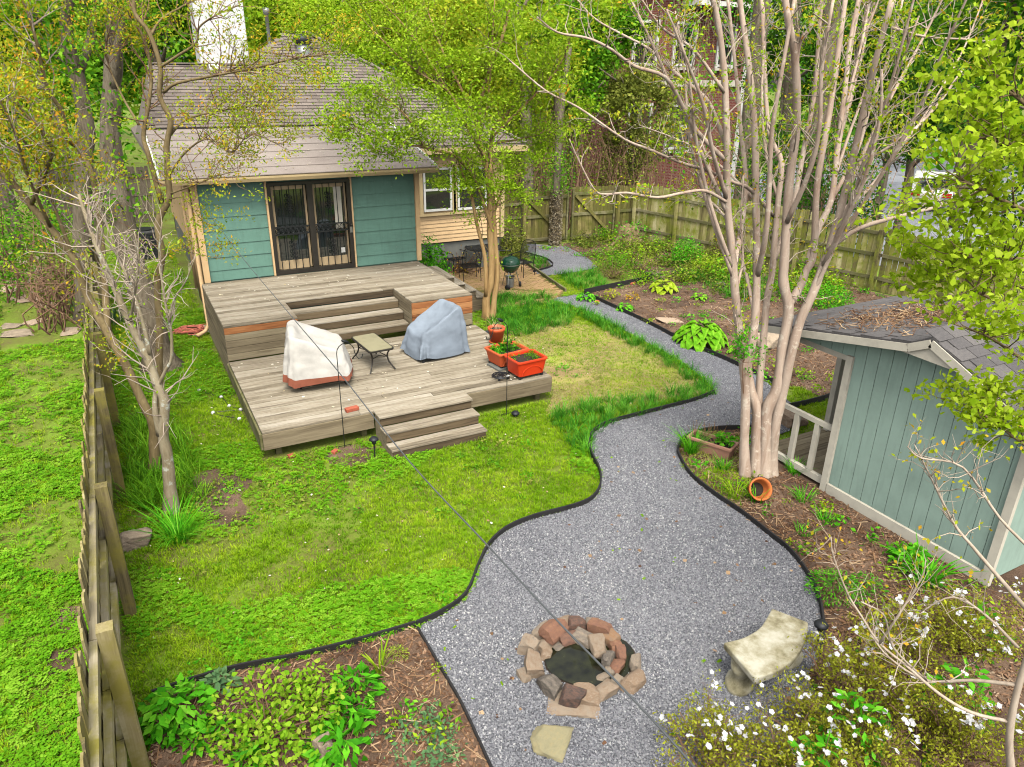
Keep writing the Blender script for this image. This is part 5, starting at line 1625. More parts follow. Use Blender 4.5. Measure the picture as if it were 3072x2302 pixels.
def rnd_in(xy0, xy1, dens):
    (x0, y0), (x1, y1) = xy0, xy1
    n = int((x1 - x0) * (y1 - y0) * dens)
    return np.stack((RNG.uniform(x0, x1, n), RNG.uniform(y0, y1, n)), 1)

def vnoise(P, s, seed=0):
    """cheap smooth noise 0..1 for thinning"""
    rg = np.random.default_rng(seed)
    k = rg.normal(size=(10, 2)) * s; ph = rg.uniform(0, 6.28, 10)
    return .5 + .5 * np.sin(P[:, None, 0] * k[:, 0] + P[:, None, 1] * k[:, 1] + ph).mean(1) * 2.2

def dist_line(P, line):
    line = np.asarray(line)
    best = np.full(len(P), 1e9)
    for a, b in zip(line[:-1], line[1:]):
        d = b - a; t = np.clip(((P - a) @ d) / (d @ d + 1e-12), 0, 1)
        best = np.minimum(best, np.hypot(*(P - a - t[:, None] * d).T))
    return best

deck_rect = [(1.33, 10.66), (6.57, 10.66), (6.57, 14.0), (6.52, 17.4), (1.33, 17.4)]
steps_rect = [(3.12, 9.78), (4.83, 9.78), (4.83, 10.7), (3.12, 10.7)]
house_rect = [(1.42, 17.3), (6.65, 17.3), (10.4, 20.0), (10.4, 28.5), (1.35, 28.5)]
solid = [deck_rect, steps_rect, house_rect, gravel_poly, gravel2_poly, PAT, bed_left_poly, bed_right_poly, bed_far_poly, bed_mid_poly, [(14.3, 17.8), (12.2, 22.1), (16.4, 22.0), (18.6, 13.2)], [(19.0, 12), (80, -6), (80, 60), (19, 27)]]
def free(P):
    ok = np.ones(len(P), bool)
    for s in solid: ok &= ~in_poly(P, s)
    return ok

# lawn: inside the yard
P = rnd_in((-.72, 3.2), (11.5, 27), 800)
P = P[free(P)]
far = np.hypot(P[:, 0], P[:, 1])
P = P[RNG.random(len(P)) < np.clip(1.25 - far / 26, .22, 1)]
patch = in_poly(P, PX((1060, 760), (1200, 690), (1330, 720), (1480, 800), (1530, 850), (1400, 870), (1280, 890), (1180, 900), (1190, 830)))
bare = vnoise(P, 1.5, 3)
keepA = ~patch & ((bare > .20) | (RNG.random(len(P)) < .35))
for bp_ in BARE: keepA &= ~in_poly(P, bp_) | (RNG.random(len(P)) < .18 + .6 * (vnoise(P, 3.0, 33) > .5))
gl = [proto('tuft', tuft_mesh('tuft', M['blade'], 9, .055, .007, .035, .7)) for _ in range(4)]
scatter('lawn_grass', P[keepA], gl, 'bright green mown lawn between the fence and the gravel path', 'grass', (.7, 1.35), .2, .002)
gd = [proto('tuft', tuft_mesh('tuft', M['blade_dry'], 8, .045, .007, .04, 1.0)) for _ in range(3)]
extra = rnd_in((5.5, 9.3), (10.5, 15), 500)
pin = in_poly(extra, PX((1040, 740), (1200, 680), (1330, 712), (1480, 790), (1535, 850), (1400, 878), (1280, 900), (1180, 915), (1190, 830)))
pd_ = np.concatenate((P[patch], extra[pin & free(extra)]))
mixg = RNG.random(len(pd_)) < np.clip(vnoise(pd_, 1.6, 9), .15, .8)
scatter('patchy_lawn_grass', pd_[mixg], [proto('tuft', tuft_mesh('tuft', M['blade'], 8, .045, .007, .04, 1.0)) for _ in range(3)], 'green tufts within the thin lawn patch', 'grass', (.6, 1.2), .3, .002)
pd_ = pd_[~mixg]
pd_ = pd_[vnoise(pd_, 2.0, 19) > .15]
scatter('thin_lawn_grass', pd_, gd, 'thin straw coloured patch of lawn right of the deck', 'grass', (.6, 1.2), .3, .002)
Pc = P[keepA & (vnoise(P, .9, 5) > .5) & (RNG.random(len(P)) < .33)]
gcv = [proto('clover', clover_mesh('clover', M['clover'], 7, .06, .022)) for _ in range(3)]
scatter('lawn_clover', Pc, gcv, 'patches of clover growing in the mown lawn', 'clover', (.8, 1.5), .1, .004)
# neighbour's grass
P = rnd_in((-7, 3.0), (-.9, 24), 430)
P = P[(P[:, 0] > -3.4 - (P[:, 1] - 4) * .12)]
fl = np.hypot(P[:, 0], P[:, 1]); P = P[RNG.random(len(P)) < np.clip(1.2 - fl / 26, .2, 1)]
pth = in_poly(P, PX((0, 540), (110, 540), (120, 640), (190, 730), (0, 760)))
for bp_ in BARE: pth |= in_poly(P, bp_) & (RNG.random(len(P)) > .2 + .5 * (vnoise(P, 3.0, 35) > .5))
P = P[~pth & ((vnoise(P, 1.4, 8) > .27) | (RNG.random(len(P)) < .3))]
sel = RNG.random(len(P)) < .6
scatter('neighbour_grass', P[sel], [proto('tuft', tuft_mesh('tuft', M['blade'], 9, .06, .008, .04, .8)) for _ in range(3)], 'bright neighbour lawn beyond the left fence', 'grass', (.8, 1.5), .25, .002)
scatter('neighbour_clover', P[~sel], [proto('clover', clover_mesh('clover', M['clover'], 9, .07, .026)) for _ in range(3)], 'leafy weeds and clover in the neighbour lawn', 'clover', (.8, 1.6), .12, .004)

# gravel stones
def pebble_mesh(k):
    rg = np.random.default_rng(k)
    t = (1 + 5 ** .5) / 2
    V = np.array([(-1, t, 0), (1, t, 0), (-1, -t, 0), (1, -t, 0), (0, -1, t), (0, 1, t), (0, -1, -t), (0, 1, -t), (t, 0, -1), (t, 0, 1), (-t, 0, -1), (-t, 0, 1)], float) / 1.9
    Fc = [(0,11,5),(0,5,1),(0,1,7),(0,7,10),(0,10,11),(1,5,9),(5,11,4),(11,10,2),(10,7,6),(7,1,8),(3,9,4),(3,4,2),(3,2,6),(3,6,8),(3,8,9),(4,9,5),(2,4,11),(6,2,10),(8,6,7),(9,8,1)]
    V = V * rg.uniform(.6, 1.2, (12, 1)) * (.013, .010, .008)
    return MB().add(V, Fc).mesh('pebble', M['pebble'])
P = rnd_in((1.8, 2.6), (12.5, 17.5), 2600)
P = P[in_poly(P, gravel_poly)]
f_ = np.hypot(P[:, 0], P[:, 1]); P = P[RNG.random(len(P)) < np.clip(1.55 - f_ / 11, .22, 1)]
in_pond = np.hypot((P[:, 0] - 3.5), (P[:, 1] - 4.86)) < .42
P = P[~in_pond]
P3 = np.c_[P, RNG.uniform(.024, .034, len(P))]
scatter('gravel_stones', P3, [proto('pebble', pebble_mesh(k)) for k in range(6)], 'loose grey crushed stone covering the path', 'gravel', (.55, 1.25), 1.5)

# mulch chips, straw and twigs on the beds
def chip_mesh(k, L, w, mat):
    rg = np.random.default_rng(k)
    return MB().box((0, 0, 0), (L * rg.uniform(.6, 1.2), w * rg.uniform(.6, 1.3), .004)).mesh('chip', mat)
beds = [bed_left_poly, bed_right_poly, bed_far_poly, bed_mid_poly, [(14.3, 17.8), (12.2, 22.1), (16.4, 22.0), (18.6, 13.2)]]
P = rnd_in((-.7, 2.4), (18.5, 22), 760)
m_ = np.zeros(len(P), bool)
for b_ in beds: m_ |= in_poly(P, b_)
m_ &= ~in_poly(P, gravel_poly) & ~((P[:, 0] > 8.5) & (P[:, 1] < 7.4) & (P[:, 0] < 11.4))
P = P[m_]
f_ = np.hypot(P[:, 0], P[:, 1]); P = P[RNG.random(len(P)) < np.clip(1.35 - f_ / 16, .25, 1)]
scatter('mulch_chips', np.c_[P, RNG.uniform(.015, .03, len(P))], [proto('chip', chip_mesh(k, .04, .014, M['chip'])) for k in range(5)], 'brown bark mulch lying over the planting beds', 'mulch', (.6, 1.6), .35)
Ps = P[RNG.random(len(P)) < .16]
scatter('dry_straw', np.c_[Ps, RNG.uniform(.02, .035, len(Ps))], [proto('chip', chip_mesh(k, .18, .006, M['straw'])) for k in range(4)], 'dry stems and straw scattered over the beds', 'straw', (.5, 1.5), .2)
# fallen petals on deck, roofs and gravel
Pp = np.concatenate((np.c_[rnd_in((1.4, 10.8), (6.4, 14), 5), np.full(int(5 * 3.2 * 5), .505)[:0].reshape(-1, 1)] if False else np.zeros((0, 3)),
    np.c_[(q := rnd_in((1.45, 10.8), (6.4, 13.9), 5)), np.full(len(q), .506)],
    np.c_[(q := rnd_in((1.45, 15.3), (6.4, 17.2), 9)), np.full(len(q), 1.206)],
    np.c_[(q := rnd_in((1.0, 17.1), (6.8, 20.2), 12)), 3.55 + (q[:, 1] - 16.98) * .225],
    np.c_[(q := P[:0, :2]), np.zeros(0)]))
scatter('fallen_petals', Pp, [proto('chip', chip_mesh(k, .04, .022, M['petal_fall'])) for k in range(3)], 'pale fallen petals on deck boards and low roof', 'petals', (.5, 1.3), .1)
Pg = rnd_in((1.8, 3), (10, 14), 5); Pg = Pg[in_poly(Pg, gravel_poly)]
scatter('fallen_leaves', np.c_[Pg, np.full(len(Pg), .036)], [proto('chip', chip_mesh(k, .045, .03, M[('leaf_lime', 'straw', 'chip')[k]])) for k in range(3)], 'small fallen leaves dotted on the gravel', 'leaves', (.5, 1.3), .2)
# litter on the shed roof
Pr = np.stack((RNG.normal(9.9, .8, 1300), RNG.normal(6.2, .45, 1300)), 1)
Pr = Pr[(Pr[:, 0] > 8.4) & (Pr[:, 0] < 11.5) & (Pr[:, 1] < 7.4) & (Pr[:, 1] > 5.2)]
scatter('roof_litter', np.c_[Pr, 2.22 + (7.55 - Pr[:, 1]) * .2 + RNG.uniform(.015, .035, len(Pr))], [proto('chip', chip_mesh(k, .13, .008, M[('chip', 'straw')[k % 2]])) for k in range(5)], 'brown twigs and leaf litter heaped on the shed porch roof', 'leaf litter', (.5, 1.6), .3)

# liriope border along the path
lt = [proto('tuft', tuft_mesh('tuft', M['liriope'], 16, .26, .009, .06, .8, 3)) for _ in range(4)]
P = rnd_in((5, 8), (11.5, 17.2), 75)
dl = np.minimum(dist_line(P, PL2), dist_line(P, PL[52:]))
tri = in_poly(P, PX((1180, 905), (1290, 870), (1440, 850), (1540, 830), (1545, 855), (1440, 885), (1310, 920), (1272, 965), (1285, 1000), (1225, 960)))
band = (dl < .42) & ~in_poly(P, gravel_poly)
blk = in_poly(P, PX((1040, 655), (1090, 640), (1180, 652), (1260, 680), (1225, 705), (1150, 725), (1070, 735)))
P2 = P[(band | tri | blk) & ~in_poly(P, deck_rect)]
scatter('border_grass', P2, lt, 'dark green monkey grass bordering the gravel path', 'border grass', (.6, 1.25), .15)
P = rnd_in((10.5, 16.0), (18, 22), 40)
zone = in_poly(P, PX((1195, 592), (1290, 585), (1310, 625), (1265, 634), (1225, 615))) | in_poly(P, PX((1150, 556), (1178, 560), (1182, 580), (1150, 588)))
zone |= in_poly(P, PX((1450, 590), (1560, 600), (1575, 635), (1480, 630)))
P = np.concatenate((P[zone], (lambda q: q[in_poly(q, PX((1460, 585), (1640, 590), (1700, 640), (1600, 660), (1500, 620)))])(rnd_in((12, 11), (18, 19), 22))))
scatter('far_border_grass', P, lt, 'dark green grass clumps in the far bed', 'border grass', (.7, 1.4), .15)
# short grass at the tip of the tree bed
P = rnd_in((6.8, 6.2), (8.9, 8.5), 420)
P = P[in_poly(P, PX((1466, 968), (1500, 938), (1560, 935), (1610, 990), (1625, 1060), (1600, 1100), (1540, 1068), (1490, 1028)))]
k_ = vnoise(P, 2.0, 4) > .42
scatter('tree_bed_grass', P[k_], gl, 'patchy grass at the tip of the tree bed', 'grass', (.9, 1.8), .3)
scatter('tree_bed_dry_grass', P[~k_], gd, 'dry grass among mulch at the tip of the tree bed', 'grass', (.9, 1.8), .3)
# ground cover in the lower left bed and around the left tree
Pgc = rnd_in((1.3, 4.3), (2.2, 5.2), 60); Pgc = Pgc[in_poly(Pgc, PX((820, 1590), (870, 1530), (930, 1510), (990, 1600), (1020, 1658), (840, 1658)))]
gcm = []
for k in range(3):
    c = np.stack((RNG.normal(0, .05, 26), RNG.normal(0, .05, 26), RNG.uniform(.02, .07, 26)), 1)
    gcm.append(proto('leafy', quads_mesh('leafy', leaf_quads(c, .045, .55, .6), M['leaf_grey'])))
scatter('ground_cover', Pgc, gcm, 'low grey green ground cover in the lower left bed', 'ground cover', (.7, 1.3), .1)
Pl = rnd_in((-.6, 8.8), (.8, 13), 60)
Pl = Pl[in_poly(Pl, PX((255, 905), (320, 880), (410, 960), (440, 1080), (370, 1110), (265, 1105)))]
scatter('dark_border_grass', Pl, [proto('tuft', tuft_mesh('tuft', M['leaf_mid'], 16, .34, .011, .07, .8, 3)) for _ in range(3)], 'dark green grass clumps round the left tree foot', 'border grass', (.7, 1.3), .15)
Pw = rnd_in((10.6, 8), (18.5, 21.6), 3.2); Pw = Pw[in_poly(Pw, bed_far_poly) | in_poly(Pw, [(14.3, 17.8), (12.2, 22.1), (16.4, 22.0), (18.6, 13.2)])]
Pw = np.concatenate((Pw, (lambda q: q[in_poly(q, bed_right_poly) & ~((q[:, 0] > 8.4) & (q[:, 1] < 7.5))])(rnd_in((5, 2), (9, 9), 4)), (lambda q: q[in_poly(q, bed_left_poly)])(rnd_in((-.6, 2), (2.3, 6.2), 5))))
Pd = rnd_in((-.7, 4), (8, 16), 7); Pd = Pd[free(Pd)]
scatter('lawn_specks', np.c_[Pd, RNG.uniform(.03, .05, len(Pd))], [proto('chip', chip_mesh(k, .025, .02, M[('petal_fall', 'straw', 'leaf_mid')[k]])) for k in range(3)], 'pale fallen petals and leaves dotted over the lawn', 'petals', (.5, 1.3), .3)
Pk = rnd_in((-.7, 4), (8, 16), 5); Pk = Pk[free(Pk)]; Pk = Pk[vnoise(Pk, 1.1, 15) > .45]
lw = []
for k, mt in enumerate(('leaf_mid', 'leaf_fresh', 'leaf_olive')):
    c = np.stack((RNG.normal(0, .06, 26), RNG.normal(0, .06, 26), RNG.uniform(.015, .05, 26)), 1)
    lw.append(proto('weed', quads_mesh('weed', leaf_quads(c, .04, .5, .6), M[mt])))
scatter('lawn_weeds', Pk, lw, 'broad leaved weeds dotted through the lawn', 'weeds', (.6, 1.6), .1)
wm = []
for k, mt in enumerate(('leaf_fresh', 'leaf_mid', 'leaf_lime')):
    c = np.stack((RNG.normal(0, .07, 30), RNG.normal(0, .07, 30), RNG.uniform(.02, .12, 30)), 1)
    wm.append(proto('weed', quads_mesh('weed', leaf_quads(c, .055, .5, .4), M[mt])))
scatter('bed_weeds', Pw, wm, 'small green weeds sprouting across the mulch', 'weeds', (.5, 1.4), .1)
Pw = rnd_in((12, 13), (18.3, 22), 5)
Pw = Pw[in_poly(Pw, [(12.6, 17.3), (14.2, 21.8), (16.4, 21.7), (18.4, 13.4), (15.5, 13.2)])]
bm3 = []
for k, mt in enumerate(('leaf_olive', 'leaf_mid', 'leaf_lime', 'leaf_olive')):
    c = np.stack((RNG.normal(0, .18, 120), RNG.normal(0, .18, 120), np.abs(RNG.normal(.12, .12, 120))), 1)
    bm3.append(proto('brush', quads_mesh('brush', leaf_quads(c, .07, .55, .3), M[mt])))
scatter('underbrush', Pw, bm3, 'mixed weedy underbrush before the mossy right fence', 'underbrush', (.6, 1.5), .1)

# ================================================================ PLANTS AS THINGS
def blade_plant(name, label, loc, n, h, w, spread, mat, cat='plant', bend=.8, group=None, scale=1):
    t = thing(name, label, cat, loc, random.uniform(0, 6), group)
    m = tuft_mesh('leaves', mat, n, h, w, spread, bend, 4)
    link('leaves', m, t)
    return t
def broad_plant(name, label, loc, n, r, h, size, mat, aspect=.6, cat='plant', up=.55, stems=True, group=None):
    """a leafy herb: leaves on short stems through a low dome"""
    t = thing(name, label, cat, loc, 0, group)
    u = RNG.random(n) ** .5; a = RNG.uniform(0, 6.283, n)
    hh = h * (1 - .55 * u ** 2) * RNG.uniform(.35, 1.0, n)
    c = np.stack((r * u * np.cos(a), r * u * np.sin(a), hh), 1)
    d = np.stack((np.cos(a), np.sin(a), RNG.uniform(-.5, .5, n)), 1) + RNG.normal(0, .35, (n, 3))
    link('leaves', quads_mesh('leaves', leaf_quads(c, size, aspect, up, d=d), mat), t)
    if stems:
        m = MB()
        for k in range(min(n // 5, 40)):
            p = c[k * 5]
            m.tube([(p[0] * .3, p[1] * .3, 0), (p[0] * .8, p[1] * .8, p[2] * .6), p], .004, 3)
        tag(m.build('stems', M['twig_brown'], t), kind='stuff')
    return t
def hosta(label, loc, r, n, mat, size):
    t = thing('hosta', label, 'hosta', loc, 0)
    proto_me = None
    for k in range(n):
        ring = k / n
        a = k * 2.399; rr = r * (.12 + .8 * ring ** .6)
        z = r * (.75 - .55 * ring)
        L = size * random.uniform(.8, 1.15)
        if proto_me is None:
            V, F = [], []
            nu, nv = 7, 5
            for i in range(nu):
                s = i / (nu - 1)
                wv = .38 * math.sin(math.pi * min(1, s ** .7 * .97 + .03)) ** .8
                for j in range(nv):
                    q = (j / (nv - 1) - .5) * 2
                    V.append((s, q * wv, .16 * abs(q) * wv * 2 + .12 * math.sin(math.pi * s) - .22 * s * s))
            for i in range(nu - 1):
                for j in range(nv - 1): F.append((i * nv + j, i * nv + j + 1, (i + 1) * nv + j + 1, (i + 1) * nv + j))
            m = MB().add(V, F); proto_me = m.mesh('leaf', mat, True)
            at2 = proto_me.attributes.new('rnd', 'FLOAT', 'FACE'); at2.data.foreach_set('value', RNG.random(len(proto_me.polygons)).astype(np.float32))
        o = link('leaf', proto_me, t, (rr * .75 * math.cos(a), rr * .75 * math.sin(a), z), (random.uniform(-.2, .2), .12 + .35 * ring, a + random.uniform(-.2, .2)))
        o.scale = (L, L * random.uniform(.85, 1.1), L)
    m = MB()
    for k in range(12):
        a = k * 2.399
        m.tube([(0, 0, 0), (r * .3 * math.cos(a), r * .3 * math.sin(a), r * .4)], .008, 4)
    tag(m.build('stalks', M['leaf_mid'], t), kind='stuff')
    return t
G0 = lambda x, y, z=0.0: tuple(gz(x, y, z))
hosta('large lime hosta beside the narrow gravel path', G0(1512, 742), .62, 60, M['leaf_hosta'], .30)
hosta('small lime hosta in front of the big hosta and dark stick', G0(1590, 765), .22, 12, M['leaf_hosta'], .15)
hosta('yellow green hosta in the middle of the far bed', G0(1433, 630), .38, 22, M['leaf_near'], .26)
hosta('small blue green hosta at the black edging corner', G0(1265, 650), .26, 20, M['leaf_fresh'], .17)
hosta('small rosette hosta in the far bed centre', G0(1510, 648), .22, 16, M['leaf_hosta'], .14)
hosta('low round green hosta near the narrow path edge', G0(1350, 672), .24, 18, M['leaf_fresh'], .15)
broad_plant('young_plant', 'reddish brown young plant in the far bed', G0(1365, 650), 60, .22, .25, .07, M['leaf_orange'])
broad_plant('young_plant', 'yellow young plant at the far bed corner', G0(1320, 645), 60, .22, .3, .08, M['leaf_yellow'])
broad_plant('young_plant', 'tiny lime seedling by the narrow path edging', G0(1287, 662), 30, .12, .15, .06, M['leaf_lime'])
# shrubs along the right fence
def shrub(name, label, loc, r, h, n, size, mat, cat='shrub', twigs=14, flat=.3, group=None, twmat='twig_brown', aspect=.5, top_only=.3, rounded=False):
    t = thing(name, label, cat, loc, 0, group)
    u = unit(RNG.normal(size=(n, 3))); u[:, 2] = np.abs(u[:, 2])
    rad = RNG.random(n) ** .45
    # uneven outline: lumps
    k = unit(RNG.normal(size=(9, 3))); k[:, 2] = np.abs(k[:, 2])
    lump = 1 + .30 * np.max(u @ k.T, axis=1) ** 6 - .18
    c = u * rad[:, None] * lump[:, None] * (r, r, h)
    c[:, 2] = np.maximum(c[:, 2] * (1 - top_only) + top_only * h * rad * (.4 + .6 * RNG.random(n)), .02)
    link('foliage', quads_mesh('foliage', (leaf_round if rounded else leaf_quads)(c, size, aspect, flat), mat, 6 if rounded else 4), t)
    m = MB()
    for q in range(twigs):
        e = c[RNG.integers(0, n)]
        b = np.array((RNG.normal(0, .05), RNG.normal(0, .05), 0))
        mid = b * .4 + e * .5 + RNG.normal(0, .04, 3)
        m.tube([b, mid, e], [.012, .008, .003], 4)
    m.build('stems', M[twmat], t)
    return t
shrub('shrub', 'bushy bright green shrub before the right fence post', G0(1480, 575), .55, 1.05, 1500, .07, M['leaf_fresh'])
shrub('shrub', 'brownish bare twiggy shrub at the mossy fence', G0(1555, 560), .5, 1.0, 700, .06, M['leaf_olive'], twigs=40)
shrub('shrub', 'green vine tangle climbing the fence above the stump', G0(1385, 500, .2), .5, .9, 900, .08, M['leaf_fresh'])
shrub('shrub', 'leafy low shrub left of the stump', G0(1300, 520), .4, .6, 500, .07, M['leaf_mid'])
shrub('shrub', 'straggly shrub with bare stems in the middle of the far bed', G0(1320, 600), .6, .7, 600, .05, M['leaf_olive'], twigs=50)
shrub('shrub', 'straggly thorny shrub right of the gravel by the gate', G0(1385, 590), .6, .75, 600, .05, M['leaf_olive'], twigs=50)
shrub('shrub', 'light green shrub between logs and mossy fence', G0(1520, 595), .5, .7, 900, .06, M['leaf_lime'])
shrub('shrub', 'low green shrub behind the shed porch roof', G0(1780, 665), .8, .8, 1200, .07, M['leaf_fresh'])
shrub('shrub', 'round dense nandina bush at the addition corner', (7.35, 18.6, 0), .6, 1.55, 1900, .09, M['leaf_fresh'])
shrub('shrub', 'lower green bush beside the side stairs', (7.15, 18.0, 0), .38, .95, 900, .08, M['leaf_fresh'])
shrub('shrub', 'bush with reddish tips at the cream house corner', (11.0, 20.4, 0), .5, 1.35, 1300, .08, M['leaf_olive'])
shrub('shrub', 'bare twiggy hedge under the cream windows', (8.9, 19.9, 0), .9, .9, 250, .05, M['leaf_orange'], twigs=120)
# stump with ivy
st = thing('tree_stump', 'rotting brown stump with roots near the far fence corner', 'tree stump', (15.9, 21.0, 0), 0)
sm = MB().lathe([(.62, 0), (.45, .15), (.36, .4), (.33, .62), (.2, .66), (0, .6)], 18)
V = np.concatenate(sm.v); V[:, :2] *= (1 + .16 * np.sin(np.arctan2(V[:, 1], V[:, 0]) * 5))[:, None]; V[:, 2] += .06 * np.sin(V[:, 0] * 20); sm.v = [V]
sm.build('stump', M['bark_olive'], st, None, None, True)
for k in range(6):
    a = k * 1.05
    MB().tube([(.3 * math.cos(a), .3 * math.sin(a), .28), (.6 * math.cos(a), .6 * math.sin(a), .1), (1.0 * math.cos(a + .2), 1.0 * math.sin(a + .2), .0)], [.1, .07, .03], 6).build('root', M['bark_olive'], st, None, None, True)
c = np.stack((RNG.normal(0, .35, 260), RNG.normal(-.1, .3, 260), RNG.uniform(.1, .8, 260)), 1)
link('ivy', quads_mesh('ivy', leaf_quads(c, .08, .7, .4), M['leaf_fresh']), st)

# lower left bed
broad_plant('hydrangea', 'dark green hydrangea with pointed leaves by the left fence foot', G0(388, 1560), 190, .34, .40, .13, M['leaf_fresh'], .55)
broad_plant('hydrangea', 'small leafy plant just right of the hydrangea', G0(430, 1610), 70, .2, .22, .09, M['leaf_fresh'], .5)
broad_plant('hydrangea', 'tiny leafy sprig between hydrangea and rose bush', G0(492, 1585), 36, .14, .18, .08, M['leaf_fresh'], .5)
shrub('rose_bush', 'sprawling yellow green rose bush in the lower left bed', G0(590, 1590), .66, .50, 1050, .06, M['rose'], twigs=46, flat=.6, aspect=.66, rounded=True)
shrub('rose_bush', 'upper right lobe of low rose bush next to the edging', G0(680, 1525), .44, .36, 380, .058, M['rose'], twigs=26, flat=.6, aspect=.66, rounded=True)
broad_plant('leafy_plant', 'dark green strappy plant right of the rose bush', G0(770, 1505), 100, .26, .3, .13, M['leaf_fresh'], .35)
broad_plant('leafy_plant', 'broad leaved plant at the bottom edge by the upright stone', G0(735, 1630), 90, .28, .3, .16, M['leaf_fresh'], .4)
broad_plant('leafy_plant', 'narrow leaved plant above the bottom broad leaved plant', G0(765, 1560), 80, .2, .26, .12, M['leaf_fresh'], .35)
broad_plant('leafy_plant', 'small plant at the bottom edge left of the stone', G0(545, 1650), 60, .2, .2, .1, M['leaf_fresh'], .4)
broad_plant('leafy_plant', 'greyish young plant next to the left lawn edging', G0(478, 1490), 60, .18, .22, .11, M['leaf_grey'], .5)
blade_plant('daylily', 'upright sword leaved clump near the bed corner', G0(822, 1450), 18, .34, .022, .06, M['leaf_lime'], 'daylily', .6)
broad_plant('fern_tuft', 'feathery yellow green tuft beside the sword leaved clump', G0(858, 1420), 220, .13, .12, .03, M['leaf_lime'], .2, stems=False)
# left tree foot
blade_plant('daylily', 'large fountain of narrow green leaves below the left tree', G0(385, 1168), 110, .55, .013, .14, M['leaf_fresh'], 'daylily', 1.2)
blade_plant('iris_clump', 'grey green iris blades by the neighbour flagstones', G0(240, 700), 60, .55, .028, .3, M['leaf_grey'], 'iris', .4)
blade_plant('iris_clump', 'second clump of iris blades nearer the left fence', G0(175, 680), 50, .5, .026, .25, M['leaf_grey'], 'iris', .4)
# bed by the shed
for k, (px, py, n, h, lab) in enumerate(((1492, 980, 110, .5, 'blue green daffodil leaves at the bed point left of trough'), (1632, 1085, 26, .34, 'spiky onion leaves growing before the tipped clay pot'), (1590, 1075, 40, .3, 'pale arching grass leaves left of the clay pot'), (1735, 1085, 50, .26, 'dark grass tuft below the shed porch railing'), (1715, 1025, 60, .3, 'grass growing under the porch railing'), (1735, 1155, 36, .2, 'small grass tuft in mulch before the shed wall'), (1780, 1130, 40, .22, 'grass tuft with red blossom by the shed base'), (1560, 1015, 60, .24, 'short grass clump below the pink trough'))):
    blade_plant('grass_tuft', lab, G0(px, py), n, h, .012, .09, M['leaf_fresh'] if k != 2 else M['leaf_lime'], 'grass tuft', .9)
blade_plant('daylily', 'lush strappy daylily clump against the shed base board', G0(1995, 1262), 60, .48, .028, .12, M['leaf_fresh'], 'daylily', 1.1)
broad_plant('leafy_plant', 'dense green leafy clump left of the shed daylily', G0(1960, 1225), 120, .24, .34, .15, M['leaf_fresh'], .35)
broad_plant('fern', 'dark feathery fern clump above the concrete bench', G0(1800, 1288), 700, .34, .34, .05, M['leaf_fresh'], .25, 'fern')
broad_plant('fern', 'smaller green tuft right of the fern clump', G0(1870, 1275), 200, .22, .22, .06, M['leaf_fresh'], .2, 'fern')
# ================================================================ TREES
def grow_twigs(m, tips, path, rad, n, L, spread, rg, up=.35, levels=2, start=.35, sides=4):
    """side twigs along a limb; collects tip points and directions"""
    path = np.asarray(path)
    seg = np.linalg.norm(np.diff(path, axis=0), axis=1)
    cum = np.r_[0, np.cumsum(seg)]; tot = cum[-1]
    for _ in range(n):
        s = tot * rg.uniform(start, 1.0)
        i = min(np.searchsorted(cum, s) - 1, len(path) - 2); i = max(i, 0)
        f = (s - cum[i]) / (seg[i] + 1e-9)
        p = path[i] * (1 - f) + path[i + 1] * f
        ax = unit(path[i + 1] - path[i])
        d = unit(ax * rg.uniform(.2, .9) + rg.normal(size=3) * spread + np.array((0, 0, up)))
        l = L * rg.uniform(.4, 1.1)
        r0 = min(rad[i] * .55, .006 + l * .008)
        bend = unit(d + rg.normal(0, .35, 3) + np.array((0, 0, .15)))
        q = [p, p + d * l * .4, p + d * l * .4 + bend * l * .35, p + d * l * .4 + bend * l * .35 + unit(bend + rg.normal(0, .4, 3)) * l * .3]
        m.tube(q, [r0, r0 * .75, r0 * .5, r0 * .25], sides, False)
        tips.append((q[-1], unit(q[-1] - q[-2]))); tips.append((q[2], bend))
        if levels > 1:
            grow_twigs(m, tips, q, [r0 * .8, r0 * .7, r0 * .5, r0 * .3], 2, l * .6, spread, rg, up * .6, levels - 1, .3, 3)

def limb(px_pts, h, r0, r1, k=4):
    """limb traced in the photograph; each point (px, py, dh) lies dh metres behind the upright plane h ahead"""
    P = np.array([atp(p[0], p[1], h + (p[2] if len(p) > 2 else 0.0)) for p in px_pts])
    P = smooth_path(P, k)
    s = np.linspace(0, 1, len(P))
    return P, r0 + (r1 - r0) * s

def leaf_cloud(tips, per, spread, size, aspect, rg, up=.4, flat=.6, rounded=False):
    c, d = [], []
    for p, dr in tips:
        n = rg.poisson(per)
        if n == 0: continue
        o = rg.normal(0, spread, (n, 3)); o[:, 2] *= flat
        c.append(p + o); d.append(dr + rg.normal(0, .8, (n, 3)))
    c = np.concatenate(c); d = np.concatenate(d)
    return (leaf_round if rounded else leaf_quads)(c, size, aspect, up, d=d)

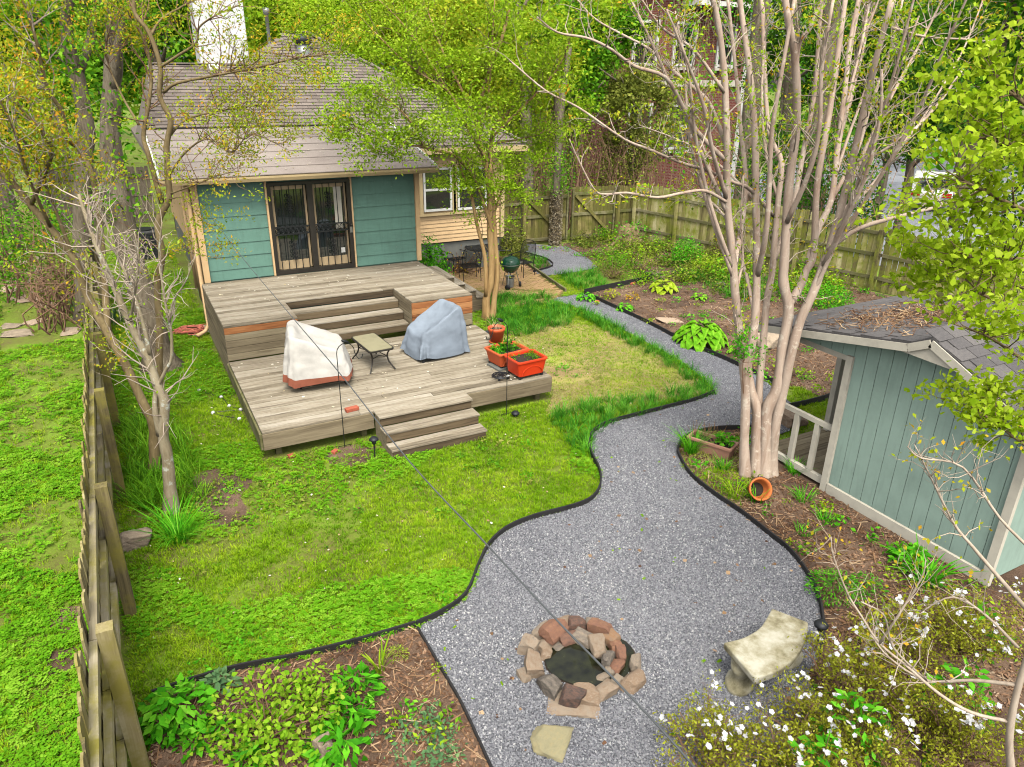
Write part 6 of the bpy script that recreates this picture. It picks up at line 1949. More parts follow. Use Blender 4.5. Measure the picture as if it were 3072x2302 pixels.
def tree(name, label, base, limbs, bark_m, leafsets, group=None, cat='tree', twig_m=None, seed=0, sides=9, rounded=False):
    """limbs: (points, radii, n twigs, twig length, spread) ; leafsets: (name, material, per tip, spread, size, aspect, share)"""
    rg = np.random.default_rng(seed)
    t = thing(name, label, cat, tuple(base), 0, group)
    base = np.asarray(base, float)
    mt = MB(); mtw = MB(); tips = []
    for (P, r, n, L, sp) in limbs:
        r = np.array(r) * (1 + .045 * np.sin(np.arange(len(r)) * 1.7 + len(r)))
        zf = P[:, 2] - base[2]
        r = r * (1 + .55 * np.exp(-np.maximum(zf, 0) / .16))
        if P[0][2] < .4: P = np.concatenate((P[:1] - (0, 0, .25), P)); r = np.concatenate((r[:1] * 1.1, r))
        mt.tube(P - base, r, sides)
        if n: grow_twigs(mtw, tips, P - base, r, n, L, sp, rg)
    mt.build('trunk', bark_m, t, None, None, True)
    if mtw.n: tag(mtw.build('twigs', twig_m or bark_m, t, None, None, True), kind='stuff')
    if tips:
        rg.shuffle(tips)
        i0 = 0
        for (nm, mat, per, spr, size, asp, share) in leafsets:
            k = int(len(tips) * share); sel = tips[i0:i0 + k]; i0 += k
            if sel: link(nm, quads_mesh(nm, leaf_cloud(sel, per, spr, size, asp, rg, rounded=rounded), mat, 6 if rounded else 4), t)
    return t, tips

# ---- the big crepe myrtle by the shed
H1 = hd(8.0, 6.88)
def L1(pts, r0, r1, n=0, L=.6, sp=.5):
    P, r = limb(pts, H1, r0, r1); return (P, r, n, L, sp)
T1 = [
    L1([(1610, 1035, -.05), (1608, 960, -.05), (1611, 853, -.08), (1603, 766, -.1), (1590, 653, -.15), (1583, 560, -.2), (1571, 434, -.3), (1570, 300, -.45), (1565, 167, -.5), (1551, 50, -.6), (1525, -60, -.7)], .075, .03, 16),
    L1([(1631, 1030, 0), (1634, 950, 0), (1635, 887, 0), (1620, 836, .05), (1615, 786, .1), (1625, 740, .1), (1633, 670, .15), (1635, 553, .2), (1633, 434, .25), (1631, 300, .3), (1621, 167, .4), (1605, 50, .5), (1590, -60, .5)], .085, .03, 14),
    L1([(1640, 930, .05), (1640, 846, .1), (1648, 753, .2), (1656, 653, .3), (1668, 590, .4), (1672, 540, .4), (1681, 434, .5), (1688, 350, .6), (1661, 283, .8), (1651, 133, 1.0), (1645, -20, 1.1)], .06, .025, 12),
    L1([(1651, 1030, 0), (1653, 960, -.02), (1657, 887, -.05), (1680, 836, -.1), (1691, 753, -.1), (1704, 670, -.1), (1693, 613, -.1), (1695, 553, -.12), (1705, 400, -.2), (1721, 267, -.3), (1718, 133, -.4), (1701, 33, -.5), (1690, -60, -.5)], .10, .035, 14),
    L1([(1721, 270, -.3), (1722, 113, -.35), (1750, 60, -.4), (1785, -20, -.4)], .035, .02, 8),
    L1([(1704, 660, -.1), (1728, 620, 0), (1741, 586, .05), (1758, 545, .1), (1765, 400, .2), (1788, 267, .3), (1808, 133, .4), (1830, -30, .5)], .06, .03, 14),
    L1([(1746, 570, .1), (1765, 500, .3), (1795, 434, .5), (1808, 333, .7), (1825, 200, .9), (1835, 100, 1.0), (1860, -30, 1.1)], .05, .025, 12),
    L1([(1665, 1030, .02), (1668, 986, 0), (1675, 920, -.08), (1690, 853, -.12), (1708, 770, -.2), (1730, 690, -.25), (1755, 636, -.3), (1776, 580, -.3), (1795, 530, -.35), (1821, 434, -.4), (1841, 350, -.5), (1875, 200, -.6), (1891, 133, -.7), (1930, -10, -.8)], .085, .03, 14),
    L1([(1782, 570, -.3), (1808, 477, -.2), (1850, 430, -.1), (1891, 393, 0), (1958, 300, .2), (2025, 227, .4), (2080, 150, .5)], .04, .014, 14),
    L1([(1788, 540, -.35), (1858, 493, -.6), (1975, 460, -.9), (2041, 443, -1.0), (2108, 417, -1.2)], .034, .012, 10),
    L1([(1841, 350, -.5), (1900, 330, -.6), (1960, 280, -.6), (2000, 200, -.6)], .02, .008, 8),
    L1([(1671, 467, .5), (1621, 410, .2), (1581, 393, -.1), (1525, 367, -.3), (1475, 353, -.5), (1400, 322, -.8), (1347, 300, -1.0), (1250, 233, -1.2), (1180, 197, -1.3), (1100, 130, -1.4)], .026, .008, 16, .5),
    L1([(1571, 350, -.4), (1508, 287, -.5), (1475, 230, -.6), (1437, 167, -.8), (1370, 143, -.9), (1320, 107, -1.1), (1270, 83, -1.2), (1204, 70, -1.3), (1160, 37, -1.4)], .03, .008, 16, .5),
    L1([(1570, 320, -.4), (1548, 260, -.3), (1525, 213, -.2), (1475, 172, 0), (1404, 107, .2), (1354, 80, .3), (1284, 40, .4), (1240, -10, .5)], .028, .008, 14, .5),
    L1([(1575, 440, -.3), (1525, 413, -.5), (1475, 417, -.7), (1420, 427, -.8), (1354, 417, -1.0), (1311, 420, -1.1), (1284, 410, -1.2), (1247, 340, -1.3), (1230, 300, -1.3)], .022, .006, 14, .4),
    L1([(1633, 434, .25), (1580, 380, .6), (1520, 330, .9), (1460, 300, 1.1), (1380, 270, 1.3)], .02, .006, 12, .5),
    L1([(1575, 480, -.25), (1540, 440, .1), (1500, 420, .3), (1450, 415, .5)], .018, .006, 10, .4),
    L1([(1590, 640, -.15), (1597, 600, .05), (1605, 560, .1), (1600, 480, .1), (1606, 380, 0)], .022, .010, 6, .4),
    L1([(1583, 600, -.15), (1600, 500, .2), (1612, 400, .4), (1600, 280, .6), (1590, 160, .7), (1570, -20, .8)], .04, .02, 16),
    L1([(1635, 603, .2), (1655, 500, -.2), (1662, 400, -.3), (1668, 280, -.4), (1690, 150, -.5), (1720, -20, -.5)], .04, .02, 16),
    L1([(1672, 560, .4), (1712, 450, .7), (1735, 330, .9), (1760, 200, 1.1), (1770, 60, 1.2), (1780, -30, 1.2)], .045, .02, 16),
    L1([(1700, 480, -.2), (1745, 380, -.5), (1770, 280, -.7), (1775, 150, -.8), (1800, 0, -.9)], .035, .016, 14),
    L1([(1795, 434, .5), (1850, 330, .8), (1880, 230, 1.0), (1920, 120, 1.2), (1950, 0, 1.3)], .032, .015, 16),
    L1([(1821, 434, -.4), (1880, 300, -.2), (1930, 200, 0), (1990, 90, .2), (2040, -10, .3)], .028, .012, 18),
    L1([(1775, 580, -.3), (1830, 470, -.8), (1870, 380, -1.0), (1900, 260, -1.1), (1905, 150, -1.2)], .03, .012, 16),
    L1([(1571, 434, -.3), (1540, 330, -.7), (1520, 230, -.9), (1480, 120, -1.1), (1440, 20, -1.2)], .03, .01, 18),
    L1([(1565, 200, -.5), (1500, 110, -.6), (1430, 60, -.7), (1380, -10, -.8)], .022, .008, 16),
    L1([(1925, 60, -.7), (2000, 80, -.8), (2080, 85, -.9), (2150, 90, -1.0)], .016, .006, 12),
    L1([(1603, 766, -.1), (1596, 740, -.2), (1592, 700, -.2), (1588, 680, -.25)], .012, .006, 4, .25),
]
rgx = np.random.default_rng(41)
for q in range(16):
    src = T1[rgx.choice([0, 1, 2, 3, 5, 6, 7, 8])]
    P0, r0 = src[0], src[1]
    i = int(len(P0) * rgx.uniform(.42, .68)); p = P0[i]; d = unit(P0[i + 1] - P0[i])
    out = unit(np.array((p[0] - 8.0, p[1] - 6.88, 0)) + rgx.normal(0, .5, 3) * (1, 1, 0))
    pts_ = [p]
    dd = unit(d + out * rgx.uniform(.12, .4))
    for k in range(5):
        pts_.append(pts_[-1] + dd * rgx.uniform(.5, .8)); dd = unit(dd + rgx.normal(0, .09, 3) + np.array((0, 0, .10)))
    T1.append((smooth_path(pts_, 3), np.linspace(min(r0[i] * .6, .03), .009, 16), 16, .5, .5))
tree('crepe_myrtle', 'large multi stemmed crepe myrtle with smooth tan bark by the shed', (8.0, 6.88, 0), T1, M['bark_crepe'],
     [('leaves', M['leaf_lime'], 4.5, .06, .055, .5, .3), ('yellow_leaves', M['leaf_yellow'], 4.0, .05, .05, .5, .2), ('orange_leaves', M['leaf_orange'], 2.6, .05, .045, .5, .2)], twig_m=M['twig'], seed=1)
# leafy sucker low on the trunk
sk = atp(1612, 780, H1 - .3)
m = MB(); rg = np.random.default_rng(5); tips = []
P_, r_ = limb([(1606, 850, -.12), (1604, 800, -.2), (1607, 760, -.25), (1600, 740, -.3)], H1, .01, .004)
tsk = thing('sucker_shoot', 'small leafy sucker sprouting from the crepe myrtle trunk', 'shoot', tuple(P_[0]), 0)
m.tube(P_ - P_[0], r_, 4); grow_twigs(m, tips, P_ - P_[0], r_, 14, .3, .6, rg)
m.build('stems', M['twig_brown'], tsk)
link('leaves', quads_mesh('leaves', leaf_cloud(tips, 5, .05, .05, .5, rg), M['leaf_fresh']), tsk)

# ---- golden-barked crepe myrtle beside the deck, full lime crown
H2 = hd(7.64, 15.52)
def L2(pts, r0, r1, n=0, L=.9, sp=.6):
    P, r = limb(pts, H2, r0, r1); return (P, r, n, L, sp)
T2 = [
    L2([(1052, 700, 0), (1050, 650, 0), (1060, 610, 0), (1062, 553, 0), (1058, 494, 0), (1057, 420, 0), (1050, 360, 0), (1037, 310, 0), (1034, 270, .1), (1045, 190, .3), (1085, 80, .5), (1100, 20, .6)], .10, .03, 24),
    L2([(1062, 700, .05), (1068, 640, .05), (1074, 590, .05), (1068, 500, .05), (1064, 430, .1), (1060, 380, .2), (1062, 300, .4), (1075, 265, .5), (1115, 225, .7), (1130, 180, .8)], .075, .03, 22),
    L2([(1050, 640, -.05), (1048, 560, -.05), (1030, 484, -.1), (1017, 417, -.2), (1004, 390, -.3), (985, 330, -.5)], .055, .02, 10),
    L2([(1062, 500, -.02), (1054, 467, -.1), (1034, 410, -.3), (1024, 384, -.5), (1010, 350, -.6)], .045, .018, 10),
    L2([(1065, 470, .1), (1090, 400, .2), (1132, 370, .4), (1165, 345, .5)], .025, .008, 8),
    L2([(1037, 310, 0), (1004, 267, -.2), (970, 200, -.4), (920, 167, -.6), (870, 130, -.9), (800, 60, -1.1)], .04, .012, 26),
    L2([(1020, 380, -.2), (980, 335, -.6), (920, 320, -1.0), (897, 277, -1.3), (860, 233, -1.5), (800, 190, -1.7)], .035, .010, 26),
    L2([(930, 322, -.9), (863, 307, -1.2), (803, 283, -1.4), (764, 277, -1.6), (720, 290, -1.7)], .02, .007, 22),
    L2([(1037, 290, .1), (1000, 200, .6), (960, 120, 1.0), (930, 40, 1.4), (900, -30, 1.6)], .035, .012, 22),
    L2([(1060, 300, .3), (1120, 240, .2), (1180, 180, 0), (1220, 120, -.2), (1240, 50, -.3)], .03, .010, 22),
    L2([(1062, 310, .4), (1130, 300, .8), (1190, 280, 1.0), (1250, 270, 1.2)], .025, .008, 20),
    L2([(1050, 350, 0), (1040, 330, -.6), (1020, 300, -1.1), (1000, 260, -1.5)], .025, .008, 16),
    L2([(1050, 260, .2), (1060, 150, .1), (1065, 60, 0), (1070, -20, 0)], .03, .010, 20),
    L2([(970, 200, -.4), (900, 90, -.3), (840, 20, -.2), (780, -30, 0)], .02, .008, 20),
    L2([(900, 280, -1.3), (850, 330, -1.5), (800, 320, -1.6)], .014, .006, 12),
]
t2, tips2 = tree('crepe_myrtle', 'golden barked crepe myrtle with lime leaf layers beside the deck', (7.64, 15.52, 0), T2, M['bark_gold'],
     [('crown', M['leaf_lime'], 11, .14, .075, .5, .97)], twig_m=M['bark_olive'], seed=2)
# extra layers of foliage hanging on the same twigs
rg = np.random.default_rng(22)
lay = []
for (px, py, dh, rx, rz, n) in ((760, 265, -1.5, .55, .18, 900), (840, 290, -1.3, .5, .16, 800), (950, 270, -.9, .6, .2, 1100), (1010, 225, -.3, .7, .25, 1500), (1090, 240, .2, .6, .25, 1300), (1180, 290, .8, .55, .3, 1200), (1000, 385, -.5, .5, .14, 900), (1080, 395, -.1, .4, .14, 700), (960, 395, -.6, .3, .1, 350), (1120, 355, .4, .4, .18, 700), (900, 200, -.9, .6, .2, 900), (960, 130, 0, .8, .25, 1400), (850, 120, -.5, .7, .2, 1000), (1080, 130, .2, .8, .3, 1500), (1200, 170, .2, .6, .3, 1000), (760, 110, .3, .6, .2, 700), (900, 50, .8, .9, .3, 1300), (1040, 40, .5, .8, .3, 1300), (1180, 60, 0, .7, .3, 1100), (720, 30, .6, .7, .25, 800), (860, 340, -1.4, .3, .08, 200), (1250, 240, 1.0, .4, .3, 600), (660, 60, .6, .6, .2, 650), (700, 150, -.2, .5, .15, 450), (620, 15, .8, .6, .2, 500), (790, 190, -.8, .5, .16, 600), (820, 50, .4, .7, .25, 900), (1150, 420, .6, .3, .12, 300)):
    c = atp(px, py, H2 + dh) - np.array((7.64, 15.52, 0))
    k = 9
    cen = c + rg.normal(0, 1, (k, 3)) * (rx * .6, rx * .6, rz * .8)
    w = rg.integers(0, k, n)
    lay.append(cen[w] + rg.normal(0, 1, (n, 3)) * (rx * .33, rx * .33, rz * .38))
lay = np.concatenate(lay)
link('crown_layers', quads_mesh('crown_layers', leaf_quads(lay, .07, .5, .45), M['leaf_lime']), t2)

# ---- left lichen-barked tree by the fence
H3 = hd(-.09, 9.81)
def L3(pts, r0, r1, n=0, L=.5, sp=.6):
    P, r = limb(pts, H3, r0, r1); return (P, r, n, L, sp)
T3 = [
    L3([(371, 1110, 0), (366, 1040, 0), (361, 985, 0), (352, 937, 0), (356, 870, 0), (340, 832, 0), (317, 770, .05), (283, 703, .1), (260, 653, .1), (240, 603, .15), (217, 553, .2), (190, 480, .3), (170, 420, .4)], .085, .02, 60, .7),
    L3([(345, 940, -.02), (335, 880, -.03), (338, 840, 0)], .045, .03),
    L3([(340, 838, 0), (358, 800, -.05), (370, 776, -.08), (370, 720, -.1), (360, 670, -.1), (347, 586, -.1), (344, 540, -.1), (350, 480, -.1)], .024, .008, 34, .45),
    L3([(323, 766, .05), (310, 703, .1), (277, 603, .3), (253, 553, .4), (230, 480, .5)], .03, .010, 40, .6),
    L3([(365, 700, -.1), (375, 650, -.2), (400, 610, -.3), (420, 560, -.35)], .014, .005, 8, .3),
    L3([(280, 700, .1), (290, 640, -.1), (300, 560, -.2), (290, 500, -.2)], .018, .006, 30, .5),
]
tree('lichen_tree', 'small grey lichened tree with bare twigs by the left fence', (-.09, 9.81, 0), T3, M['bark_lichen'],
     [('leaves', M['leaf_lime'], .8, .05, .045, .5, .4)], twig_m=M['twig'], seed=3)
# ---- slanting old limb tree left of it with orange spring leaves
B4 = gz(334, 1012); H4 = hd(B4[0], B4[1])
def L4(pts, r0, r1, n=0, L=.7, sp=.6):
    P, r = limb(pts, H4, r0, r1); return (P, r, n, L, sp)
T4 = [
    L4([(336, 1030, 0), (333, 960, 0), (330, 915, 0), (310, 873, 0), (267, 780, .05), (233, 720, .1), (187, 636, .2), (160, 560, .2), (110, 494, .2), (67, 444, .2), (17, 384, .2), (-40, 330, .2)], .075, .04, 20),
    L4([(233, 720, .1), (225, 600, .4), (213, 467, .6), (197, 374, .7), (163, 313, .8), (110, 260, .9), (43, 200, 1.0), (-30, 140, 1.0)], .05, .025, 30),
    L4([(163, 313, .8), (147, 300, .7), (133, 240, .6), (107, 200, .5), (90, 143, .4), (77, 83, .3), (43, -20, .3)], .035, .015, 26),
    L4([(67, 444, .2), (110, 340, -.2), (100, 300, -.3), (50, 240, -.4), (20, 200, -.4)], .03, .012, 24),
    L4([(110, 494, .2), (60, 380, -.3), (30, 280, -.6), (-10, 200, -.8)], .025, .010, 20),
    L4([(160, 560, .2), (110, 430, .1), (70, 330, 0), (20, 270, -.2)], .025, .010, 20),
]
tree('spring_tree', 'slanting olive limbed tree with orange and yellow leaves at left edge', tuple(B4), T4, M['bark_olive'],
     [('orange_leaves', M['leaf_orange'], 10, .10, .055, .45, .34), ('yellow_leaves', M['leaf_yellow'], 11, .11, .055, .45, .40), ('lime_leaves', M['leaf_lime'], 11, .12, .055, .45, .24)], twig_m=M['twig'], seed=4)
# ---- thin dark tree with sinuous stem in front of the addition
B5 = gz(352, 902); H5 = hd(B5[0], B5[1])
def L5(pts, r0, r1, n=0, L=.7, sp=.6):
    P, r = limb(pts, H5, r0, r1); return (P, r, n, L, sp)
T5 = [
    L5([(352, 915, 0), (344, 800, 0), (345, 700, 0), (340, 620, 0), (350, 553, 0), (341, 484, 0), (365, 430, 0), (363, 383, 0), (360, 317, 0), (369, 262, 0), (353, 227, 0), (344, 200, 0), (347, 147, 0), (323, 73, 0), (291, 27, 0), (293, -30, 0)], .065, .025, 14),
    L5([(350, 440, 0), (320, 333, .1), (310, 293, .2), (320, 233, .2), (327, 160, .3), (313, 93, .3), (280, 10, .4)], .04, .018, 18),
    L5([(347, 145, 0), (385, 120, -.1), (424, 93, -.2), (430, 60, -.2), (467, 33, -.3), (520, 10, -.3)], .022, .008, 16),
    L5([(353, 200, 0), (383, 180, -.1), (467, 163, -.3), (550, 147, -.5), (634, 127, -.6), (700, 118, -.7), (737, 113, -.7)], .024, .006, 40),
    L5([(362, 300, 0), (400, 260, .2), (470, 240, .5), (540, 230, .7), (610, 215, .8)], .018, .006, 40),
    L5([(363, 383, 0), (400, 330, -.2), (450, 300, -.4), (500, 330, -.5), (540, 290, -.6), (600, 310, -.6), (625, 300, -.6)], .016, .005, 40),
    L5([(365, 420, 0), (420, 400, -.3), (470, 380, -.5), (515, 370, -.6)], .014, .005, 22),
    L5([(323, 80, 0), (350, 40, .3), (400, 10, .6), (440, -30, .8)], .02, .008, 14),
    L5([(365, 430, -.05), (400, 430, -.3), (440, 480, -.4), (475, 500, -.5)], .010, .004, 8, .4),
    L5([(350, 560, -.05), (380, 540, -.2), (430, 550, -.4), (480, 560, -.5)], .010, .004, 8, .4),
    L5([(300, 270, .2), (260, 200, .3), (230, 120, .3), (240, 40, .3)], .02, .008, 20),
]
tree('spring_tree', 'thin sinuous tree with yellow orange leaves before the low roof', tuple(B5), T5, M['bark_olive'],
     [('orange_leaves', M['leaf_orange'], 8, .08, .05, .45, .3), ('yellow_leaves', M['leaf_yellow'], 9, .08, .05, .45, .48), ('lime_leaves', M['leaf_lime'], 8, .08, .05, .45, .2)], twig_m=M['twig_brown'], seed=6)
# ---- big furrowed trunks behind
H6 = hd(.18, 15.6)
def L6(pts, r0, r1, n=0, L=1.2, sp=.6, h=None):
    P, r = limb(pts, h or H6, r0, r1); return (P, r, n, L, sp)
tree('oak_tree', 'massive dark furrowed trunk leaning left beside the house', (.18, 15.6, 0),
     [L6([(352, 812, 0), (335, 740, 0), (312, 650, .1), (282, 553, .2), (258, 430, .3), (240, 330, .4), (240, 230, .5), (246, 117, .6), (243, 0, .7), (230, -120, .8)], .29, .11, 10),
      L6([(243, 200, .5), (260, 80, .3), (300, -20, .2)], .09, .06, 8), L6([(246, 117, .6), (262, 70, .8), (258, 20, 1.0)], .08, .04, 8)],
     M['bark_dark'], [('crown', M['leaf_mid'], 9, .2, .1, .6, .9)], seed=7)
H7 = hd(-.9, 19.5)
tree('oak_tree', 'second dark trunk further back at the upper left', (-.9, 19.5, 0),
     [L6([(190, 700, 0), (180, 553, 0), (180, 367, 0), (187, 283, .1), (167, 167, .2), (143, 67, .3), (157, -60, .3)], .23, .11, 14, 1.6, .7, H7),
      L6([(167, 167, .2), (200, 60, .5), (190, -60, .8)], .10, .07, 14, 1.6, .7, H7)],
     M['bark_dark'], [('crown', M['leaf_mid'], 12, .3, .12, .6, .9)], seed=8)

# ---- near lime-leaved tree on the right; its trunk stands just outside the frame
HN = 5.2
def LN(pts, r0, r1, n=0, L=.45, sp=.6):
    P, r = limb(pts, HN, r0, r1); return (P, r, n, L, sp)
TN = [
    LN([(2330, 1500, -.6), (2290, 1200, -.3), (2290, 900, -.1), (2280, 600, 0), (2270, 300, .1), (2260, 50, .2)], .07, .03),
    LN([(2280, 720, 0), (2212, 690, .1), (2130, 640, .2), (2050, 610, .3), (1990, 590, .35)], .020, .005, 22),
    LN([(2280, 560, 0), (2180, 560, -.1), (2110, 560, -.2), (2060, 540, -.2)], .016, .005, 16),
    LN([(2280, 480, 0), (2180, 440, -.1), (2100, 400, -.2), (2060, 390, -.2)], .018, .005, 20),
    LN([(2275, 400, 0), (2200, 330, 0), (2140, 300, .1), (2080, 300, .1)], .018, .005, 18),
    LN([(2275, 300, .1), (2220, 230, .2), (2160, 190, .3), (2110, 200, .4)], .018, .005, 16),
    LN([(2285, 800, 0), (2200, 770, -.1), (2140, 730, -.2), (2060, 700, -.2)], .016, .005, 14),
    LN([(2285, 1000, -.1), (2212, 960, -.1), (2130, 900, 0), (2070, 870, .1), (2030, 860, .1)], .014, .004, 18, .3),
    LN([(2285, 920, -.1), (2200, 900, .2), (2140, 860, .3)], .012, .004, 12, .3),
    LN([(2285, 640, 0), (2200, 620, .6), (2100, 580, .9), (2010, 560, 1.1)], .014, .005, 14),
]
tn, tipsn = tree('lime_tree', 'near lime leaved tree reaching in from the right edge', tuple(atp(2330, 1500, HN - .6) * (1, 1, 0)), TN, M['bark_olive'],
     [('leaves', M['leaf_near'], 7.5, .05, .058, .58, 1.0)], twig_m=M['bark_olive'], seed=9, rounded=True)

# ================================================================ BACKGROUND WOOD
def crown_mesh(name, n, size, mat, seed, flat=.8):
    rg = np.random.default_rng(seed)
    k = 26
    cen = unit(rg.normal(size=(k, 3))) * rg.uniform(.35, .85, (k, 1)); cen[:, 2] *= flat
    w = rg.integers(0, k, n)
    c = cen[w] + unit(rg.normal(size=(n, 3))) * (rg.random((n, 1)) ** .5) * rg.uniform(.18, .34, k)[w][:, None]
    return quads_mesh(name, leaf_quads(c, size, .6, .3), mat)
CR = [crown_mesh('crown', 9000, .055, M['leaf_mid'], 31), crown_mesh('crown', 9000, .055, M['leaf_lime'], 32), crown_mesh('crown', 8000, .055, M['leaf_dark'], 33), crown_mesh('crown', 8000, .055, M['leaf_yellow'], 34), crown_mesh('crown', 7000, .06, M['leaf_olive'], 35)]
def bg_tree(label, x, y, h, r, crown, trunk_r=.18, zc=None, lean=0.0, bark_m='bark_dark', vine=False, stretch=1.15, name='background_tree'):
    t = thing(name, label, 'tree', (x, y, 0), random.uniform(0, 6.28), 'trees beyond the yard')
    zc = zc or h - r * .8
    P = smooth_path([(0, 0, 0), (lean * .3, 0, h * .35), (lean * .7, .15, h * .6), (lean, 0, h * .92)], 4)
    m = MB(); m.tube(P, np.linspace(trunk_r, trunk_r * .35, len(P)), 8)
    rg = np.random.default_rng(int(abs(x * 13 + y * 7)))
    for k in range(7):
        i = rg.integers(len(P) // 3, len(P)); d = unit(rg.normal(size=3) + (0, 0, .6)); l = r * rg.uniform(.5, .95)
        m.tube([P[i], P[i] + d * l * .5, P[i] + d * l + (0, 0, .2)], [trunk_r * .4, trunk_r * .25, .02], 5)
    m.build('trunk', M[bark_m], t, None, None, True)
    o = link('crown', CR[crown], t, (lean, 0, zc), (0, 0, rg.uniform(0, 6.28))); o.scale = (r, r, r * stretch)
    return t
bgt = [
    ('leafy green tree behind the chimney', 2.0, 30, 10, 3.6, 0), ('lime tree above the roof ridge', 7.5, 30, 9.5, 3.6, 1), ('yellow green tree right of the roof ridge', 11.5, 28, 9.5, 3.4, 3),
    ('bright green tree behind the crepe myrtle crown', 14.5, 27, 9, 3.2, 1), ('dense dark tree behind the gate', 13.6, 25.6, 7.6, 2.6, 3), ('green tree above the gate leaves', 16.5, 26, 8.5, 3.0, 0),
    ('tall green tree left of the brick house', 17.6, 28, 9.8, 3.0, 1), ('upper left green tree beyond the neighbour path', -3.0, 28, 10, 3.8, 0), ('upper left yellow tree at the frame corner', -5.2, 24, 9.0, 3.0, 3),
    ('mid green tree behind the dark gate left of house', .3, 35, 10, 3.8, 1), ('dark green tree behind the left neighbour fence', -4.8, 31, 7, 3.0, 2), ('large dark tree behind the right fence', 24.5, 19, 8.5, 3.2, 2),
    ('green tree between brick house and right fence', 27, 25, 9.5, 3.2, 2), ('dark leafy tree at the right edge beyond the fence', 25, 10.5, 7.5, 2.6, 2), ('tall green tree at the upper right corner', 30, 18, 11, 4.0, 0),
    ('dark green tree far right beyond the parking lot', 36, 22, 11, 4.2, 2), ('olive tree tangle behind the fence corner', 18.2, 24.2, 6.0, 2.2, 4), ('tree behind the brick house', 26, 42, 14, 6, 0),
    ('wide tree behind the shed fence', 22.5, 9.5, 6.0, 2.2, 2), ('distant green tree behind the house roof', 10, 44, 14, 6, 0), ('distant tree behind the chimney', -2, 46, 15, 6.5, 1), ('distant tree at upper left', -12, 40, 14, 6, 0), ('distant lime tree behind gate', 19, 46, 15, 6.5, 1), ('small dark tree standing in the parking lot', 25.6, 17.4, 6.2, 2.0, 2), ('bushy dark tree further into the parking lot', 28.5, 20.5, 6.5, 2.2, 0), ('distant tree at the far right', 44, 36, 15, 6.5, 0), ('distant tree right of the brick house', 38, 44, 16, 6.5, 2)]
for (lab, x, y, h, r, c_) in bgt:
    bg_tree(lab, x, y, h, r, c_, trunk_r=.12 + h * .012)
# bare tall trunks seen between the leaves
for (lab, px0, py0, px1, py1, h, r) in (
    ('grey furrowed trunk just behind the far gate', 1140, 420, 1135, 180, hd(12.8, 24.0), .28), ('thick grey trunk right of the gate trunk pair', 1215, 420, 1205, 200, hd(14.6, 24.5), .26), ('dark tall trunk behind the mossy fence near brick house', 1600, 430, 1650, -30, hd(21.5, 21.5), .42),
    ('dark furrowed trunk beside the crepe stems', 1745, 430, 1800, -30, hd(22.5, 17.5), .42), ('dark trunk behind the right fence, left of the lot', 1690, 430, 1720, -30, hd(24, 21), .3)):
    A_, B_ = atp(px0, py0 + 40, h), atp(px1, py1, h + .6)
    A0 = np.array((A_[0], A_[1], 0.0))
    t = thing('bare_trunk', lab, 'tree trunk', tuple(A0), 0, 'trunks beyond the fence')
    P_ = smooth_path([A0 * 0, (A_ - A0), ((A_ + B_) / 2 - A0), (B_ - A0), (B_ - A0) * 1.25], 4)
    m = MB(); m.tube(P_, np.linspace(r, r * .6, len(P_)), 10); m.build('trunk', M['bark_dark'], t, None, None, True)
    rg = np.random.default_rng(int(px0)); tips = []; m = MB()
    grow_twigs(m, tips, P_, np.full(len(P_), r), 60, 1.0, .8, rg, .3, 2, .2)
    tag(m.build('twigs', M['twig_brown'], t), kind='stuff')
    link('leaves', quads_mesh('leaves', leaf_cloud(tips, 4, .12, .08, .6, rg), M['leaf_mid']), t)
# ivy-clad trunk standing between the gate leaves
iv = thing('ivy_trunk', 'trunk clad in dead ivy standing between the gate leaves', 'tree trunk', (13.38, 21.9, 0), 0)
P_ = smooth_path([(0, 0, 0), (.03, 0, 1.2), (.0, 0, 2.4), (.2, .2, 4.5), (.5, .3, 6.5)], 4)
MB().tube(P_, np.linspace(.17, .08, len(P_)), 10).build('trunk', M['bark_dark'], iv, None, None, True)
n = 2600
a = RNG.uniform(0, 6.283, n); zz = RNG.uniform(0, 1.95, n)
c = np.stack((.02 + (.18 + RNG.uniform(0, .05, n)) * np.cos(a), (.18 + RNG.uniform(0, .05, n)) * np.sin(a), zz), 1)
link('dead_ivy', quads_mesh('dead_ivy', leaf_quads(c, .055, .7, .2), M['leaf_pale']), iv)
c = np.stack((RNG.normal(.05, .25, 900), RNG.normal(.05, .25, 900), RNG.uniform(1.75, 3.2, 900)), 1)
link('green_ivy', quads_mesh('green_ivy', leaf_quads(c, .08, .7, .3), M['leaf_mid']), iv)
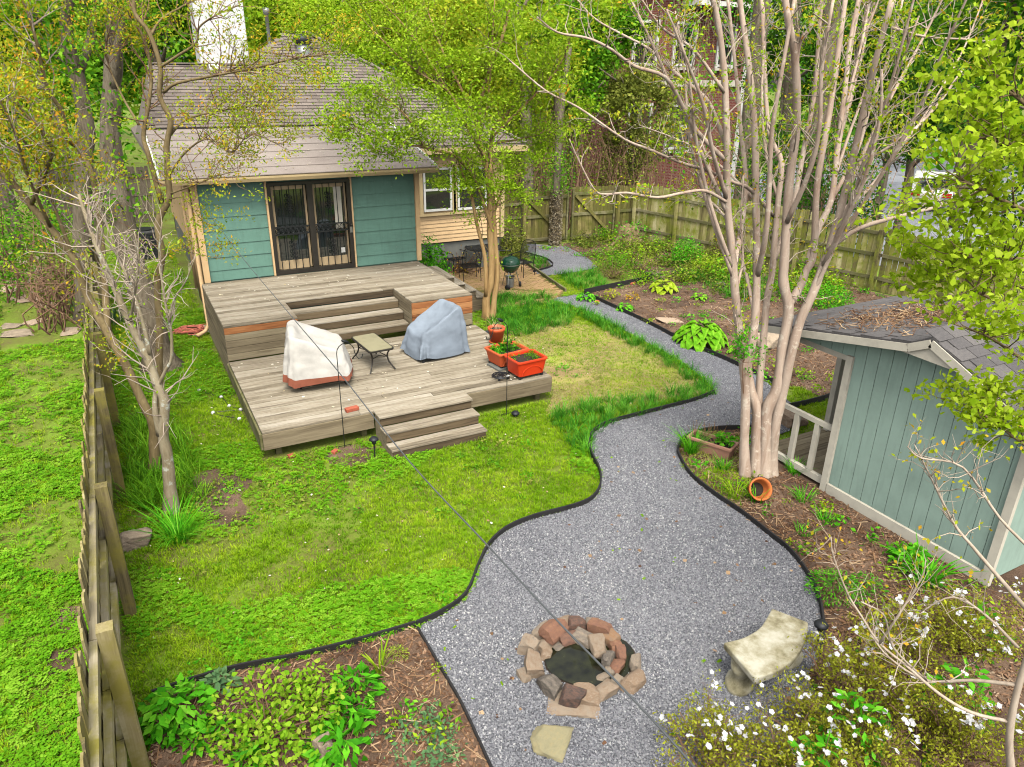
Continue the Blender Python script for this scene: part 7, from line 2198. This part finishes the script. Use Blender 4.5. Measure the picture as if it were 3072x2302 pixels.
# thicket of vines and stems behind the gate and far fence
rg = np.random.default_rng(77)
def thicket(label, x0, x1, y0, y1, h, n_stem, n_leaf, mat, lsize=.09):
    t = thing('thicket', label, 'thicket', ((x0 + x1) / 2, (y0 + y1) / 2, 0), 0)
    o0 = np.array(((x0 + x1) / 2, (y0 + y1) / 2, 0))
    m = MB()
    for k in range(n_stem):
        b = np.array((rg.uniform(x0, x1), rg.uniform(y0, y1), 0)) - o0
        m.tube(smooth_path([b, b + (rg.normal(0, .15), rg.normal(0, .15), h * .35), b + (rg.normal(0, .3), rg.normal(0, .3), h * .7), b + (rg.normal(0, .5), rg.normal(0, .5), h * rg.uniform(.8, 1.15))], 2), [.02, .018, .016, .014, .01, .008, .005], 4)
    m.build('stems', M['twig_brown'], t)
    k = 60
    cen = np.stack((rg.uniform(x0, x1, k), rg.uniform(y0, y1, k), rg.uniform(.15, 1.0, k) * h), 1) - o0
    w = rg.integers(0, k, n_leaf)
    c = cen[w] + rg.normal(0, .28, (n_leaf, 3))
    c[:, 2] = np.abs(c[:, 2])
    link('foliage', quads_mesh('foliage', leaf_quads(c, lsize, .6, .35), mat), t)
    return t
thicket('olive vine thicket behind the double gate', 12.2, 16.4, 23.6, 25.4, 4.0, 130, 5200, M['leaf_olive'])
thicket('tangled brush behind the far fence corner', 16.6, 18.2, 22.6, 24.6, 3.6, 70, 3600, M['leaf_olive'])
thicket('dark leafy hedge behind the long mossy fence', 19.8, 22.6, 15.2, 21, 4.0, 60, 9500, M['leaf_dark'], .11)
thicket('dark leafy hedge behind the shed fence', 21, 23.6, 7.0, 12.4, 4.0, 60, 8500, M['leaf_dark'], .11)
thicket('leafy vines hanging before the brick house', 20.5, 25.5, 25.5, 28.5, 8.5, 50, 1000, M['leaf_fresh'], .16)
thicket('bright climbing foliage left of the brick house', 17.2, 20.8, 24.5, 27, 7.0, 60, 2600, M['leaf_lime'], .12)
thicket('green hedge along the neighbour boundary at upper left', -7.5, -4.2, 22, 30, 3.2, 60, 6500, M['leaf_mid'])
thicket('bright shrubbery left of the big trunk', -3.0, -1.4, 21.5, 25, 2.2, 40, 3500, M['leaf_mid'])
thicket('brown brushy shrubs near the neighbour path', -2.2, -1.2, 18.8, 22, 1.3, 70, 500, M['leaf_olive'])
# far wood closing the view
far_c = []
for k in range(70):
    a = rg.uniform(-.5, 1.5); d = rg.uniform(55, 75)
    c0 = np.array((d * math.sin(a), d * math.cos(a), rg.uniform(3, 11)))
    far_c.append(c0 + rg.normal(0, 1, (420, 3)) * (3.4, 3.4, 2.6))
far_c = np.concatenate(far_c); far_c[:, 2] = np.abs(far_c[:, 2])
tag(link('far_wood', quads_mesh('far_wood', leaf_quads(far_c, .7, .7, .3), M['leaf_mid'])), 'green woods closing the view far behind the houses', 'woods', None, 'stuff')

# ================================================================ NEIGHBOUR BUILDINGS AND CAR
bh = thing('brick_house', 'red brick neighbour house with white siding and windows', 'house', (26, 30, 0))
def bp(name, mb, mat, parent=None): return mb.build(name, M[mat], parent or bh)
wl_ = bp('wall', MB().box((-.6, 4.0, 4.6), (7.4, 8, 9.2)), 'brickwall')
sd_ = bp('siding_wall', MB().box((4.2, 4.3, 4.6), (2.2, 7.4, 9.2)), 'white')
k = 0
z = .2
while z < 9:
    bp('siding_board', MB().box((4.2, .585, z + .07), (2.2, .03, .145), rot=(.09, 0, 0)), 'white', sd_)
    z += .15
for (x, z, w, h) in ((-.75, 3.2, 1.5, 2.0), (-3.2, 3.2, 1.3, 2.0), (-.9, 6.9, 1.2, 1.8), (-3.2, 6.9, 1.3, 1.8), (1.7, 6.9, 1.0, 1.8)):
    wo = bp('window', MB().box((x, -.02, z), (w, .06, h)), 'glass')
    for sx in (-1, 1): bp('frame', MB().box((x + sx * w / 2, -.06, z), (.14, .1, h + .2)), 'white', wo)
    for zz in (-1, 0, 1): bp('frame', MB().box((x, -.062, z + zz * h / 2), (w - .14, .096, .12)), 'white', wo)
    bp('sill', MB().box((x, -.1, z - h / 2 - .16), (w + .3, .2, .12)), 'offwhite', wo)
bp('belt_course', MB().box((-.6, -.06, 5.2), (7.42, .12, .3)), 'offwhite')
po = bp('balcony', MB().box((1.0, -.6, 8.6), (4.5, 1.2, .2)), 'white')
for k in range(12): bp('baluster', MB().box((-1.2 + k * .4, -1.15, 9.15), (.05, .05, .9)), 'white', po)
bp('top_rail', MB().box((1.0, -1.15, 9.62), (4.6, .08, .08)), 'white', po)
bp('roof', MB().add([(-4.8, -.6, 9.2), (5.8, -.6, 9.2), (5.8, 8.6, 9.2), (-4.8, 8.6, 9.2), (-1, 4, 12), (2, 4, 12)], [(0, 1, 5, 4), (1, 2, 5), (2, 3, 4, 5), (3, 0, 4), (3, 2, 1, 0)]), 'shingle')
# dark timber gate left of the house
fence('board_fence', 'dark brown board fence beside the left house wall', (-2.4, 32.0), (1.3, 32.0), 2.1, 'bark_dark', 'bark_dark', (.4, 1.1, 1.8), -1, post_at=[.1, 1.9])
fence('board_fence', 'low grey fence beyond the neighbour path', (-8.0, 27.5), (-3.6, 27.5), 1.4, 'fence_near', 'fence_rail', (.4, 1.1), -1, post_at=[.1, 2.0])
# parked white car with red tail lights, half hidden by leaves
car = thing('parked_car', 'white parked car with red tail lights beyond the right fence', 'car', tuple(gz(2005, 446, 0)), R(-57))
body = [(-2.1, .35), (-2.15, .8), (-1.95, 1.0), (-1.3, 1.05), (-.7, 1.48), (.9, 1.5), (1.6, 1.08), (2.1, .95), (2.15, .4)]
n = len(body); bv = [(a, y, b) for y in (-.85, .85) for a, b in body]
MB().add(bv, [tuple(range(n))[::-1], tuple(range(n, 2 * n))] + [(k, (k + 1) % n, (k + 1) % n + n, k + n) for k in range(n)]).build('body', M['white'], car, None, (0, 0, R(90)), False, .06)
for (x, y) in ((-.86, -1.3), (.86, -1.3), (-.86, 1.3), (.86, 1.3)):
    wv = MB().lathe([(0, -.1), (.28, -.1), (.32, -.06), (.32, .06), (.28, .1), (0, .1)], 16); wv.build('wheel', M['black'], car, (x, y, .32), (0, R(90), 0), True)
red = plain('tail_light', srgb(205, 24, 30), .25, .05, 3)
for s in (-1, 1):
    MB().box((s * .62, -2.16, .82), (.36, .06, .18)).build('tail_light', red, car)
MB().box((0, -1.68, 1.26), (1.3, .5, .04), rot=(.75, 0, 0)).build('rear_window', M['glass'], car)

# ================================================================ AZALEAS AND NEAR TWIGS (lower right)
def flower_mesh():
    m = MB()
    for k in range(5):
        a = k * 1.2566
        d = np.array((math.cos(a), math.sin(a), .35)); s = np.array((-math.sin(a), math.cos(a), 0))
        m.add([(0, 0, 0), d * .022 + s * .016, d * .036 - np.array((0, 0, .004)), d * .022 - s * .016], [(0, 1, 2, 3)])
    me = m.mesh('flower', M['petal'])
    at3 = me.attributes.new('rnd', 'FLOAT', 'FACE'); at3.data.foreach_set('value', RNG.random(5).astype(np.float32))
    return me
fm = flower_mesh()
def azalea(label, px, py, r, h, nl, nf, seed, zbase=0.0):
    rg = np.random.default_rng(seed)
    loc = np.array(gz(px, py, h * .5)) * (1, 1, 0)
    t = thing('azalea', label, 'azalea', tuple(loc), 0)
    m = MB(); tips = []
    for k in range(26):
        a = rg.uniform(0, 6.283); q = rg.random() ** .5
        e = np.array((r * q * math.cos(a), r * q * math.sin(a), h * (1 - .35 * q * q) * rg.uniform(.7, 1)))
        p = smooth_path([np.array((rg.normal(0, .06), rg.normal(0, .06), 0)), e * (.4, .4, .45) + rg.normal(0, .04, 3), e], 4)
        rr = np.linspace(.011, .004, len(p)); m.tube(p, rr, 5)
        grow_twigs(m, tips, p, rr, 9, .26, .8, rg, .5, 2, .3, 3)
    tag(m.build('twigs', M['twig_brown'], t), kind='stuff')
    rg.shuffle(tips)
    sel = tips[:nl]
    link('foliage', quads_mesh('foliage', leaf_cloud(sel, 7.0, .035, .032, .5, rg), M['leaf_azalea']), t)
    tops = sorted(tips, key=lambda q: -q[0][2] - rg.normal(0, .12))[:nf * 3]
    rg.shuffle(tops)
    for p, d in tops[:nf]:
        for q in range(1 if rg.random() < .5 else 2):
            o = link('flower', fm, t, tuple(p + rg.normal(0, .02, 3) + (0, 0, .02)), (rg.uniform(-.7, .7), rg.uniform(-.7, .7), rg.uniform(0, 6)))
            s = rg.uniform(.55, .85); o.scale = (s, s, s)
    return t
azalea('sprawling white azalea below the concrete bench', 1545, 1625, .6, .55, 560, 36, 1)
azalea('white azalea right below the path light', 1765, 1590, .5, .55, 560, 34, 2)
azalea('white azalea in the middle of the lower right corner', 1850, 1480, .7, .7, 640, 40, 3)
azalea('white azalea near the end of the shed wall', 2090, 1350, .75, .7, 620, 40, 4)
azalea('white flowered azalea at the bottom right corner', 2080, 1590, .65, .75, 600, 34, 5)
azalea('low white azalea at the bottom edge below the bench azalea', 1700, 1690, .6, .6, 520, 26, 6)
azalea('low white azalea at the bottom edge left of the corner', 1920, 1680, .55, .6, 480, 22, 7)
azalea('airy white azalea between the fern clump and the shed end', 1960, 1390, .6, .6, 520, 28, 8)
broad_plant('leafy_plant', 'bright green compound leaved plant among the azaleas at bottom', tuple(gz(1850, 1560, .5) * (1, 1, 0)), 160, .34, .85, .11, M['leaf_fresh'], .4)
broad_plant('leafy_plant', 'bright green pointed leaved plant at the bottom edge', tuple(gz(1770, 1640, .5) * (1, 1, 0)), 90, .28, .8, .12, M['leaf_fresh'], .5)
broad_plant('leafy_plant', 'green leaved plant at the right edge within the azaleas', tuple(gz(2080, 1480, .5) * (1, 1, 0)), 120, .3, .8, .1, M['leaf_fresh'], .45)
broad_plant('leafy_plant', 'green sprig between azaleas and the shed end', tuple(gz(2130, 1330, .4) * (1, 1, 0)), 80, .22, .6, .09, M['leaf_fresh'], .45)
# bare young crepe branches crossing from the right edge
HB = 4.4
def LB(pts, r0, r1, n=0, L=.35, sp=.6):
    P, r = limb(pts, HB, r0, r1); return (P, r, n, L, sp)
TB = [LB([(2190, 1720, -.2), (2180, 1600, -.2), (2195, 1500, -.2), (2230, 1380, -.2), (2260, 1200, -.2)], .032, .02),
      LB([(2185, 1560, -.2), (2100, 1540, -.1), (2030, 1500, 0), (1960, 1440, .1), (1900, 1390, .2), (1860, 1330, .3), (1830, 1280, .4), (1800, 1200, .4), (1795, 1160, .4)], .015, .004, 22),
      LB([(2200, 1480, -.2), (2100, 1470, 0), (2000, 1470, .2), (1920, 1420, .3), (1880, 1370, .4)], .016, .005, 22),
      LB([(2230, 1330, -.1), (2160, 1250, 0), (2100, 1180, .1), (2060, 1130, .2), (2010, 1030, .2), (1975, 960, .2)], .018, .004, 22),
      LB([(2240, 1200, -.1), (2160, 1120, 0), (2080, 1010, .1), (1990, 990, .1), (1960, 965, .2)], .012, .004, 16),
      LB([(1900, 1390, .2), (1940, 1330, .1), (1990, 1250, .1), (2000, 1210, .1)], .010, .004, 10),
      LB([(2000, 1470, .2), (1930, 1400, 0), (1910, 1330, -.1), (1860, 1300, -.1)], .010, .004, 14),
      LB([(2200, 1400, -.1), (2130, 1330, .1), (2060, 1290, .2), (1990, 1320, .3)], .012, .004, 16)]
tree('young_crepe_myrtle', 'bare pinkish young crepe myrtle with few orange buds at lower right', tuple(atp(2190, 1720, HB - .2) * (1, 1, 0)), TB, M['twig'],
     [('buds', M['leaf_orange'], .5, .03, .04, .6, .5), ('young_leaves', M['leaf_yellow'], .5, .03, .04, .6, .3)], twig_m=M['twig'], seed=12, sides=7)
